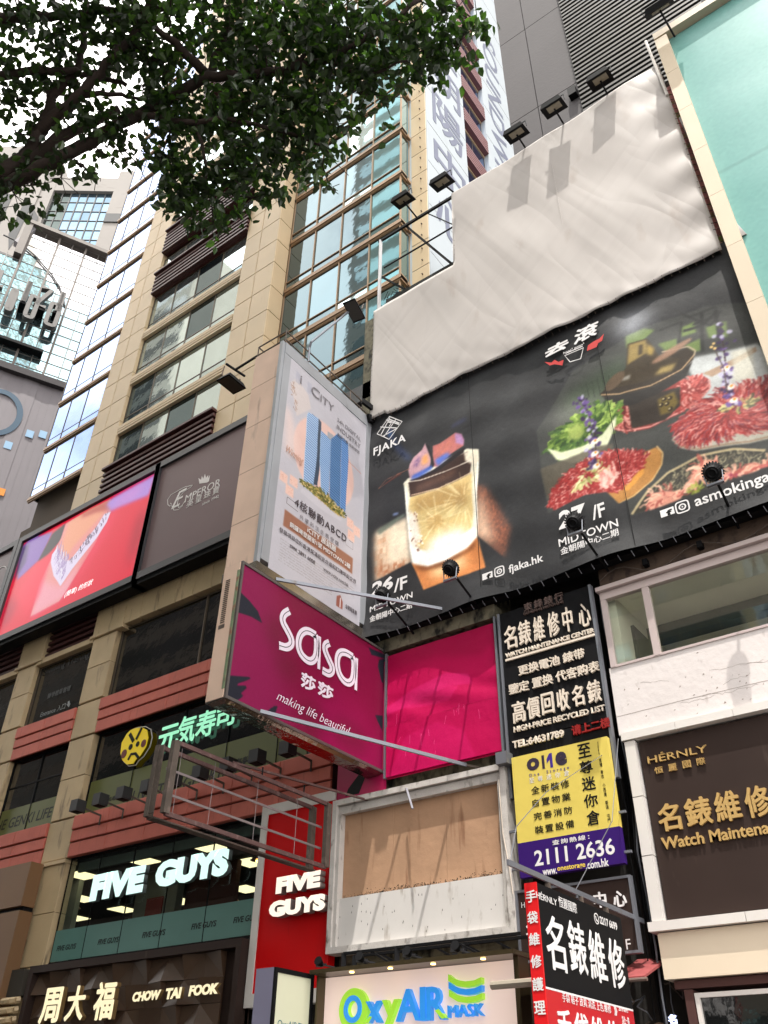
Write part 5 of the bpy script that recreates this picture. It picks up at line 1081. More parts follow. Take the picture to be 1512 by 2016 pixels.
# ---------------------------------------------------------------- white tarpaulin above it
t = thing('tarpaulin', 'large wrinkled white vinyl sheet stretched over the frame above the black billboard', 'tarpaulin', (-8, 17.5, 21.7))
TO = [(-13.825, 21.746), (-13.784, 26.935), (-10.015, 27.623), (-10.085, 31.57), (-1.579, 31.813), (-1.662, 28.321), (-1.65, 24.464), (-1.474, 21.818)]
z_bl = TO[0][1]; z_st = (TO[1][1] + TO[2][1]) / 2; z_tp = TO[4][1]; x0_, xs_, x1_ = TO[1][0], TO[3][0], TO[4][0]
TOf = [(x0_, 21.75), (x0_ + .02, z_st), (xs_ - .05, z_st + .02), (xs_, TO[3][1]), (x1_, z_tp), (x1_ + .0, 21.45)]
def tdisp(u, v):
    w = .08 * wnoise(u * .55, v * .4, 1.0, .7) + .018 * math.sin(2.3 * u + .5 * v + 1.5 * math.sin(.7 * v)) + .006 * math.sin(4.1 * u - 1.2 * v + math.sin(u))
    e = max(0, 1 - (v - 21.4) / 1.6); w += e * e * .03 * math.sin(u * 4.2 + 2 * math.sin(u * 1.3)) + e * .012 * math.sin(u * 9 - v * 3 + 2 * math.sin(v)) + e * .014 * math.sin(u * 5.1 + v * 6)
    e2 = max(0, 1 - (x1_ - u) / 1.2); w += e2 * .08 * math.sin(v * 3.5)
    return w * .8 + .12
def botz(u): return 21.62 + .03 * math.sin(u * 1.1) - .025 * abs(math.sin(u * 1.9)) + (.12 if u < x0_ + .7 else 0)
nu, nv = 150, 120; loc = wl(t); vert = []; 
for j in range(nv + 1):
    for i in range(nu + 1):
        u = x0_ + (x1_ - x0_) * i / nu
        if u < x0_ + .04 and j == 0: pass
        f = j / nv; bz = botz(u)
        topL = z_st if u < xs_ else TO[3][1] + (z_tp - TO[3][1]) * (u - xs_) / (x1_ - xs_)
        k1 = int(nv * .36)
        if j <= k1: v = bz + (z_st - bz) * j / k1
        else: v = z_st + (max(topL, z_st) - z_st) * (j - k1) / (nv - k1)
        vert.append(tuple(PY(17.5).P(u, v, tdisp(u, v)) - loc))
fs = []
for j in range(nv):
    for i in range(nu):
        uc = x0_ + (x1_ - x0_) * (i + .5) / nu
        if j >= int(nv * .36) and uc < xs_: continue
        fs.append((j * (nu + 1) + i, j * (nu + 1) + i + 1, (j + 1) * (nu + 1) + i + 1, (j + 1) * (nu + 1) + i))
me = bpy.data.meshes.new('sheet'); me.from_pydata(vert, [], fs); me.update(); me.materials.append(M['vinyl']); me.shade_smooth()
so_ = link('sheet', me, t, loc); sm_ = so_.modifiers.new('thickness', 'SOLIDIFY'); sm_.thickness = .012
TF = PY(17.35)
b = MB(TF)
for i in range(60):                          # lashings through eyelets along the hems
    u = x0_ + .15 + i * .235
    if u < x1_: z_ = botz(u) + .08; b.tube(TF.P(u, z_, -.02), TF.P(u + .03, z_ - .16, -.09), .010, 4)
for i in range(26): z_ = 21.9 + i * .27; b.tube(TF.P(x0_ + .04 if z_ < z_st else xs_ + .04, z_, -.02), TF.P((x0_ if z_ < z_st else xs_) - .08, z_ + .04, -.1), .010, 4)
for i in range(38): z_ = 21.9 + i * .29; b.tube(TF.P(x1_ - .05, z_, -.02), TF.P(x1_ + .10, z_ + .05, -.12), .010, 4)
b.build('lashings', M['rust'], t, kind='stuff')
b = MB(TF)
for u_ in (-9.95, -5.9): b.box(u_ - .018, u_ + .018, 21.8, TO[3][1] - .1 if u_ < -9 else 31.6, .001 - .05, .006 - .05)
b.build('welded_seam', M['vinyl'], t)
b = MB(TF)
for u in np.arange(xs_ + .3, x1_, 1.6): b.box(u, u + .08, 22, z_tp - .3, -.5, -.42)
b.box(xs_, x1_, z_tp - .3, z_tp - .22, -.5, -.42); b.build('back_frame', M['rust'], t)
# loose hanging flap at the right edge
b = MB(); pr = []
for k in range(13):
    f = k / 12; z_ = 28.3 - f * 6.9; xx = x1_ + .05 + .22 * f + .15 * f * math.sin(f * 6); r = .05 + .30 * f ** 1.3
    pr.append([(xx + r * (1.0 + math.cos(a)) * .8, 17.45 - r * math.sin(a) * .9, z_ + .12 * math.sin(a * 2) * f) for a in [math.pi * (.1 + 1.5 * i / 9) for i in range(10)]])
for r0, r1 in zip(pr, pr[1:]):
    k = len(b.v); b.v += r0 + r1; b.f += [(k + i, k + i + 1, k + 11 + i, k + 10 + i) for i in range(9)]
fo = b.build('loose_flap', M['vinyl'], t, smooth=True); m_ = fo.modifiers.new('w', 'WELD'); m_.merge_threshold = .001; m_ = fo.modifiers.new('t', 'SOLIDIFY'); m_.thickness = .01

# open steel frame at the step of the sheet
t = thing('steel_truss', 'open steel frame of dark bars standing above the step in the white tarpaulin', 'steel frame', (-12, 17.7, 29))
zt = z_tp - .05
b = MB(); b.bar((x0_, 17.6, zt), (xs_, 17.6, zt), .09, .12); b.build('top_bar', M['black'], t)
b = MB(); b.bar((x0_ + .1, 17.6, z_st), (x0_ + .1, 17.6, zt), .13, .13); b.build('post', mat('flaking_white_post', (.62, .62, .63), .6, stain=(.3, .28, .27), st=.6), t)
b = MB(); b.bar((x0_ + .15, 17.65, z_st + 2.2), (x0_ + 1.9, 17.9, z_st - .1), .07, .07); b.bar((x0_ + 1.4, 17.65, zt - .05), (xs_, 17.9, z_st + .1), .08, .08); b.bar((x0_ + .3, 17.6, zt - 1.9), (xs_, 17.6, zt - 1.9), .05, .05); b.bar((xs_ - 1.3, 17.62, zt), (xs_, 17.62, zt - 1.9), .035, .035); b.build('brace', M['black'], t)
b = MB(); b.box(x0_ + .4, xs_ + .1, 17.65, 18.3, z_st - .3, z_st + .62); b.build('dark_beam', mat('mossy_black_beam', (.07, .08, .06), .9, var=.4, vs=2), t)
b = MB()
for i in range(60):
    a = Vector((x0_ + random.uniform(.2, 1.2), 17.75, z_st + random.uniform(-.1, .9))); b.tube(a, a + Vector((random.uniform(-.3, .3), random.uniform(-.1, .2), random.uniform(-.2, .4))), .012, 4)
b.build('tangled_wire', M['black'], t, kind='stuff')
b = MB(); P0 = Vector((x0_ + .55, 17.7, z_st)); b.add([P0, P0 + Vector((.9, .1, .05)), P0 + Vector((.7, .15, .8)), P0 + Vector((.25, .05, .9))], [(0, 1, 2, 3)]); b.add([P0 + Vector((.4, -.06, 0)), P0 + Vector((1.3, .1, .0)), P0 + Vector((.95, .0, .55))], [(0, 1, 2)])
b.build('torn_sheet', mat('navy_rag', (.10, .12, .18), .8, var=.3), t)

# ---------------------------------------------------------------- floodlights
def flood(name, label, root, dirv, roundy=False, size=(.42, .33), tilt=.35, group=None):
    """arm from the root, lamp head at its end; the glass looks down (box) or up at the board (round)"""
    t = thing(name, label, 'floodlight', root, group); root = Vector(root); h = root + Vector(dirv)
    b = MB(); b.tube(root, h, .035, 6); b.build('arm', M['black'], t)
    if roundy:
        ax = Vector((0, .75, .66)).normalized(); b = MB(); b.tube(h - ax * .12, h + ax * .08, .15, 18, .23); b.build('housing', M['black'], t)
        b = MB()
        for i in range(22):
            a = 2 * math.pi * i / 22; x = ax.orthogonal().normalized(); y = ax.cross(x); r = x * math.cos(a) + y * math.sin(a); b.bar(h - ax * .14 + r * .08, h + ax * .05 + r * .25, .018, .04)
        b.build('cooling_fins', M['black'], t)
        b = MB(); e = h + Vector((0, -.02, -.34)) 
        for s_ in (-1, 1): b.bar(h + Vector((s_ * .21, 0, 0)), e + Vector((s_ * .18, 0, 0)), .02, .02)
        b.bar(e + Vector((-.19, 0, 0)), e + Vector((.19, 0, 0)), .08, .05); b.build('bracket', M['steel'], t)
        b = MB(); b.tube(h + ax * .082, h + ax * .09, .20, 16); b.build('lens', mat('lamp_lens', (.6, .62, .6), .15) if 'lamp_lens' not in bpy.data.materials else bpy.data.materials['lamp_lens'], t)
    else:
        hx, hy = size; R_ = Matrix.Rotation(tilt, 4, 'X')
        def q(x, y, z): return h + (R_ @ Vector((x, y, z)))
        b = MB(); pts = [q(x, y, 0) for x, y in ((-hx, -hy), (hx, -hy), (hx, hy), (-hx, hy))] + [q(x * .8, y * .8, .22) for x, y in ((-hx, -hy), (hx, -hy), (hx, hy), (-hx, hy))]
        b.add(pts, [(4, 5, 6, 7), (0, 1, 5, 4), (1, 2, 6, 5), (2, 3, 7, 6), (3, 0, 4, 7), (3, 2, 1, 0)]); b.build('housing', M['black'], t)
        b = MB(); b.add([q(x, y, -.012) for x, y in ((-hx * .55, -hy * .68), (hx * .68, -hy * .68), (hx * .68, hy * .3), (-hx * .55, hy * .3))], [(3, 2, 1, 0)]); b.add([q(x, y, -.006) for x, y in ((-hx * .55, -hy * .68), (hx * .68, -hy * .68), (hx * .68, hy * .3), (-hx * .55, hy * .3))], [(0, 1, 2, 3)])
        nm = 'lamp_glass'; b.build('lens', bpy.data.materials.get(nm) or mat(nm, (.52, .49, .42), .2, var=.15, vs=8), t)
        b = MB(); b.bar(q(-hx - .03, 0, .1), q(-hx - .03, .05, .38), .03, .03); b.bar(q(hx + .03, 0, .1), q(hx + .03, .05, .38), .03, .03); b.bar(q(-hx - .03, .05, .38), q(hx + .03, .05, .38), .03, .04); b.build('bracket', M['charcoal'], t)
    return t
g1 = 'floodlights on stalks along the top of the white tarpaulin'
for lab, root, head in (('black floodlight at the left top corner of the white tarpaulin', (-9.991, 17.5, 31.555), (-9.98, 16.638, 31.358)),
    ('black floodlight against the grey concrete, nearest the white lettered wall', (-6.802, 17.5, 31.697), (-6.8, 16.819, 31.824)),
    ('black floodlight on a stalk against the grey concrete, next to the louvred tower', (-5.21, 17.5, 31.817), (-5.21, 16.735, 31.812)),
    ('black floodlight in front of the dark louvred tower, above the white tarpaulin', (-3.449, 17.5, 31.949), (-3.45, 16.892, 32.026))):
    root = (root[0], 17.5, z_tp - .05); 
    flood('floodlight', lab, root, (-.02, max(-1.0, head[1] - 17.5), head[2] - root[2]), group=g1)
flood('floodlight', 'black floodlight over the open steel frame, in front of the teal bay windows', ((-11.828, 17.6, 31.418)[0], 17.6, zt + .0), (-.1, -.85, .25), group=g1)
g2 = 'round spotlights on arms below the black billboard'
for lab, root, head in (('round black spotlight behind the upper steel brace, at the poster end of the billboard', (-12.32, 18, 13.1), (-12.32, 16.336, 13.663)), ('round black spotlight on an arm in front of the cocktail glass', (-10.15, 18, 13.2), (-10.15, 16.419, 13.776)),
    ('round black spotlight between the cocktail print and the hotpot print', (-6.48, 18, 13.2), (-6.48, 16.217, 13.668)), ('round black spotlight on an arm below the grill plate', (-3.22, 18, 13.2), (-3.22, 16.766, 14.052))):
    flood('spotlight', lab, root, (0, head[1] - 18, head[2] - root[2]), roundy=True, group=g2)
CL = (-0.893, 16.4, 32.958)
flood('floodlight', 'big rounded floodlight above the corner of the turquoise board', (CL[0] + .1, 17.1, CL[2] - .75), (-.1, -.75, .75), size=(.5, .4), tilt=.9)

# ---------------------------------------------------------------- projecting poster sign
XP = -13.88; PP = PX(XP)
t = thing('projecting_sign', 'tall projecting sign box with a pale poster of a blue glass tower', 'sign', (-14.45, 15.3, 13.6))
b = MB(); b.box(-15.08, XP - .02, 13.06, 17.6, 13.75, 21.75); b.build('box', mat('blotchy_grey_sheet', (.62, .61, .61), .5, var=.06, stain=(.5, .48, .46), st=.3), t)
SG = PY(13.05)
for z0, z1 in ((13.6, 15.2), (15.22, 17.0), (17.02, 18.75), (18.77, 20.4), (20.42, 21.85)):
    piece('end_panel', SG, -15.1, -14.02, z0, z1, -.05, .0, bpy.data.materials.get('pinkish_end_panel') or mat('pinkish_end_panel', (.84, .72, .64), .6, var=.09, vs=1.2, stain=(.52, .44, .40), st=.35, fine=.04), t)
b = MB(); b.box(-14.0, XP - .0, 13.0, 13.12, 13.6, 21.85); b.box(XP - .01, XP + .03, 13.12, 17.6, 21.4, 21.85); b.box(XP - .01, XP + .02, 13.12, 13.42, 13.75, 21.4); b.box(XP - .01, XP + .03, 17.32, 17.6, 13.75, 21.4); b.build('frame', mat('grey_sign_frame', (.60, .61, .63), .4, metal=.2, stain=(.48, .47, .46), st=.3), t)
b = MB(); b.box(-15.1, XP + .03, 12.98, 17.62, 13.35, 13.6); b.add([(-15.1, 12.98, 13.35), (XP + .05, 12.98, 13.35), (XP + .05, 17.62, 13.35), (-15.1, 17.62, 13.35), (-15.0, 13.1, 13.2), (XP, 13.1, 13.2), (XP, 17.6, 13.2), (-15.0, 17.6, 13.2)], [(0, 1, 2, 3), (7, 6, 5, 4), (0, 4, 5, 1), (1, 5, 6, 2), (2, 6, 7, 3), (3, 7, 4, 0)]); b.build('underside', mat('shiny_under_sheet', (.55, .52, .48), .22, metal=.9, var=.15, vs=3), t)
y0p, y1p, v0p, v1p = 13.42, 17.32, 13.62, 21.4
cv = Canvas(y0p, v0p, y1p, v1p, 110, (.70, .69, .72))
cen = (14.895, 19.444)
cv.ell((15.35, 18.45), 1.45, 1.55, (.84, .70, .66), .95, .03)
cv.poly([(13.421, 19.327), (13.612, 19.411), (13.909, 18.882), (14.157, 18.181), (13.853, 17.655), (13.579, 17.782)], (.86, .76, .73), .7, .15)
cv.poly([(13.525, 20.428), (13.795, 20.806), (14.359, 20.515), (14.546, 20.087), (13.928, 19.315)], (.79, .74, .72), .7, .02)
cv.flecks([(13.525, 20.428), (13.648, 20.559), (13.909, 19.483), (13.767, 19.529)], [(.60, .48, .42), (.7, .62, .58)], 160, .1, .03)
cv.line([(14.843, 18.4), (16.455, 19.221), (17.129, 19.156)], .03, (.74, .50, .44), .8)
T1 = [(14.319, 19.699), (14.426, 19.857), (14.919, 19.959), (15.055, 19.87), (15.067, 19.537), (15.09, 16.286), (14.553, 16.364)]; 
def facade(P_, base, stripe, n, dark=None):
    cv.poly(P_, base, 1, .004); us = [p[0] for p in P_]; vs = [p[1] for p in P_]
    for i in range(n):
        v = min(vs) + (max(vs) - min(vs)) * (i + .5) / n; seg = []
        uu = np.linspace(min(us), max(us), 60)
        ins = [u for u in uu if cv.inside(P_, u, v + (u - min(us)) * -.10)]
        if len(ins) > 3: cv.line([(ins[0], v - (ins[0] - min(us)) * .10), (ins[-1], v - (ins[-1] - min(us)) * .10)], .035, stripe, .85)
facade([(14.371, 19.707), (14.443, 19.869), (14.919, 19.959), (15.003, 18.293), (14.926, 16.943), (14.486, 16.996), (14.437, 18.085)], (.62, .72, .84), (.30, .42, .60), 34)
cv.poly([(14.919, 19.959), (15.064, 19.893), (15.077, 19.422), (15.135, 18.383), (15.089, 17.378), (14.922, 17.328), (14.971, 18.447)], (.22, .27, .34), 1, .004)
facade([(15.064, 19.566), (15.541, 19.567), (15.573, 19.404), (15.594, 18.691), (15.63, 17.156), (15.276, 17.216), (15.102, 18.36)], (.60, .71, .84), (.28, .42, .62), 30)
cv.poly([(15.394, 19.773), (15.691, 19.798), (15.583, 19.504), (15.397, 19.526)], (.60, .60, .62), 1, .004)
facade([(15.561, 19.55), (15.882, 20.028), (16.075, 20.007), (16.105, 19.034), (16.197, 17.219), (15.664, 17.176)], (.34, .50, .68), (.18, .28, .44), 30)
facade([(16.075, 20.007), (16.405, 19.986), (16.469, 19.279), (16.451, 17.23), (16.197, 17.219)], (.42, .58, .78), (.20, .34, .56), 30)
cv.poly([(14.386, 17.159), (14.615, 17.2), (15.209, 17.328), (15.935, 17.206), (16.399, 17.162), (16.366, 16.965), (15.961, 16.867), (15.242, 16.96), (14.424, 17.008)], (.42, .40, .20), 1, .01)
cv.flecks([(14.386, 17.159), (14.615, 17.2), (15.209, 17.328), (15.935, 17.206), (16.399, 17.162), (16.366, 16.965), (15.961, 16.867), (15.242, 16.96), (14.424, 17.008)], [(.62, .55, .25), (.25, .25, .12), (.8, .7, .5), (.35, .38, .15)], 420, .12, .05)
cv.poly([(14.418, 16.866), (14.639, 16.97), (15.916, 16.875), (16.326, 16.871), (16.243, 16.751), (15.358, 16.648), (14.413, 16.725)], (.74, .73, .76), .9, .02)
LBL = [(13.811, 15.716), (16.892, 15.803), (16.926, 15.225), (13.839, 15.178)]
ub0, ub1 = (LBL[0][0] + LBL[3][0]) / 2, (LBL[1][0] + LBL[2][0]) / 2; vb1 = (LBL[0][1] + LBL[1][1]) / 2; vb0 = (LBL[2][1] + LBL[3][1]) / 2
cv.poly([(ub0, vb0), (ub1, vb0), (ub1, vb1), (ub0, vb1)], (.56, .38, .30), 1, .02)
sq = [(13.855, 16.193), (16.882, 16.294), (16.864, 16.043), (13.85, 15.974)]
cv.line([((sq[0][0] + sq[3][0]) / 2 + .35, sq[0][1]), (sq[0][0], sq[0][1]), (sq[0][0], sq[3][1]), (sq[0][0] + .5, sq[3][1])], .012, (.35, .3, .3))
cv.line([(sq[1][0] - .2, sq[1][1]), (sq[1][0], sq[1][1]), (sq[1][0], sq[2][1]), (sq[1][0] - .35, sq[2][1])], .012, (.35, .3, .3))
for q in [(13.659, 16.777), (14.083, 16.895), (13.942, 16.465), (16.717, 16.938), (17.054, 16.829), (16.789, 16.521)]: cv.poly([(q[0] - .17, q[1] - .17), (q[0] + .17, q[1] - .17), (q[0] + .17, q[1] + .17), (q[0] - .17, q[1] + .17)], (.85, .71, .66), 1, .02); cv.flecks([(q[0] - .1, q[1] - .1), (q[0] + .1, q[1] - .1), (q[0] + .1, q[1] + .1), (q[0] - .1, q[1] + .1)], [(.78, .58, .52)], 10, .08, .015)
for k in range(9):
    v_ = 14.05 + k * .085; 
    for u_ in np.arange(y0p + .35, y1p - .3, .022):
        if RNG.random() < .78 and not (u_ > y1p - 1.3 and v_ < 14.4): cv.line([(u_, v_), (u_ + .015, v_ + RNG.uniform(-.01, .02))], .035, (.56, .54, .54), .55)
cv.line([(y0p + .3, 14.95), (y1p - .5, 14.95)], .01, (.35, .33, .33))
lg = (16.4, 14.046); cv.poly([(lg[0] - .13, lg[1] - .22), (lg[0] + .15, lg[1] - .22), (lg[0] + .15, lg[1] + .02), (lg[0] + .02, lg[1] + .2), (lg[0] - .13, lg[1] + .1)], (.55, .32, .27), 1, .01); cv.line([(lg[0] + .02, lg[1] - .22), (lg[0] + .02, lg[1] + .1)], .03, (.83, .80, .81))
for k, u_ in enumerate((.08, .24, .30)): cv.poly([(y0p + .3 + [0, .27, .56][k], 20.62), (y0p + .3 + [.2, .3, .76][k], 20.62), (y0p + .3 + [.2, .3, .76][k], 21.08), (y0p + .3 + [0, .27, .56][k], 21.08)], (.62, .62, .68), .6, .01)
cv.grain(.01)
pm = imgmat('poster_print', cv.image('poster_print'), .4, bump=.2, bs=2)
sheet('poster', PP, y0p, v0p, y1p, v1p, 24, 40, pm, t, w=.012, disp=lambda u, v: .012 * wnoise(u, v, 2))
A = dict(w=.035, ext=.003); bk = mat('poster_dark_print', (.26, .22, .24), .5, var=0); gy = mat('poster_grey_print', (.46, .44, .46), .5, var=0)
q = (ub0, vb1, ub1)
text('i', (y0p + .36 + .12, 20.68, y0p + .36 + .19, 21.02), PP, gy, t, **A)
text('C', (y0p + 1.02, 20.66, y0p + 1.42, 21.05), PP, gy, t, **A); text('ITY', (y0p + 1.48, 20.68, y0p + 2.15, 20.98), PP, gy, t, **A)
text('24h DIGITAL', (y0p + 2.35, 20.42, y0p + 3.6, 20.66), PP, gy, t, **A); text('INDUSTRY', (y0p + 2.35, 20.08, y0p + 3.6, 20.38), PP, gy, t, **A); text('數碼工業 共創空間', (y0p + 2.4, 19.88, y0p + 3.55, 20.0), PP, gy, t, **A)
text('4核聯動ABCD', (y0p + .75, sq[3][1] - .12 if 0 else vb1 + .30, y0p + 3.1, vb1 + .66), PP, bk, t, bold=.01, space=1.15, **A)
text('共建科活生態空間', (y0p + 1.0, vb1 + .02, y0p + 2.75, vb1 + .17), PP, gy, t, space=1.7, **A)
hh = vb1 - vb0
text('iCITY 展銷廳', (ub0 + .95, vb1 - hh * .46, ub1 - .85, vb1 - hh * .10), PP, WT, t, bold=.01, **A); text('銅鑼灣登龍街1號 MIDTOWN 2樓', (ub0 + .22, vb0 + hh * .1, ub1 - .15, vb0 + hh * .46), PP, WT, t, bold=.01, **A)
text('發展項目位於香港葵涌和宜合道和打磚坪街交界', (y0p + .25, vb0 - .30, y1p - .25, vb0 - .14), PP, bk, t, **A)
text('查詢熱線', (y0p + .7, vb0 - .56, y0p + 1.0, vb0 - .46), PP, bk, t, **A); text('2891 6008', (y0p + 1.07, vb0 - .6, y0p + 1.78, vb0 - .42), PP, bk, t, bold=.01, **A); text('www.i-city.com.hk', (y0p + 2.15, vb0 - .62, y0p + 3.3, vb0 - .43), PP, bk, t, **A)
text('Winning', (y0p + .2, 17.6, y0p + .95, 17.95), PP, mat('poster_tan_print', (.75, .58, .5), .5, var=0), t, shear=.4, **A)
text('金朝陽集團', (lg[0] + .22, lg[1] - .15, lg[0] + .75, lg[1] + .0), PP, bk, t, **A)
# railing and lights on top
R = thing('railing', 'thin dark railing around the top of the projecting poster sign', 'railing', (-14.4, 15.3, 21.85))
b = MB(); zr = 22.35
cs = [(-15.08, 17.5), (-15.08, 13.1), (XP, 13.1), (XP, 17.7)]
for (xa, ya), (xb, yb) in zip(cs, cs[1:]):
    for z_ in (zr, 21.98): b.bar((xa, ya, z_), (xb, yb, z_), .035, .035)
b.build('rail', M['rust'], R)
for xa, ya in cs + [(XP, 14.2), (XP, 15.3), (XP, 16.4)]:
    b = MB(); b.bar((xa, ya, 21.85), (xa, ya, zr + (.12 if (xa, ya) == (XP, 13.1) else 0)), .04, .04); b.build('post', M['rust'], R)
t = thing('floodlight', 'grey floodlight hanging on a bracket left of the poster sign', 'floodlight', (-15.1, 13.2, 21.95))
hc = Vector((-16.167, 13.1, 21.301)); 
b = MB(); b.bar((-15.08, 13.1, 21.97), (hc.x + .12, 13.1, hc.z + .62), .06, .06); b.bar((hc.x + .0, 12.75, hc.z + .66), (hc.x + .14, 13.5, hc.z + .62), .06, .06); b.build('arm', M['black'], t)
def box_head(t, hc, dx, dy, tilt, rz):
    R_ = Matrix.Rotation(rz, 4, 'Z') @ Matrix.Rotation(tilt, 4, 'X')
    q = lambda x, y, z: hc + (R_ @ Vector((x, y, z)))
    b = MB(); b.add([q(x, y, 0) for x, y in ((-dx, -dy), (dx, -dy), (dx, dy), (-dx, dy))] + [q(x * .75, y * .7, .2) for x, y in ((-dx, -dy), (dx, -dy), (dx, dy), (-dx, dy))], [(4, 5, 6, 7), (0, 1, 5, 4), (1, 2, 6, 5), (2, 3, 7, 6), (3, 0, 4, 7), (3, 2, 1, 0)]); b.build('housing', M['black'], t)
    b = MB(); b.box(-1, 1, -1, 1, 0, 1); b.v = [tuple(q(x * dx * .88, y * dy * .85, -.012 + z * .008)) for x, y, z in b.v]; b.build('lens', bpy.data.materials.get('dull_lens') or mat('dull_lens', (.20, .185, .16), .3, var=.1, vs=5), t)
    b = MB(); b.bar(q(-dx, dy * .2, .12), q(-dx * .9, dy * .3, .55), .03, .03); b.bar(q(dx, dy * .2, .12), q(dx * .9, dy * .3, .55), .03, .03); b.build('bracket', M['rust'], t)
box_head(t, hc, .40, .30, .1, 1.57)
t = thing('floodlight', 'black floodlight on a long bent pipe above the poster sign', 'floodlight', (XP + .1, 14.2, 22))
hc = Vector((-12.9, 15.204, 24.638)); b = MB(); b.path([(XP, 14.2, 21.9), (XP, 14.2, 22.55), (XP + .1, 14.15, 22.7), (hc.x - .15, hc.y, hc.z + .15)], .04, 7); b.build('pipe', M['steel'], t)
box_head(t, hc, .24, .42, -.25, .15)
t = thing('wall_bracket', 'black wall bracket at the inner top corner of the poster sign', 'bracket', (XP + .1, 17.6, 21.9))
b = MB(); b.bar((XP + .05, 17.0, 22.3), (XP + .3, 17.9, 22.1), .1, .2); b.bar((XP + .1, 17.3, 21.7), (XP + .15, 17.9, 21.9), .12, .3); b.build('bracket', M['black'], t)

# ---------------------------------------------------------------- magenta projecting sign
XS = -13.4; SP = PX(XS)
t = thing('projecting_sign', 'deep magenta projecting sign box with white double line lettering', 'sign', (-13.7, 15, 9.3))
ya, yb, va, vb = 12.13, 17.95, 9.45, 12.88
b = MB(); b.box(-13.98, XS - .03, ya + .02, yb, va, vb); b.build('box', mat('sign_box_grey', (.42, .36, .36), .6, var=.15), t)
cv = Canvas(ya, va, yb, vb, 90, (.46, .055, .215))
cv.poly([(ya, va), (ya + 2.2, va), (ya + 1.2, vb), (ya, vb)], (.50, .10, .29), .8, .4)
cv.ell((ya + 4.2, va + .5), 1.6, .7, (.60, .06, .33), .7, .5)
for c_, a_, b_ in (((ya + 1.35, 11.6), .35, .4), ((ya + 1.9, 10.9), .5, .3), ((ya + 4.4, 9.95), .8, .45), ((ya + 2.9, 9.9), .5, .5)): cv.ell(c_, a_, b_, (.34, .09, .15), .55, .25)
BKP = (.13, .14, .18)
cv.poly([(12.107, 12.075), (12.188, 12.115), (12.51, 12.023), (12.821, 11.886), (13.003, 11.653), (12.611, 11.649), (12.149, 11.557)], BKP, 1, .008)
cv.poly([(12.11, 9.928), (12.796, 10.156), (12.834, 10.13), (12.652, 9.996), (12.465, 9.872), (12.435, 9.804), (12.708, 9.908), (12.737, 9.856), (12.579, 9.673), (12.666, 9.643), (12.492, 9.457), (12.128, 9.475)], BKP, 1, .01)
cv.poly([(17.214, 12.757), (18, 12.864), (18.083, 11.905), (17.839, 11.967), (17.647, 12.361), (17.701, 12.58), (18.003, 12.744), (17.34, 12.591)], BKP, 1, .01)
cv.poly([(17.577, 10.893), (18.161, 11.059), (18.173, 10.439), (18.056, 10.437), (17.698, 10.752)], BKP, 1, .01)
cv.poly([(13.481, 9.579), (13.676, 9.758), (13.803, 9.804), (13.74, 9.607)], BKP, 1, .01)
cv.grain(.01)
sheet('face', SP, ya, va, yb, vb, 30, 18, imgmat('magenta_print', cv.image('magenta_print'), .42, bump=.1, bs=2, spec=.2), t, w=.0, disp=lambda u, v: .006 * wnoise(u, v, 2))
b = MB()
for (y_0, y_1, z_0, z_1) in ((ya - .04, yb, vb, vb + .07), (ya - .04, yb, va - .07, va), (ya - .04, ya + .02, va, vb), (yb, yb + .06, va - .07, vb + .07)): b.box(-14.0, XS + .03, y_0, y_1, z_0, z_1)
b.build('frame', mat('dull_steel_frame', (.40, .38, .37), .4, metal=.5, var=.15), t)
b = MB(); b.box(-13.98, -13.44, ya - .06, ya - .041, va - .05, vb + .05); b.build('end_panel', bpy.data.materials['pinkish_end_panel'], t)
b = MB()
for i in range(22): b.box(-13.86, -13.72, ya - .075, ya - .061, 11.35 + i * .055, 11.37 + i * .055)
b.box(-13.9, -13.7, ya - .068, ya - .061, 11.2, 11.3); b.build('vent_slots', M['rust'], t)
b = MB(); b.box(-13.5, -13.42, ya - .07, ya - .058, 9.6, 12.7); b.build('worn_print_strip', mat('worn_green_print', (.42, .48, .36), .6, var=.4, vs=4, stain=(.55, .15, .15), st=.7, ss=(2, 2, 2)), t)
b = MB(); b.add([(-13.98, ya, va - .07), (XS, ya, va - .07), (XS, yb, va - .07), (-13.98, yb, va - .07), (-13.9, ya + .1, va - .13), (XS - .1, ya + .1, va - .13), (XS - .1, yb, va - .12), (-13.9, yb, va - .12)], [(0, 1, 2, 3), (7, 6, 5, 4), (0, 4, 5, 1), (1, 5, 6, 2), (2, 6, 7, 3), (3, 7, 4, 0)]); b.build('underside', mat('dented_mirror_sheet', (.58, .50, .46), .12, metal=.95, var=.3, vs=3, bump=.6, bs=2.5), t)
SL = mat('pale_lilac_letter', (.86, .82, .87), .5, var=0); SK = M['black_print']
def arc(c, rx, ry, a0, a1, n=18): return [(c[0] + rx * math.cos(math.radians(a0 + (a1 - a0) * i / n)), c[1] + ry * math.sin(math.radians(a0 + (a1 - a0) * i / n))) for i in range(n + 1)]
def smooth(p, n=2):
    for _ in range(n):
        q = [p[0]]
        for a, b in zip(p, p[1:]): q += [(a[0] * .75 + b[0] * .25, a[1] * .75 + b[1] * .25), (a[0] * .25 + b[0] * .75, a[1] * .25 + b[1] * .75)]
        p = q + [p[-1]]
    return p
L_ = []
for pts in ([(13.866, 12.378), (13.662, 12.185), (13.641, 11.976), (13.878, 11.795), (14.039, 11.651), (14.057, 11.499), (13.886, 11.339), (13.62, 11.296)], [(15.481, 12.158), (15.307, 12.029), (15.321, 11.868), (15.522, 11.657), (15.664, 11.531), (15.663, 11.404), (15.527, 11.278), (15.279, 11.288)]):
    L_.append((smooth(pts, 3), False))
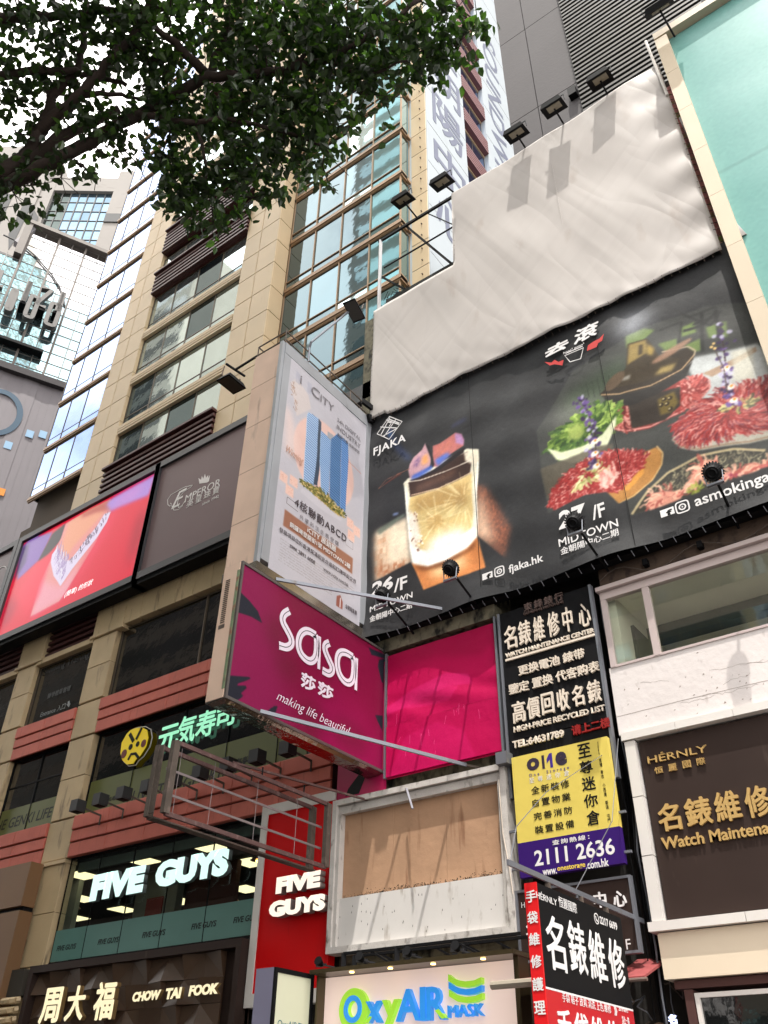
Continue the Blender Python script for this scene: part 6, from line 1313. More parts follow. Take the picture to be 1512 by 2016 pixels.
for pts in ([(14.932, 12.146), (14.575, 12.149), (14.347, 11.946), (14.273, 11.644), (14.382, 11.405), (14.663, 11.308), (14.88, 11.378), (15.011, 11.593), (14.985, 12.021), (14.908, 12.136)], [(16.492, 12.164), (16.156, 12.178), (15.892, 12.05), (15.818, 11.74), (15.948, 11.424), (16.214, 11.309), (16.428, 11.372), (16.555, 11.568), (16.555, 12.038), (16.464, 12.153)]):
    L_.append((smooth(pts, 3), False))
for pts in ([(15.085, 12.175), (15.128, 11.264)], [(16.66, 12.195), (16.667, 11.26)]): L_.append((pts, False))
b = MB(SP)
for n_, (pts, c_) in enumerate(L_): b.stroke(pts, .21 if n_ < 4 else .10, .008, .018)
b.build('lettering', SL, t)
b = MB(SP)
for pts, c_ in L_[:4]: b.stroke(pts, .018, .019, .022)
b.build('letter_line', SK, t)
text('莎', (14.508, 10.569, 15.037, 10.95), SP, SL, t, w=.008, ext=.004, bold=.05)
text('莎', (15.155, 10.6, 15.735, 10.958), SP, SL, t, w=.008, ext=.004, bold=.05)
q = [(13.707, 9.929), (16.51, 10.037)]
zz = (q[0][1] + q[1][1]) / 2
text('making life beautiful', (q[0][0], zz - .16, q[1][0], zz + .20), SP, SL, t, w=.008, ext=.003, shear=.45, bold=-.008)
b1 = thing('support_bar', 'upper galvanised brace from the magenta sign to the wall, crossing the poster', 'steel bar', (-10.6, 18, 13.1))
b = MB(); b.bar((-13.45, 13.335, 13.072), (-10.864, 18, 13.439), .05, .085); b.build('bar', M['steel'], b1)
b = MB(); b.bar((-10.864, 18, 13.439), (-10.42, 18.2, 13.276), .05, .05); b.build('bolt', M['rust'], b1)
b1 = thing('support_bar', 'lower galvanised brace running from the foot of the magenta sign to the wall', 'steel bar', (-10.8, 18, 9.1))
b = MB(); b.bar((-13.38, 13.201, 9.449), (-10.86, 18, 9.115), .05, .085); b.build('bar', M['steel'], b1)
b = MB(); b.bar((-10.86, 18, 9.115), (-10.59, 18.2, 9.044), .05, .05); b.build('bolt', M['rust'], b1)

# ---------------------------------------------------------------- magenta wall panels
wm = mat('magenta_wall_print', (.78, .02, .30), .42, var=.05, vs=.8, bump=.3, bs=1.6, spec=.5)
t = thing('wall_panel', 'bright magenta vinyl wall panel in two tiers between the projecting sign and the black sign', 'wall panel', (-11.7, 17.9, 9.2))
MP = PY(17.92)
cv = Canvas(-13.25, 9.1, -9.75, 12.75, 90, (.70, .02, .29))
cv.poly([(-13.25, 12.2), (-11.9, 12.3), (-10.2, 11.9), (-9.75, 12.2), (-9.75, 12.75), (-13.25, 12.75)], (.62, .015, .25), 1, .1)
cv.poly([(-13.25, 11.2), (-12.4, 11.5), (-11.3, 11.7), (-10.6, 11.5), (-10.5, 11.2), (-11.3, 11.3), (-12.3, 11.1), (-13.25, 10.95)], (.80, .14, .42), .6, .03)
cv.poly([(-12.6, 11.0), (-12.45, 11.35), (-11.5, 11.5), (-10.9, 11.2), (-11.2, 10.9), (-12.0, 10.95)], (.80, .13, .40), .6, .03)
cv.poly([(-13.25, 9.1), (-12.6, 10.2), (-11.6, 10.4), (-10.8, 10.0), (-10.4, 9.1)], (.77, .08, .36), .7, .04)
for _ in range(14):
    u_ = random.uniform(-13, -10); v_ = random.uniform(9.3, 10.6); cv.line([(u_, v_), (u_ + random.uniform(-.05, .1), v_ + random.uniform(.1, .35))], .012, (.97, .5, .66), .6)
cv.grain(.008)
ip = imgmat('magenta_wall_picture', cv.image('magenta_wall_picture'), .5, bump=.35, bs=1.7, spec=.2)
def mdisp(u, v): return .02 * wnoise(u, v, 1.6) + (.035 * math.sin(3 * u + 6 * v) * max(0, 1 - abs(v - 11.0) / .5))
n1 = sheet('upper_print', MP, -13.25, 10.62, -9.75, 12.72, 40, 30, ip, t, w=.02, disp=mdisp)
n2 = sheet('lower_print', MP, -13.25, 9.22, -9.75, 10.60, 40, 20, ip, t, w=.05, disp=lambda u, v: .015 * wnoise(u, v, 1.3))
for o_, va_, vb_ in ((n1, 10.62, 12.72), (n2, 9.22, 10.6)):
    d_ = o_.data.uv_layers[0].data; a_ = np.empty(len(d_) * 2); d_.foreach_get('uv', a_); a_ = a_.reshape(-1, 2); a_[:, 1] = (va_ + a_[:, 1] * (vb_ - va_) - 9.1) / 3.65; d_.foreach_set('uv', a_.ravel())
b = MB(MP); b.box(-13.28, -9.72, 9.2, 12.75, -.08, -.04); b.build('backing', wm, t)
b = MB(MP); b.box(-9.74, -9.68, 9.1, 12.85, -.05, .1); b.build('edge_strip', M['steel'], t); b = MB(MP); b.box(-13.32, -13.27, 9.2, 12.8, -.05, .06); b.build('edge_strip', M['steel'], t)
b = MB(); b.box(-14.9, -9.7, 17.85, 18.3, 12.85, 13.25); b.build('ledge', M['sooty'], RB)
t = thing('wall_panel', 'deep magenta panel with a black shape, below the magenta projecting sign', 'wall panel', (-14, 17.9, 8.3))
b = MB(MP); b.box(-14.92, -13.3, 8.4, 12.6, -.06, .0); b.build('panel', mat('deep_magenta', (.60, .04, .27), .45, var=.05), t)
b = MB(MP); b.poly([(-14.61, 8.983), (-14.523, 9.175), (-14.177, 9.492), (-13.958, 9.373), (-14.156, 8.977)], .002, .006); b.build('black_shape', M['black_print'], t)

# ---------------------------------------------------------------- boarded sign frame with plywood and white sheet
t = thing('old_signboard', 'old rusty white sign frame with bare plywood above and white sheet below', 'sign frame', (-11.8, 17.6, 5))
Q = [(-14.821, 8.775), (-9.514, 8.864), (-9.707, 5.185), (-14.797, 5.133)]
u0, u1 = -13.72, -9.42; vt_, vb_ = (Q[0][1] + Q[1][1]) / 2, (Q[2][1] + Q[3][1]) / 2; u0 = (Q[0][0] + Q[3][0]) / 2; u1 = (Q[1][0] + Q[2][0]) / 2
WPn = PY(17.7)
worn = mat('worn_white_frame', (.74, .72, .70), .65, var=.12, vs=2, stain=(.30, .26, .22), st=.5, ss=(2.5, 2.5, 1.2), bump=.4, bs=10, fine=.1)
frame(WPn, u0, u1, vb_, vt_, .14, -.35, .06, worn, t)
b = MB(WPn); b.box(u0 + .14, u1 - .14, vt_ - .36, vt_ - .16, -.3, -.04); b.box(u0 + .14, u0 + .24, vb_ + .14, vt_ - .36, -.3, .0); b.box(u1 - .26, u1 - .14, vb_ + .14, vt_ - .36, -.3, -.02); b.build('inner_frame', worn, t)
vm_ = (-11.968, 6.402)[1]
ply = mat('plywood', (.68, .535, .42), .7, var=.16, vs=.9, stain=(.50, .35, .25), st=.45, ss=(2.5, 2.5, .3), bump=.2, bs=4, fine=.05)
du = (u1 - u0 - .5) / 3
for i in range(3):
    b = MB(WPn); b.box(u0 + .24 + i * du + .004, u0 + .24 + (i + 1) * du - .004, vm_ - .05, vt_ - .36, -.31, -.2); b.build('plywood_sheet', ply, t)
b = MB(WPn); b.box(u0 + .14, u1 - .14, vb_ + .12, vm_, -.25, -.09); b.build('white_sheet', mat('flaked_white_sheet', (.80, .785, .77), .55, var=.04, vs=1.2, stain=(.60, .56, .52), st=.3, ss=(3, 3, .8), fine=.02), t)
mould = mat('black_mould', (.10, .09, .07), .95, var=.3)
b = MB(WPn)
for i in range(700):
    u = random.choice((random.gauss(u0 + 1.3, .5), random.gauss(u0 + 2.6, .6), random.gauss(u1 - .9, .35), random.uniform(u0 + .3, u1 - .3))); u = min(max(u, u0 + .3), u1 - .3); v = vm_ + abs(random.gauss(0, .05)) + .0; r = random.uniform(.003, .014); b.poly([(u + math.cos(a) * r * random.uniform(.6, 1.6), v + math.sin(a) * r) for a in (0, 1.3, 2.6, 3.9, 5.2)], -.199, -.195)
b.build('mould_specks', mould, t, kind='stuff')
b = MB(WPn)
for i in range(30):
    u = random.uniform(u0 + .2, u1 - .3); v = random.uniform(vb_ + .2, vm_ - .1); b.poly([(u, v), (u + .012, v), (u + .012, v + random.uniform(.02, .06)), (u, v + .03)], -.089, -.086)
b.build('chip_marks', mould, t, kind='stuff')
b = MB(); b.bar((-12.395, 17.6, 8.707), (-11.934, 17.2, 8.023), .05, .03); b.build('hanging_hook', M['steel'], t)
b = MB(); b.path([(-9.751, 17.6, 8.424), (-9.722, 17.55, 7.875), (-9.735, 17.6, 7.208), (-9.628, 17.6, 6.432), (-9.584, 17.6, 5.906)], .012, 4); b.build('loose_wire', M['cream_letter'], t)
b = MB(); b.box(-9.72, -9.42, 17.45, 17.75, (-9.468, 8.913)[1] - .18, (-9.468, 8.913)[1] + .1); b.build('junction_box', M['steel'], t)
# lattice and small lamps between the frame and the shop front
t = thing('steel_lattice', 'black rusted lattice with little clip lamps between the boarded frame and the shop front', 'steel frame', (-11.5, 17, 4.6))
b = MB(); zz0, zz1 = 4.64, 5.02; xs = np.linspace(-13.8, -9.3, 7)
for y in (17.1, 17.5):
    b.bar((-14.2, y, zz0), (-9.2, y, zz0), .06, .06); b.bar((-13.8, y, zz1), (-9.2, y, zz1), .06, .06)
    for i, (a, c) in enumerate(zip(xs, xs[1:])):
        if y > 17.2 or i in (1, 4): b.bar((a, y, zz1), (c, y, zz0), .05, .04)
        if i % 2 == 0: b.bar((a, y, zz0), (a, y, zz1), .11, .06)
for x in xs: b.bar((x, 17.1, zz0), (x, 17.6, zz0), .04, .04)
b.build('lattice', M['black'], t)
for i, x in enumerate((-13.9, -12.75, -11.5, -10.3)):
    l = thing('clip_lamp', 'small black clip lamp on the lattice, ' + ('leftmost, over the red board', 'above the first letters of the mask shop name', 'above the middle of the mask shop sign', 'rightmost, near the mask shaped emblem')[i], 'clip lamp', (x, 16.6, 4.6), 'clip lamps above the mask shop sign')
    h = Vector((x, 16.45, 4.72)); b = MB(); b.tube(h, h + Vector((.02, -.16, .06)), .05, 10, .1); b.build('head', M['black'], l); b = MB(); b.bar(h + Vector((-.13, 0, 0)), h + Vector((.13, 0, 0)), .03, .03); b.bar(h, (x, 16.9, 4.72), .03, .03); b.box(x - .22, x - .08, 16.5, 16.62, 4.7, 4.78); b.build('clamp', M['charcoal'], l)

# ---------------------------------------------------------------- rusty empty projecting frame
t = thing('old_signboard', 'empty rusty projecting sign frame with thin bars, under the magenta sign', 'sign frame', (-14.3, 14.3, 7))
za, zb, ya_, yb_ = 6.86, 8.35, 11.55, 16.65
for x in (-14.62, -14.12):
    b = MB(); b.bar((x, ya_, za), (x, yb_, za), .07, .09); b.bar((x, ya_, zb), (x, yb_, zb), .07, .09); b.build('long_rail', M['rust_red'], t)
    for y in (ya_, yb_): b = MB(); b.box(x - .06, x + .06, y - .08, y + .08, za, zb + .02); b.build('post', M['rust'], t)
b = MB(); b.box(-14.62, -14.42, ya_ - .06, ya_ - .03, za + .05, zb); b.build('end_plate', M['rust'], t)
b = MB(); b.box(-14.62, -14.42, ya_, yb_, za - .05, za - .02); b.build('bottom_plate', M['rust'], t)
b = MB()
for z_ in (7.32, 7.82): b.bar((-14.3, ya_, z_), (-14.3, yb_, z_), .02, .05)
for y in (ya_ + .35, 12.9, 14.3, 15.7): b.bar((-14.3, y, za), (-14.3, y, zb), .012, .012)
b.build('thin_bar', mat('weathered_thin_bar', (.50, .46, .46), .6, metal=.3), t)
b = MB(); b.bar((-14.5, 13.6, zb + .25), (-13.7, 18, zb + .35), .05, .05); b.build('stay_bar', M['rust_red'], t)
for y in (14.3, 15.8): b = MB(); b.path([(-14.2, y, zb + .28), (-14.2, y, zb)], .02, 5); b.build('hanger', M['black'], t)

# ---------------------------------------------------------------- mask shop front sign
t = thing('shop_sign', 'pale illuminated mask shop sign with blue and green raised lettering', 'shop sign', (-11.2, 16, 2.5))
OP = PY(16.0); OU0, OU1 = -13.55, -8.75
pw = mat('pale_pink_board', (.90, .82, .80), .4, var=.03, vs=.5, spec=.4, es=.26, ecol=(1, .88, .82))  # the downlights' wash on the board is put in as an even glow
b = MB(OP); b.box(OU0, OU1, 2.0, 4.4, -.35, -.2); b.build('board', pw, t)
b = MB(OP); b.box(OU0 - .05, OU1 + .12, 4.42, 4.5, -.35, .3); b.box(OU0 - .05, OU0 + .0, 2, 4.42, -.3, .04); b.box(OU1, OU1 + .1, 2, 4.42, -.3, .1); b.build('frame', mat('dark_gold_frame', (.30, .26, .18), .3, metal=.5), t)
for u in (-12.6, -11.6, -10.55, -9.4):
    b = MB(OP); b.tube(OP.P(u, 4.42, .1), OP.P(u, 4.40, .1), .05, 10); b.build('downlight', mat('down_light', (1, .85, .5), .5, var=0, es=4, ecol=(1, .82, .5)) if 'down_light' not in bpy.data.materials else bpy.data.materials['down_light'], t)
blu = mat('sky_blue_letter', (.20, .60, .95), .4, var=0, es=.22); grn = mat('lime_letter', (.66, .90, .24), .4, var=0, es=.22); dkb = mat('letter_edge_blue', (.07, .28, .55), .5, var=0)  # weak glow in the letters lifts their colour
OO = PY(16.1)
c0 = (-12.693, 3.76)
def ring(r, ry, wd, m, w0, w1, nm):
    b = MB(OO); b.stroke([(c0[0] + math.cos(a) * r, c0[1] + math.sin(a) * ry) for a in [i * math.pi / 20 for i in range(40)]], wd, w0, w1, True); b.build(nm, m, t)
s0 = (-12.994, 3.448, -12.386, 4.072); rx, ry = (s0[2] - s0[0]) / 2, (s0[3] - s0[1]) / 2
c0 = ((s0[0] + s0[2]) / 2, (s0[1] + s0[3]) / 2)
ring(rx - .05, ry - .05, .36 * rx + .14, grn, -.28, .0, 'letter_ring'); ring(rx - .12, ry - .11, .25 * rx + .02, blu, .001, .03, 'letter_ring')
A = dict(w=-.12, ext=.14, bold=.02)
for s_, bx, m_ in (('x', (-12.354, 3.49, -11.954, 3.876), blu), ('y', (-11.943, 3.336, -11.511, 3.879), grn), ('A', (-11.593, 3.484, -10.998, 4.044), blu), ('I', (-11.007, 3.472, -10.872, 4.055), blu), ('R', (-10.851, 3.473, -10.41, 4.048), blu)):
    text(s_, bx, OO, m_, t, **A)
text('MASK', (-10.368, 3.496, -9.581, 3.705), OO, blu, t, w=-.12, ext=.13, bold=.0)
b = MB(OO); b.poly([(-10.64, 3.628), (-10.555, 3.651), (-10.396, 3.497), (-10.487, 3.483)], -.2, .04); b.poly([(-12.366, 3.491), (-12.229, 3.61), (-12.18, 3.594), (-12.265, 3.487)], -.2, .04); b.build('green_foot', grn, t)
for k, m_ in ((0, grn), (1, blu), (2, grn)):
    P_ = [(-10.316, 4.235), (-10.208, 4.159), (-10.082, 4.115), (-9.921, 4.085), (-9.724, 4.091), (-9.569, 4.134), (-9.575, 4.035), (-9.73, 3.992), (-9.926, 3.985), (-10.123, 4.017), (-10.32, 4.119)]
    dv_ = ((-10.316, 4.235)[1] - (-10.32, 4.103)[1]) * k
    b = MB(OO); b.poly([(u, v - dv_) for u, v in P_], -.2, .03 - k * .006); b.build('mask_band', m_, t)
t = thing('light_box', 'narrow grey light box with a small printed logo, left of the mask shop sign', 'light box', (-14.2, 15.3, 2))
b = MB(); b.box(-14.25, -13.75, 14.75, 15.98, 2, 4.45); b.build('box', mat('lilac_grey_sheet', (.50, .49, .58), .5, var=.04), t)
b = MB(); b.box(-13.749, -13.72, 14.82, 15.9, 2, 4.36); b.build('lit_face', mat('cream_lit_face', (.80, .80, .70), .4, var=.04, vs=1, es=.10), t)
b = MB(); b.box(-13.75, -13.69, 14.75, 14.82, 2, 4.45); b.box(-13.75, -13.69, 15.9, 15.98, 2, 4.45); b.box(-13.75, -13.69, 14.82, 15.9, 4.36, 4.45); b.build('frame', M['black'], t)
LB = PX(-13.72)
tq = mat('teal_print', (.12, .42, .48), .5, var=0)
text('OxyAIR', (14.95, 3.35, 15.55, 3.52), LB, tq, t, w=.002, ext=.003); text('MASK', (15.42, 3.31, 15.7, 3.37), LB, tq, t, w=.002, ext=.003); text('· · · · · · · ·', (14.98, 3.16, 15.6, 3.19), LB, M['gold'], t, w=.002, ext=.003)
b = MB(LB); 
for k in range(3): b.poly([(15.58, 3.52 - k * .04), (15.76, 3.50 - k * .04), (15.76, 3.475 - k * .04), (15.58, 3.49 - k * .04)], .002, .005)
b.build('logo_bands', tq, t)

# ---------------------------------------------------------------- turquoise board at the right
t = thing('billboard', 'large turquoise board in a cream stone frame at the upper right', 'billboard', (3, 17.2, 15))
TP = PY(17.2)
b = MB(TP); b.box(-1.0, 12, 12, 32.6, -.3, -.12)
cv = Canvas(-1.0, 12, 12, 32.6, 14, (.42, .61, .59))
cv.line([(3.2, 12), (3.2, 32.6)], .09, (.385, .565, .545)); cv.line([(-1, 24.5), (12, 24.5)], .09, (.385, .565, .545)); cv.ell((5.5, 29.5), 1.2, 1.6, (.80, .62, .80), .9, .1); cv.ell((8, 27), .9, 1.2, (.80, .62, .80), .9, .1); cv.grain(.008)
b.build('panel', M['trim_white'], t)
sheet('print', TP, -1.0, 12, 12, 32.6, 26, 40, imgmat('turquoise_print', cv.image('turquoise_print'), .3, bump=.1, bs=.8, spec=.3), t, w=-.06, disp=lambda u, v: .02 * wnoise(u, v, .5))
for i in range(9): piece('frame_stone', TP, -1.42, -1.0, 12 + i * 2.28, 12 + (i + 1) * 2.28 - .012, -.6, .22, M['tan_frame'], t)
for i in range(6): piece('frame_stone', TP, -1.42 + i * 2.3, -1.42 + (i + 1) * 2.3 - .012, 32.62, 32.98, -.6, .22, M['tan_frame'], t)
b = MB(TP); b.box(-1.42, 12, 12, 32.9, -3.5, -.61); b.build('core', M['tan_frame'], t)
b = MB(); b.tube((-1.62, 17.3, 29.6), (-1.72, 17.3, 33.4), .05, 6); b.build('white_pole', M['trim_white'], t)
fl = thing('banner', 'narrow strip of pink floral print between the white tarpaulin and the turquoise board', 'banner', (-1.8, 18, 24))
b = MB(PY(18.0)); b.box(-2.2, -1.43, 22, 31.2, -.05, 0); b.build('print', mat('floral_print', (.85, .50, .48), .6, var=.25, vs=2, stain=(.50, .62, .20), st=.75, ss=(1.5, 1.5, 1.5)), fl)
pp = thing('drain_pipe', 'pale drain pipe and dark edge of wall beside the right end of the billboard', 'pipe', (-1.3, 17.6, 12))
b = MB(); b.tube((-1.0, 17.75, 12.7), (-1.0, 17.75, 21.6), .06, 8); b.tube((-1.25, 17.9, 12.7), (-1.25, 17.9, 21), .04, 8); b.build('pipe', M['steel'], pp)

# ---------------------------------------------------------------- grey concrete tower with louvres, far behind
GT = PY(45)
t = thing('office_tower', 'tall grey concrete tower with dark horizontal louvres, behind the white tarpaulin', 'office tower', (-8, 50, 0))
for i in range(8):
    z0 = 30 + i * 16.1 - 9.6
    for u0, u1 in ((-31, -23.5), (-23.5, -15.63), (-15.63, -11.2)): piece('concrete_panel', GT, u0 + .04, u1 - .04, z0 + .05, z0 + 16.05, -.6, 0, M['concrete'], t)
b = MB(); b.box(-31, 14, 45.5, 70, 0, 146); b.build('core', mat('dark_joint', (.16, .155, .16), .8), t)
dkl = mat('dark_louvre', (.17, .165, .15), .5, metal=.2, var=.1, rnd=.1); lg_ = mirror('louvre_glass', (.42, .50, .60), .05, .1, .5, .15)
spd = mat('beige_spandrel', (.42, .40, .36), .6, var=.05)
fh = 3.0
for k in range(26):
    z0 = 66 + k * fh
    b = MB(GT); b.box(-11.2, .9, z0, z0 + .62, -.4, -.2); b.build('spandrel', spd, t)
    b = MB(GT); b.box(-11.2, .9, z0 + .62, z0 + fh, -.35, -.3); b.build('glass_band', lg_, t)
    for j, h in enumerate((0, .78, 1.5, 2.22)):
        piece('louvre', GT, -11.32, .9, z0 + h, z0 + h + .32, -.25, .42, dkl, t)
b = MB(GT)
for u in np.arange(-11.2, .9, 3.03): b.box(u - .07, u + .07, 64, 144, -.29, .1)
b.build('mullion', dkl, t)
for z in (77, 82.2): piece('vent_box', GT, -12.3, -11.5, z, z + 1.2, 0, .7, M['black'], t)

# ---------------------------------------------------------------- curved glass plaza block down the street
VP = Pl((-77.086, 34.139, 0), (math.sin(math.radians(25)), math.cos(math.radians(25)), 0))
t = thing('glass_building', 'gridded glass plaza block with large grey 3D letters, left of the beige tower', 'building', VP.P(0, 0, -5))
wt = mirror('sky_reflection_glass', (.93, .93, .94), .04, .02, .5, .03, metal=1.0); tl = mirror('teal_reflection_glass', (.60, .70, .73), .03, .5, .2, .22); bl = mirror('blue_glass', (.66, .74, .79), .03, .3, .3, .2)  # pane tints put the reflected sky and curved building into the colour
corners = [(-6.757, 98.008), (2.839, 98.309), (-9.87, 93.885), (-7.751, 94.399)]
gx0, gx1 = -40, 14
base = [(-5.46, 98.075), (-1.892, 98.137), (1.936, 98.426)]; rowp = [(-3.256, 100.382), (-2.991, 97.99), (-2.732, 95.651)]
pw_, ph_ = 1.72, 1.66
vt0 = [(-6.615, 97.989), (2.839, 98.309)]
topv = (vt0[0][1] + vt0[1][1]) / 2
bot = [(-4.157, 72.313), (2.655, 72.371)]; botv = (bot[0][1] + bot[1][1]) / 2
u_l = [(-6.757, 98.008), (-12.092, 102.275)][0][0]
b = MB(VP); b.box(-22, 26, 0, botv + .5, -30, -.3); b.box(u_l - .5, 26, botv, topv - .3, -30, -.3); b.box(-22, u_l - .6, botv, topv - 6, -30, -.3); b.build('core', M['charcoal'], t)
arc_ = [(-9.684, 94.676), (-7.636, 94.474), (-5.284, 93.126), (-2.749, 91.023), (-1.234, 89.176), (-0.453, 87.548), (-0.084, 86.526)]
def arc_side(u, v):       # below / left of the arc line
    for (a, c), (d, e) in zip(arc_, arc_[1:]):
        if e <= v <= c: return u < a + (d - a) * (c - v) / max(1e-6, c - e)
    return v < arc_[-1][1]
nx = int((20 - u_l) / pw_) + 1
r = 0; v = topv
us_all = [u_l + i * pw_ for i in range(-8, nx + 1)]
while v > botv - ph_:
    for u in us_all:
        if u < u_l - .1 and v > topv - 6: continue
        a = arc_side(u + pw_ / 2, v - ph_ / 2); m_ = tl if a else (wt if v - ph_ > topv - 17 else (bl if RNG.random() < .5 else tl))
        piece('pane', VP, u + .05, u + pw_ - .05, v - ph_ + .05, v - .05, -.05, 0, m_, t)
    v -= ph_
b = MB(VP)
for u in us_all: b.box(u - .055, u + .055, botv, topv if u >= u_l - .1 else topv - 6, -.02, .10)
v = topv
while v > botv: b.box(us_all[0], us_all[-1] + pw_, v - .045, v + .045, -.02, .06) if v < topv - 6 else b.box(u_l, us_all[-1] + pw_, v - .045, v + .045, -.02, .06); v -= ph_
b.build('glazing_bars', mat('grey_glazing_bar', (.42, .41, .40), .4, metal=.3), t)
b = MB(VP)
for u in us_all[8::2]: b.box(u - .13, u + .13, botv, topv, .1, .35)
b.box(u_l - .6, 26, topv, topv + .6, -1, .9); b.box(u_l - 1.0, u_l - .1, topv - 6.2, topv + .3, -1, .8); b.build('roof_beam', mat('grey_brown_beam', (.36, .33, .31), .5), t)
b = MB(VP); b.poly([(-8.256, 94.288), (-6.806, 98.206), (-6.448, 97.871), (-7.654, 94.018)], -.6, .4); b.build('end_beam', mat('pale_grey_beam', (.52, .51, .53), .5), t)
b = MB(VP); b.stroke(arc_, .12, .1, .3); b.build('reflection_edge', M['charcoal'], t)  # dark line drawn along the edge of the painted reflection
dl = mat('dark_grey_letter', (.36, .35, .345), .45, metal=.2, var=.05)
b = MB(VP)
for bx in (((-6.366, 80.888, -5.333, 84.912)), ((-4.229, 80.827, -2.788, 85.077)), ((-1.813, 80.802, -0.171, 85.156))):
    cu0, cv0 = (bx[0] + bx[2]) / 2, (bx[1] + bx[3]) / 2; hx, hy = (bx[2] - bx[0]) / 2 - .27, (bx[3] - bx[1]) / 2 - .3
    b.stroke([(cu0 + math.copysign(abs(math.cos(a)) ** .35, math.cos(a)) * hx, cv0 + math.copysign(abs(math.sin(a)) ** .35, math.sin(a)) * hy) for a in [i * math.pi / 12 for i in range(24)]], .5, .9, 1.7, True)
bA = ((-4.991, 83.318, -4.209, 87.406)); bZ = ((-3.206, 83.344, -2.032, 87.143)); bA2 = ((-1.151, 83.705, -0.155, 87.721)); bL = ((-8.038, 84.127, -7.282, 87.003))
for q in (bA, bA2): b.stroke([(q[0] + .4, q[1]), (q[0] + .4, q[3] - .45), (q[2] - .4, q[3] - .45), (q[2] - .4, q[1])], .5, .9, 1.7); b.stroke([(q[0] + .2, (q[1] + q[3]) / 2), (q[2] - .2, (q[1] + q[3]) / 2)], .45, .9, 1.65)
b.stroke([(bZ[0], bZ[3] - .3), (bZ[2], bZ[3] - .3), (bZ[0], bZ[1] + .3), (bZ[2], bZ[1] + .3)], .5, .9, 1.7); b.stroke([(bL[0], bL[3]), (bL[0], bL[1] + .3), (bL[2], bL[1] + .3)], .5, .9, 1.7)
b.build('lettering', dl, t)
b = MB(VP)
for bx in (bA, bZ, bA2): b.box(bx[0], bx[2], bx[1] - .3, bx[1] - .0, .1, 1.6)
b.box(us_all[4], bA2[2] - .5, bA[1] - 6.4, bA[1] - 6.0, .1, 1.2); b.build('letter_support', M['black'], t)
# big grey banner wall under the glass
t = thing('banner', 'huge pale grey ribbed banner wall with a dark blue ring at the left edge', 'banner', VP.P(0, 0, .5))
b = MB(VP); z1 = botv + .35; 
gb = mat('grey_ribbed_banner', (.46, .44, .46), .6, var=.04, vs=.4)
for i in range(58): b.box(-22 + i * .82, -22 + i * .82 + .815, 2, z1, .3, .5 + .05 * math.sin(i * 1.3))
b.build('ribbed_sheet', gb, t, kind='stuff')
b = MB(VP); b.box(-22, 26, z1, z1 + .9, .2, 1.2); b.build('top_rail', M['concrete'], t)
b = MB(VP); b.box(-22, 26, 0, z1, -.2, .28); b.build('backing', M['concrete'], t)
b = MB(VP); c0 = (-3.019, 66.708); b.stroke([(c0[0] + math.cos(a) * 2.3, c0[1] + math.sin(a) * 3.0) for a in [i * math.pi / 16 for i in range(32)]], .65, .58, .62, True); b.build('ring', mat('navy_ring', (.10, .26, .36), .5, var=0), t)
lbp = mat('light_blue_print', (.52, .66, .78), .5, var=0)
for q in [(-0.845, 62.722), (0.86, 65.106), (2.183, 65.594)]: b = MB(VP); b.box(q[0] - .4, q[0] + .4, q[1] - .5, q[1] + .5, .58, .6); b.build('blue_square', lbp, t)
b = MB(VP); q = (0.049, 56.638); b.box(q[0] - .5, q[0] + .35, q[1] - .5, q[1] + .4, .58, .62); b.build('orange_square', mat('orange_print', (.85, .52, .12), .5, var=0), t)

# ---------------------------------------------------------------- concrete and glass tower behind it
CPn = Pl((-109.213, 44.724, 0), (math.sin(math.radians(53)), math.cos(math.radians(53)), 0))
t = thing('office_tower', 'beige concrete tower with a tall gridded window and dark chevron stripes, behind the tree', 'office tower', CPn.P(0, 0, -8))
cc_ = mat('pale_concrete', (.50, .485, .47), .8, var=.06, vs=.1, stain=(.44, .42, .40), st=.3, ss=(.1, .1, .4)); ck = mat('dark_stripe', (.20, .205, .21), .6, var=.05, vs=.2)
G0 = [(-6.361, 151.843), (5.436, 153.639), (-6.227, 140.434), (5.674, 141.777)]
gu0, gu1, gv1 = (G0[0][0] + G0[2][0]) / 2, (G0[1][0] + G0[3][0]) / 2, (G0[0][1] + G0[1][1]) / 2
T0 = [(-7.351, 155.948), (-1.259, 157.241), (5.524, 159.682), (-6.928, 162.298), (-15.051, 169.441), (-23.116, 176.112)]
b = MB(CPn); b.box(gu0, gu1 + 30, 0, T0[0][1], -25, -.8); b.box(-75, gu0, 0, T0[0][1], -25, -.8); b.build('core', cc_, t)
b = MB(CPn); b.box(gu0 - 2.4, gu0, 0, T0[0][1], -.9, .3); b.box(gu1, gu1 + 30, 0, T0[2][1], -.9, .3); b.box(gu0, gu1, gv1, T0[1][1], -.9, .25); b.build('wall', cc_, t)
b = MB(CPn); b.box(-75, gu0 - 2.4, 0, T0[3][1] + 5, -20, .6); b.build('left_wall', cc_, t)
nc = 7; cw = (gu1 - gu0) / nc; rh = ([(-1.842, 150.396), (-0.052, 141.605)][0][1] - [(-1.842, 150.396), (-0.052, 141.605)][1][1]) / 3
pg = mirror('rippled_office_glass', (.48, .58, .65), .03, .8, .12, .22); pg2 = mirror('grey_office_glass', (.34, .38, .37), .05, .4, .3, .12)
for r in range(20):
    for c in range(nc): piece('pane', CPn, gu0 + c * cw + .07, gu0 + (c + 1) * cw - .07, gv1 - (r + 1) * rh + .07, gv1 - r * rh - .07, -.7, -.5, pg2 if c < 2 else pg, t)
b = MB(CPn)
for c in range(nc + 1): b.box(gu0 + c * cw - .09, gu0 + c * cw + .09, gv1 - 20 * rh, gv1, -.6, -.35)
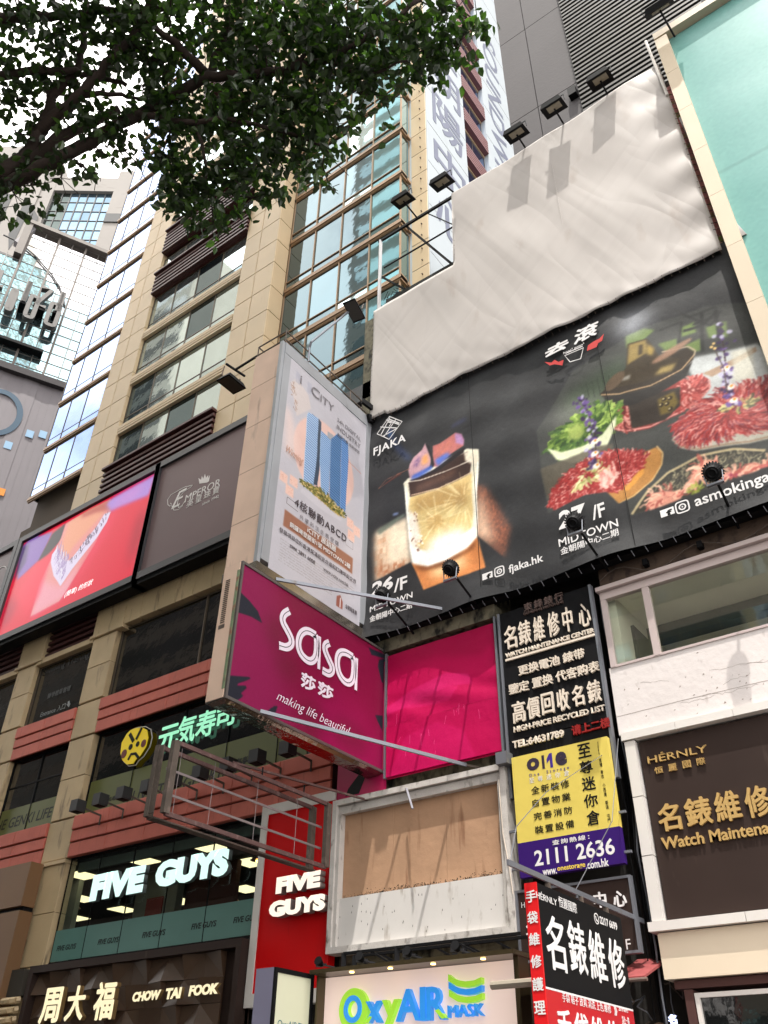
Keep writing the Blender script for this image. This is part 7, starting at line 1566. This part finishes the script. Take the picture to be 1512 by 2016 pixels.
for r in range(21): b.box(gu0, gu1, gv1 - r * rh - .07, gv1 - r * rh + .07, -.6, -.37)
b.build('glazing_bars', mat('dark_glazing_bar', (.28, .28, .28), .5), t)
b = MB(CPn)
b.poly([(-11.169, 138.015), (-10.768, 149.594), (-6.927, 143.389), (-6.891, 141.07), (-9.213, 145.001), (-9.463, 135.958), (-9.895, 133.309)], .61, .68); b.poly([(-16.083, 146.15), (-15.775, 151.018), (-13.516, 150.384), (-13.736, 142.849), (-13.425, 136.667)], .61, .68)
b.build('dark_stripe', ck, t)
sl_ = [(5.672, 142.771), (8.175, 145.024)]
b = MB(CPn); b.box(sl_[0][0], sl_[1][0] + 4, sl_[0][1] - .3, sl_[1][1], .31, .6); b.build('dark_slot', ck, t)

# ---------------------------------------------------------------- tree
bark = mat('dark_bark', (.20, .155, .135), .9, var=.2, vs=4, bump=.6, bs=12, fine=.2)
leafm = bpy.data.materials.new('leaf'); leafm.use_nodes = True; n = leafm.node_tree; n.nodes.clear()
o_ = n.nodes.new('ShaderNodeOutputMaterial'); d_ = n.nodes.new('ShaderNodeBsdfDiffuse'); tr = n.nodes.new('ShaderNodeBsdfTranslucent'); gl_ = n.nodes.new('ShaderNodeBsdfGlossy'); gl_.inputs['Roughness'].default_value = .35
a1 = n.nodes.new('ShaderNodeMixShader'); a1.inputs[0].default_value = .50; a2 = n.nodes.new('ShaderNodeMixShader'); a2.inputs[0].default_value = .05
at = n.nodes.new('ShaderNodeAttribute'); at.attribute_name = 'tone'; cr = n.nodes.new('ShaderNodeValToRGB')
cr.color_ramp.elements[0].color = (.016, .030, .010, 1); cr.color_ramp.elements[1].color = (.075, .14, .025, 1); e_ = cr.color_ramp.elements.new(.75); e_.color = (.028, .055, .014, 1)
n.links.new(at.outputs['Fac'], cr.inputs[0]); n.links.new(cr.outputs[0], d_.inputs[0]); sc_ = n.nodes.new('ShaderNodeMix'); sc_.data_type = 'RGBA'; sc_.blend_type = 'MULTIPLY'; sc_.inputs['Factor'].default_value = 1; sc_.inputs['B'].default_value = (1.0, 1.3, .5, 1); n.links.new(cr.outputs[0], sc_.inputs['A']); n.links.new(sc_.outputs['Result'], tr.inputs[0])
n.links.new(d_.outputs[0], a1.inputs[1]); n.links.new(tr.outputs[0], a1.inputs[2]); n.links.new(a1.outputs[0], a2.inputs[1]); n.links.new(gl_.outputs[0], a2.inputs[2]); n.links.new(a2.outputs[0], o_.inputs[0])
base_ = Vector((-9.457, 2.044, 4.127)); base_.z = .15
t = thing('street_tree', 'broad leaved street tree with dark branches reaching over the upper left', 'tree', base_)
def limb(pts, r0, r1, name, n_=8):
    P_ = [Vector(p) for p in pts]; Q = [P_[0]]
    for a, c in zip(P_, P_[1:]):
        for k in (1, 2, 3, 4): Q.append(a.lerp(c, k / 4) + (Vector((random.uniform(-1, 1), random.uniform(-1, 1), random.uniform(-1, 1))) * .018 if k < 4 else Vector((0, 0, 0))))
    b = MB(); N = len(Q) - 1; rad = [r0 + (r1 - r0) * (i / N) ** .8 for i in range(N + 1)]
    rings = []
    for i, q in enumerate(Q):
        d = ((Q[min(i + 1, N)] - Q[max(i - 1, 0)])).normalized(); x = d.cross(Vector((.3, .2, 1))).normalized(); y = d.cross(x)
        rings.append([q + (x * math.cos(a) + y * math.sin(a)) * rad[i] * (1 + .12 * math.sin(3 * a + i)) for a in [2 * math.pi * k / n_ for k in range(n_)]])
    b.v = [tuple(p) for r in rings for p in r]; b.f = [(i * n_ + k, i * n_ + (k + 1) % n_, (i + 1) * n_ + (k + 1) % n_, (i + 1) * n_ + k) for i in range(N) for k in range(n_)] + [tuple(range(N * n_, N * n_ + n_))]
    return b.build(name, bark, t, smooth=True), Q
TR = (-7.133, 0.8, 7.514)
limb([base_, base_ + Vector((.1, .1, 2.2)), Vector(TR) + Vector((-.25, -.1, -1.6)), TR], .26, .18, 'trunk', 12)
br_pts = []
def B_(pts, r0, r1, name='branch'):
    o, Q = limb(pts, r0, r1, name); br_pts.extend([(q, i / len(Q)) for i, q in enumerate(Q)]); return Q
B_([TR, (-6.199, 1.256, 8.281), (-5.639, 1.527, 8.707), (-5.346, 1.653, 8.965), (-5.036, 1.777, 9.214), (-4.716, 1.955, 9.493)], .115, .04)
B_([(-5.908, 1.455, 8.5), (-5.483, 1.645, 8.674), (-5.1, 1.77, 8.801), (-4.742, 1.889, 9.012), (-4.439, 2.03, 9.221), (-4.175, 2.158, 9.393), (-3.867, 2.27, 9.633), (-3.666, 2.211, 9.968), (-3.467, 2.142, 10.402), (-3.229, 1.889, 10.874)], .075, .03)
B_([(-5.48, 1.6, 8.815), (-5.229, 1.576, 9.127), (-5.069, 1.471, 9.378), (-4.837, 1.509, 9.636), (-4.729, 1.428, 9.948), (-4.639, 1.319, 10.246), (-4.512, 1.031, 10.69)], .065, .02)
B_([(-5.271, 1.558, 9.102), (-4.883, 1.598, 9.232), (-4.645, 1.602, 9.378), (-4.406, 1.605, 9.515), (-4.203, 1.629, 9.734), (-3.96, 1.565, 10.092), (-3.67, 1.383, 10.581)], .06, .025)
B_([(-4.175, 2.158, 9.393), (-3.783, 2.221, 9.459), (-3.427, 2.455, 9.438), (-3.196, 2.607, 9.487), (-2.824, 2.742, 9.471), (-2.516, 2.827, 9.545), (-2.114, 2.929, 9.734), (-1.774, 3.003, 10.005)], .055, .02)
B_([(-3.825, 2.246, 9.546), (-3.874, 1.932, 9.604), (-3.978, 1.726, 9.714), (-4.068, 1.513, 9.938)], .05, .02)
B_([(-5.606, 0.884, 9.343), (-5.305, 1.084, 9.406), (-4.961, 1.309, 9.476), (-4.781, 1.488, 9.555), (-4.678, 1.661, 9.582), (-4.544, 1.874, 9.613)], .05, .02)
B_([(-5.353, 0.619, 9.666), (-4.995, 0.873, 9.752), (-4.686, 1.151, 9.899), (-4.317, 1.457, 10.05), (-3.901, 1.849, 10.286), (-3.329, 2.332, 10.518)], .055, .02)
B_([(-4.801, 1.576, 9.288), (-4.525, 1.851, 9.393), (-4.4, 2.042, 9.417)], .03, .012); B_([(-3.196, 2.607, 9.487), (-2.865, 2.635, 9.603), (-2.616, 2.605, 9.808)], .03, .012); B_([(-2.824, 2.742, 9.471), (-2.573, 3.024, 9.341), (-2.215, 3.152, 9.401)], .025, .01)
B_([(-4.415, 2.019, 9.178), (-4.082, 2.267, 9.059), (-3.747, 2.451, 9.06), (-3.361, 2.855, 8.983), (-3.142, 3.172, 8.95)], .035, .012); B_([(-4.016, 2.327, 9.077), (-4.048, 2.524, 8.876), (-4.158, 2.744, 8.61)], .022, .01); B_([(-5.1, 1.77, 8.801), (-4.982, 1.866, 8.735), (-4.941, 2.039, 8.716)], .018, .008)
clumps = []      # centre, radii (m), leaves
def C_(p, r, nleaf): clumps.append((Vector(p), r, nleaf))
C_((-4.839, 0.952, 9.836), .40, 520); C_((-5.115, 0.943, 9.788), .22, 150); C_((-4.593, 1.24, 9.938), .36, 420); C_((-4.28, 1.45, 9.956), .36, 520); C_((-4.03, 1.701, 10.033), .40, 620); C_((-3.694, 1.965, 10.018), .42, 700); C_((-3.387, 2.194, 9.979), .42, 760); C_((-3.064, 2.404, 9.935), .42, 760)
C_((-2.741, 2.606, 9.877), .42, 760); C_((-2.44, 2.83, 9.788), .42, 760); C_((-2.118, 3.015, 9.701), .42, 700); C_((-1.801, 3.196, 9.709), .32, 380); C_((-1.587, 3.365, 9.685), .18, 120); C_((-1.826, 3.399, 9.62), .2, 130); C_((-1.995, 3.317, 9.503), .2, 150)
C_((-5.192, 1.203, 9.464), .34, 330); C_((-4.933, 1.362, 9.604), .33, 360); C_((-4.866, 1.571, 9.488), .2, 140); C_((-5.072, 1.415, 9.387), .24, 190); C_((-5.299, 1.23, 9.266), .2, 120); C_((-5.196, 1.398, 9.185), .18, 80); C_((-5.398, 1.421, 9.039), .16, 60)
C_((-4.314, 1.637, 9.79), .3, 380); C_((-4.098, 1.734, 9.88), .26, 260); C_((-4.478, 1.585, 9.711), .2, 150); C_((-4.208, 1.876, 9.679), .2, 130); C_((-4.139, 2.028, 9.562), .22, 230); C_((-4.355, 1.93, 9.471), .24, 250); C_((-4.174, 2.118, 9.287), .3, 420); C_((-3.983, 2.241, 9.353), .26, 300)
C_((-3.612, 2.281, 9.635), .30, 400); C_((-3.304, 2.433, 9.61), .38, 620); C_((-3.006, 2.665, 9.542), .40, 680); C_((-2.683, 2.859, 9.478), .40, 640); C_((-2.426, 3.053, 9.489), .34, 480); C_((-2.224, 3.245, 9.472), .26, 260); C_((-3.638, 2.542, 9.43), .30, 400); C_((-3.276, 2.719, 9.302), .38, 620); C_((-2.953, 2.917, 9.246), .38, 600); C_((-2.686, 3.099, 9.273), .28, 280)
C_((-3.916, 2.533, 9.18), .36, 520); C_((-3.612, 2.711, 9.036), .36, 540); C_((-3.306, 2.918, 9.1), .36, 520); C_((-3.053, 3.056, 9.037), .28, 280); C_((-2.848, 3.168, 9.071), .2, 110); C_((-4.177, 2.348, 9.1), .34, 430); C_((-4.358, 2.309, 8.888), .26, 220); C_((-4.365, 2.478, 8.706), .26, 240); C_((-4.12, 2.606, 8.806), .34, 480)
C_((-3.871, 2.757, 8.768), .32, 420); C_((-3.57, 2.967, 8.84), .30, 330); C_((-3.333, 3.114, 8.891), .26, 200); C_((-3.151, 3.259, 8.908), .18, 90); C_((-4.271, 2.738, 8.544), .28, 330); C_((-4.104, 2.891, 8.583), .26, 230); C_((-4.265, 2.941, 8.464), .16, 90); C_((-3.873, 3.046, 8.648), .2, 110); C_((-4.453, 2.645, 8.59), .16, 80); C_((-4.566, 2.21, 8.791), .16, 70); C_((-3.285, 3.436, 8.767), .12, 35)
C_((-4.784, 1.967, 8.842), .2, 130); C_((-4.662, 2.089, 8.888), .16, 80); C_((-4.797, 1.823, 8.993), .18, 110); C_((-4.61, 1.907, 9.091), .2, 130); C_((-4.926, 2.054, 8.722), .1, 25); C_((-5.143, 1.852, 8.624), .18, 110); C_((-5.537, 1.684, 8.492), .2, 110); C_((-5.406, 1.726, 8.585), .18, 80); C_((-5.007, 1.602, 9.15), .16, 50); C_((-4.853, 1.628, 9.245), .12, 30); C_((-5.49, 1.524, 8.567), .2, 100); C_((-5.678, 1.654, 8.384), .14, 40); C_((-4.978, 1.923, 8.723), .14, 40); C_((-4.636, 1.78, 9.106), .2, 90); C_((-5.334, 1.572, 8.929), .2, 60)
for i in range(60):     # the crown goes on above and to the left of the view
    a_, b_ = random.random(), random.random(); p_ = Vector((-5.401, -2.428, 9.658)).lerp(Vector((-0.532, 1.486, 11.475)), a_).lerp(Vector((-6.514, -1.437, 8.223)).lerp(Vector((-1.638, 3.148, 10.304)), a_), b_)
    C_(p_ + Vector((0, 0, random.uniform(-.3, 1.2))), .5, 300)
for i in range(26):
    a_, b_ = random.random(), random.random(); p_ = Vector((-6.947, -1.791, 8.567)).lerp(Vector((-5.118, 0.3, 10.186)), a_).lerp(Vector((-7.365, -0.774, 6.714)).lerp(Vector((-5.974, 1.508, 8.16)), a_), b_)
    C_(p_, .5, 260)
V_ = []; F_ = []; T_ = []
cnts = sum(c[2] for c in clumps); k = 0
for c, r, nl in clumps:
    nl = int(nl * .36)
    pts = RNG.normal(0, .5, (nl, 3)) * r * np.array([1.1, 1.1, .8]) + np.array(c)
    tw = RNG.normal(0, 1, (max(3, nl // 9), 3)) * r * .5 + np.array(c); idx = RNG.integers(0, len(tw), nl); pts = tw[idx] + RNG.normal(0, .055, (nl, 3))
    for p in pts:
        s = random.uniform(.034, .058); az = random.uniform(0, 6.28); el = random.gauss(-.5, .5)
        d = Vector((math.cos(az) * math.cos(el), math.sin(az) * math.cos(el), math.sin(el))); x = d.cross(Vector((random.gauss(0, .5), random.gauss(0, .5), 1))).normalized(); nn = x.cross(d)
        p = Vector(p); V_ += [tuple(q - base_) for q in (p, p + d * s * .55 + x * s * .62 + nn * s * .12, p + d * s * 1.25 + x * s * .45 + nn * s * .1, p + d * s * 1.95 - nn * s * .15, p + d * s * 1.25 - x * s * .45 + nn * s * .1, p + d * s * .55 - x * s * .62 + nn * s * .12)]
        F_ += [(k, k + 1, k + 2, k + 3), (k, k + 3, k + 4, k + 5)]; k += 6; tn = random.random(); T_ += [tn] * 6
me = bpy.data.meshes.new('foliage'); me.from_pydata(V_, [], F_); me.update(); me.materials.append(leafm)
at_ = me.attributes.new('tone', 'FLOAT', 'POINT'); at_.data.foreach_set('value', T_)
link('foliage', me, t, base_, 'stuff')
b = MB()
for c, r, nl in clumps:
    if c.z > 2 and nl > 20:
        q = min(br_pts, key=lambda a: (a[0] - c).length)[0]
        if (q - c).length < 2.2: b.path([q, q.lerp(c, .5) + Vector((random.uniform(-.06, .06), random.uniform(-.06, .06), .04)), c], .008, 4)
        for _ in range(5): b.tube(c, c + Vector((random.gauss(0, r * .6), random.gauss(0, r * .6), random.gauss(0, r * .4))), .004, 3)
b.build('twigs', bark, t, kind='stuff')
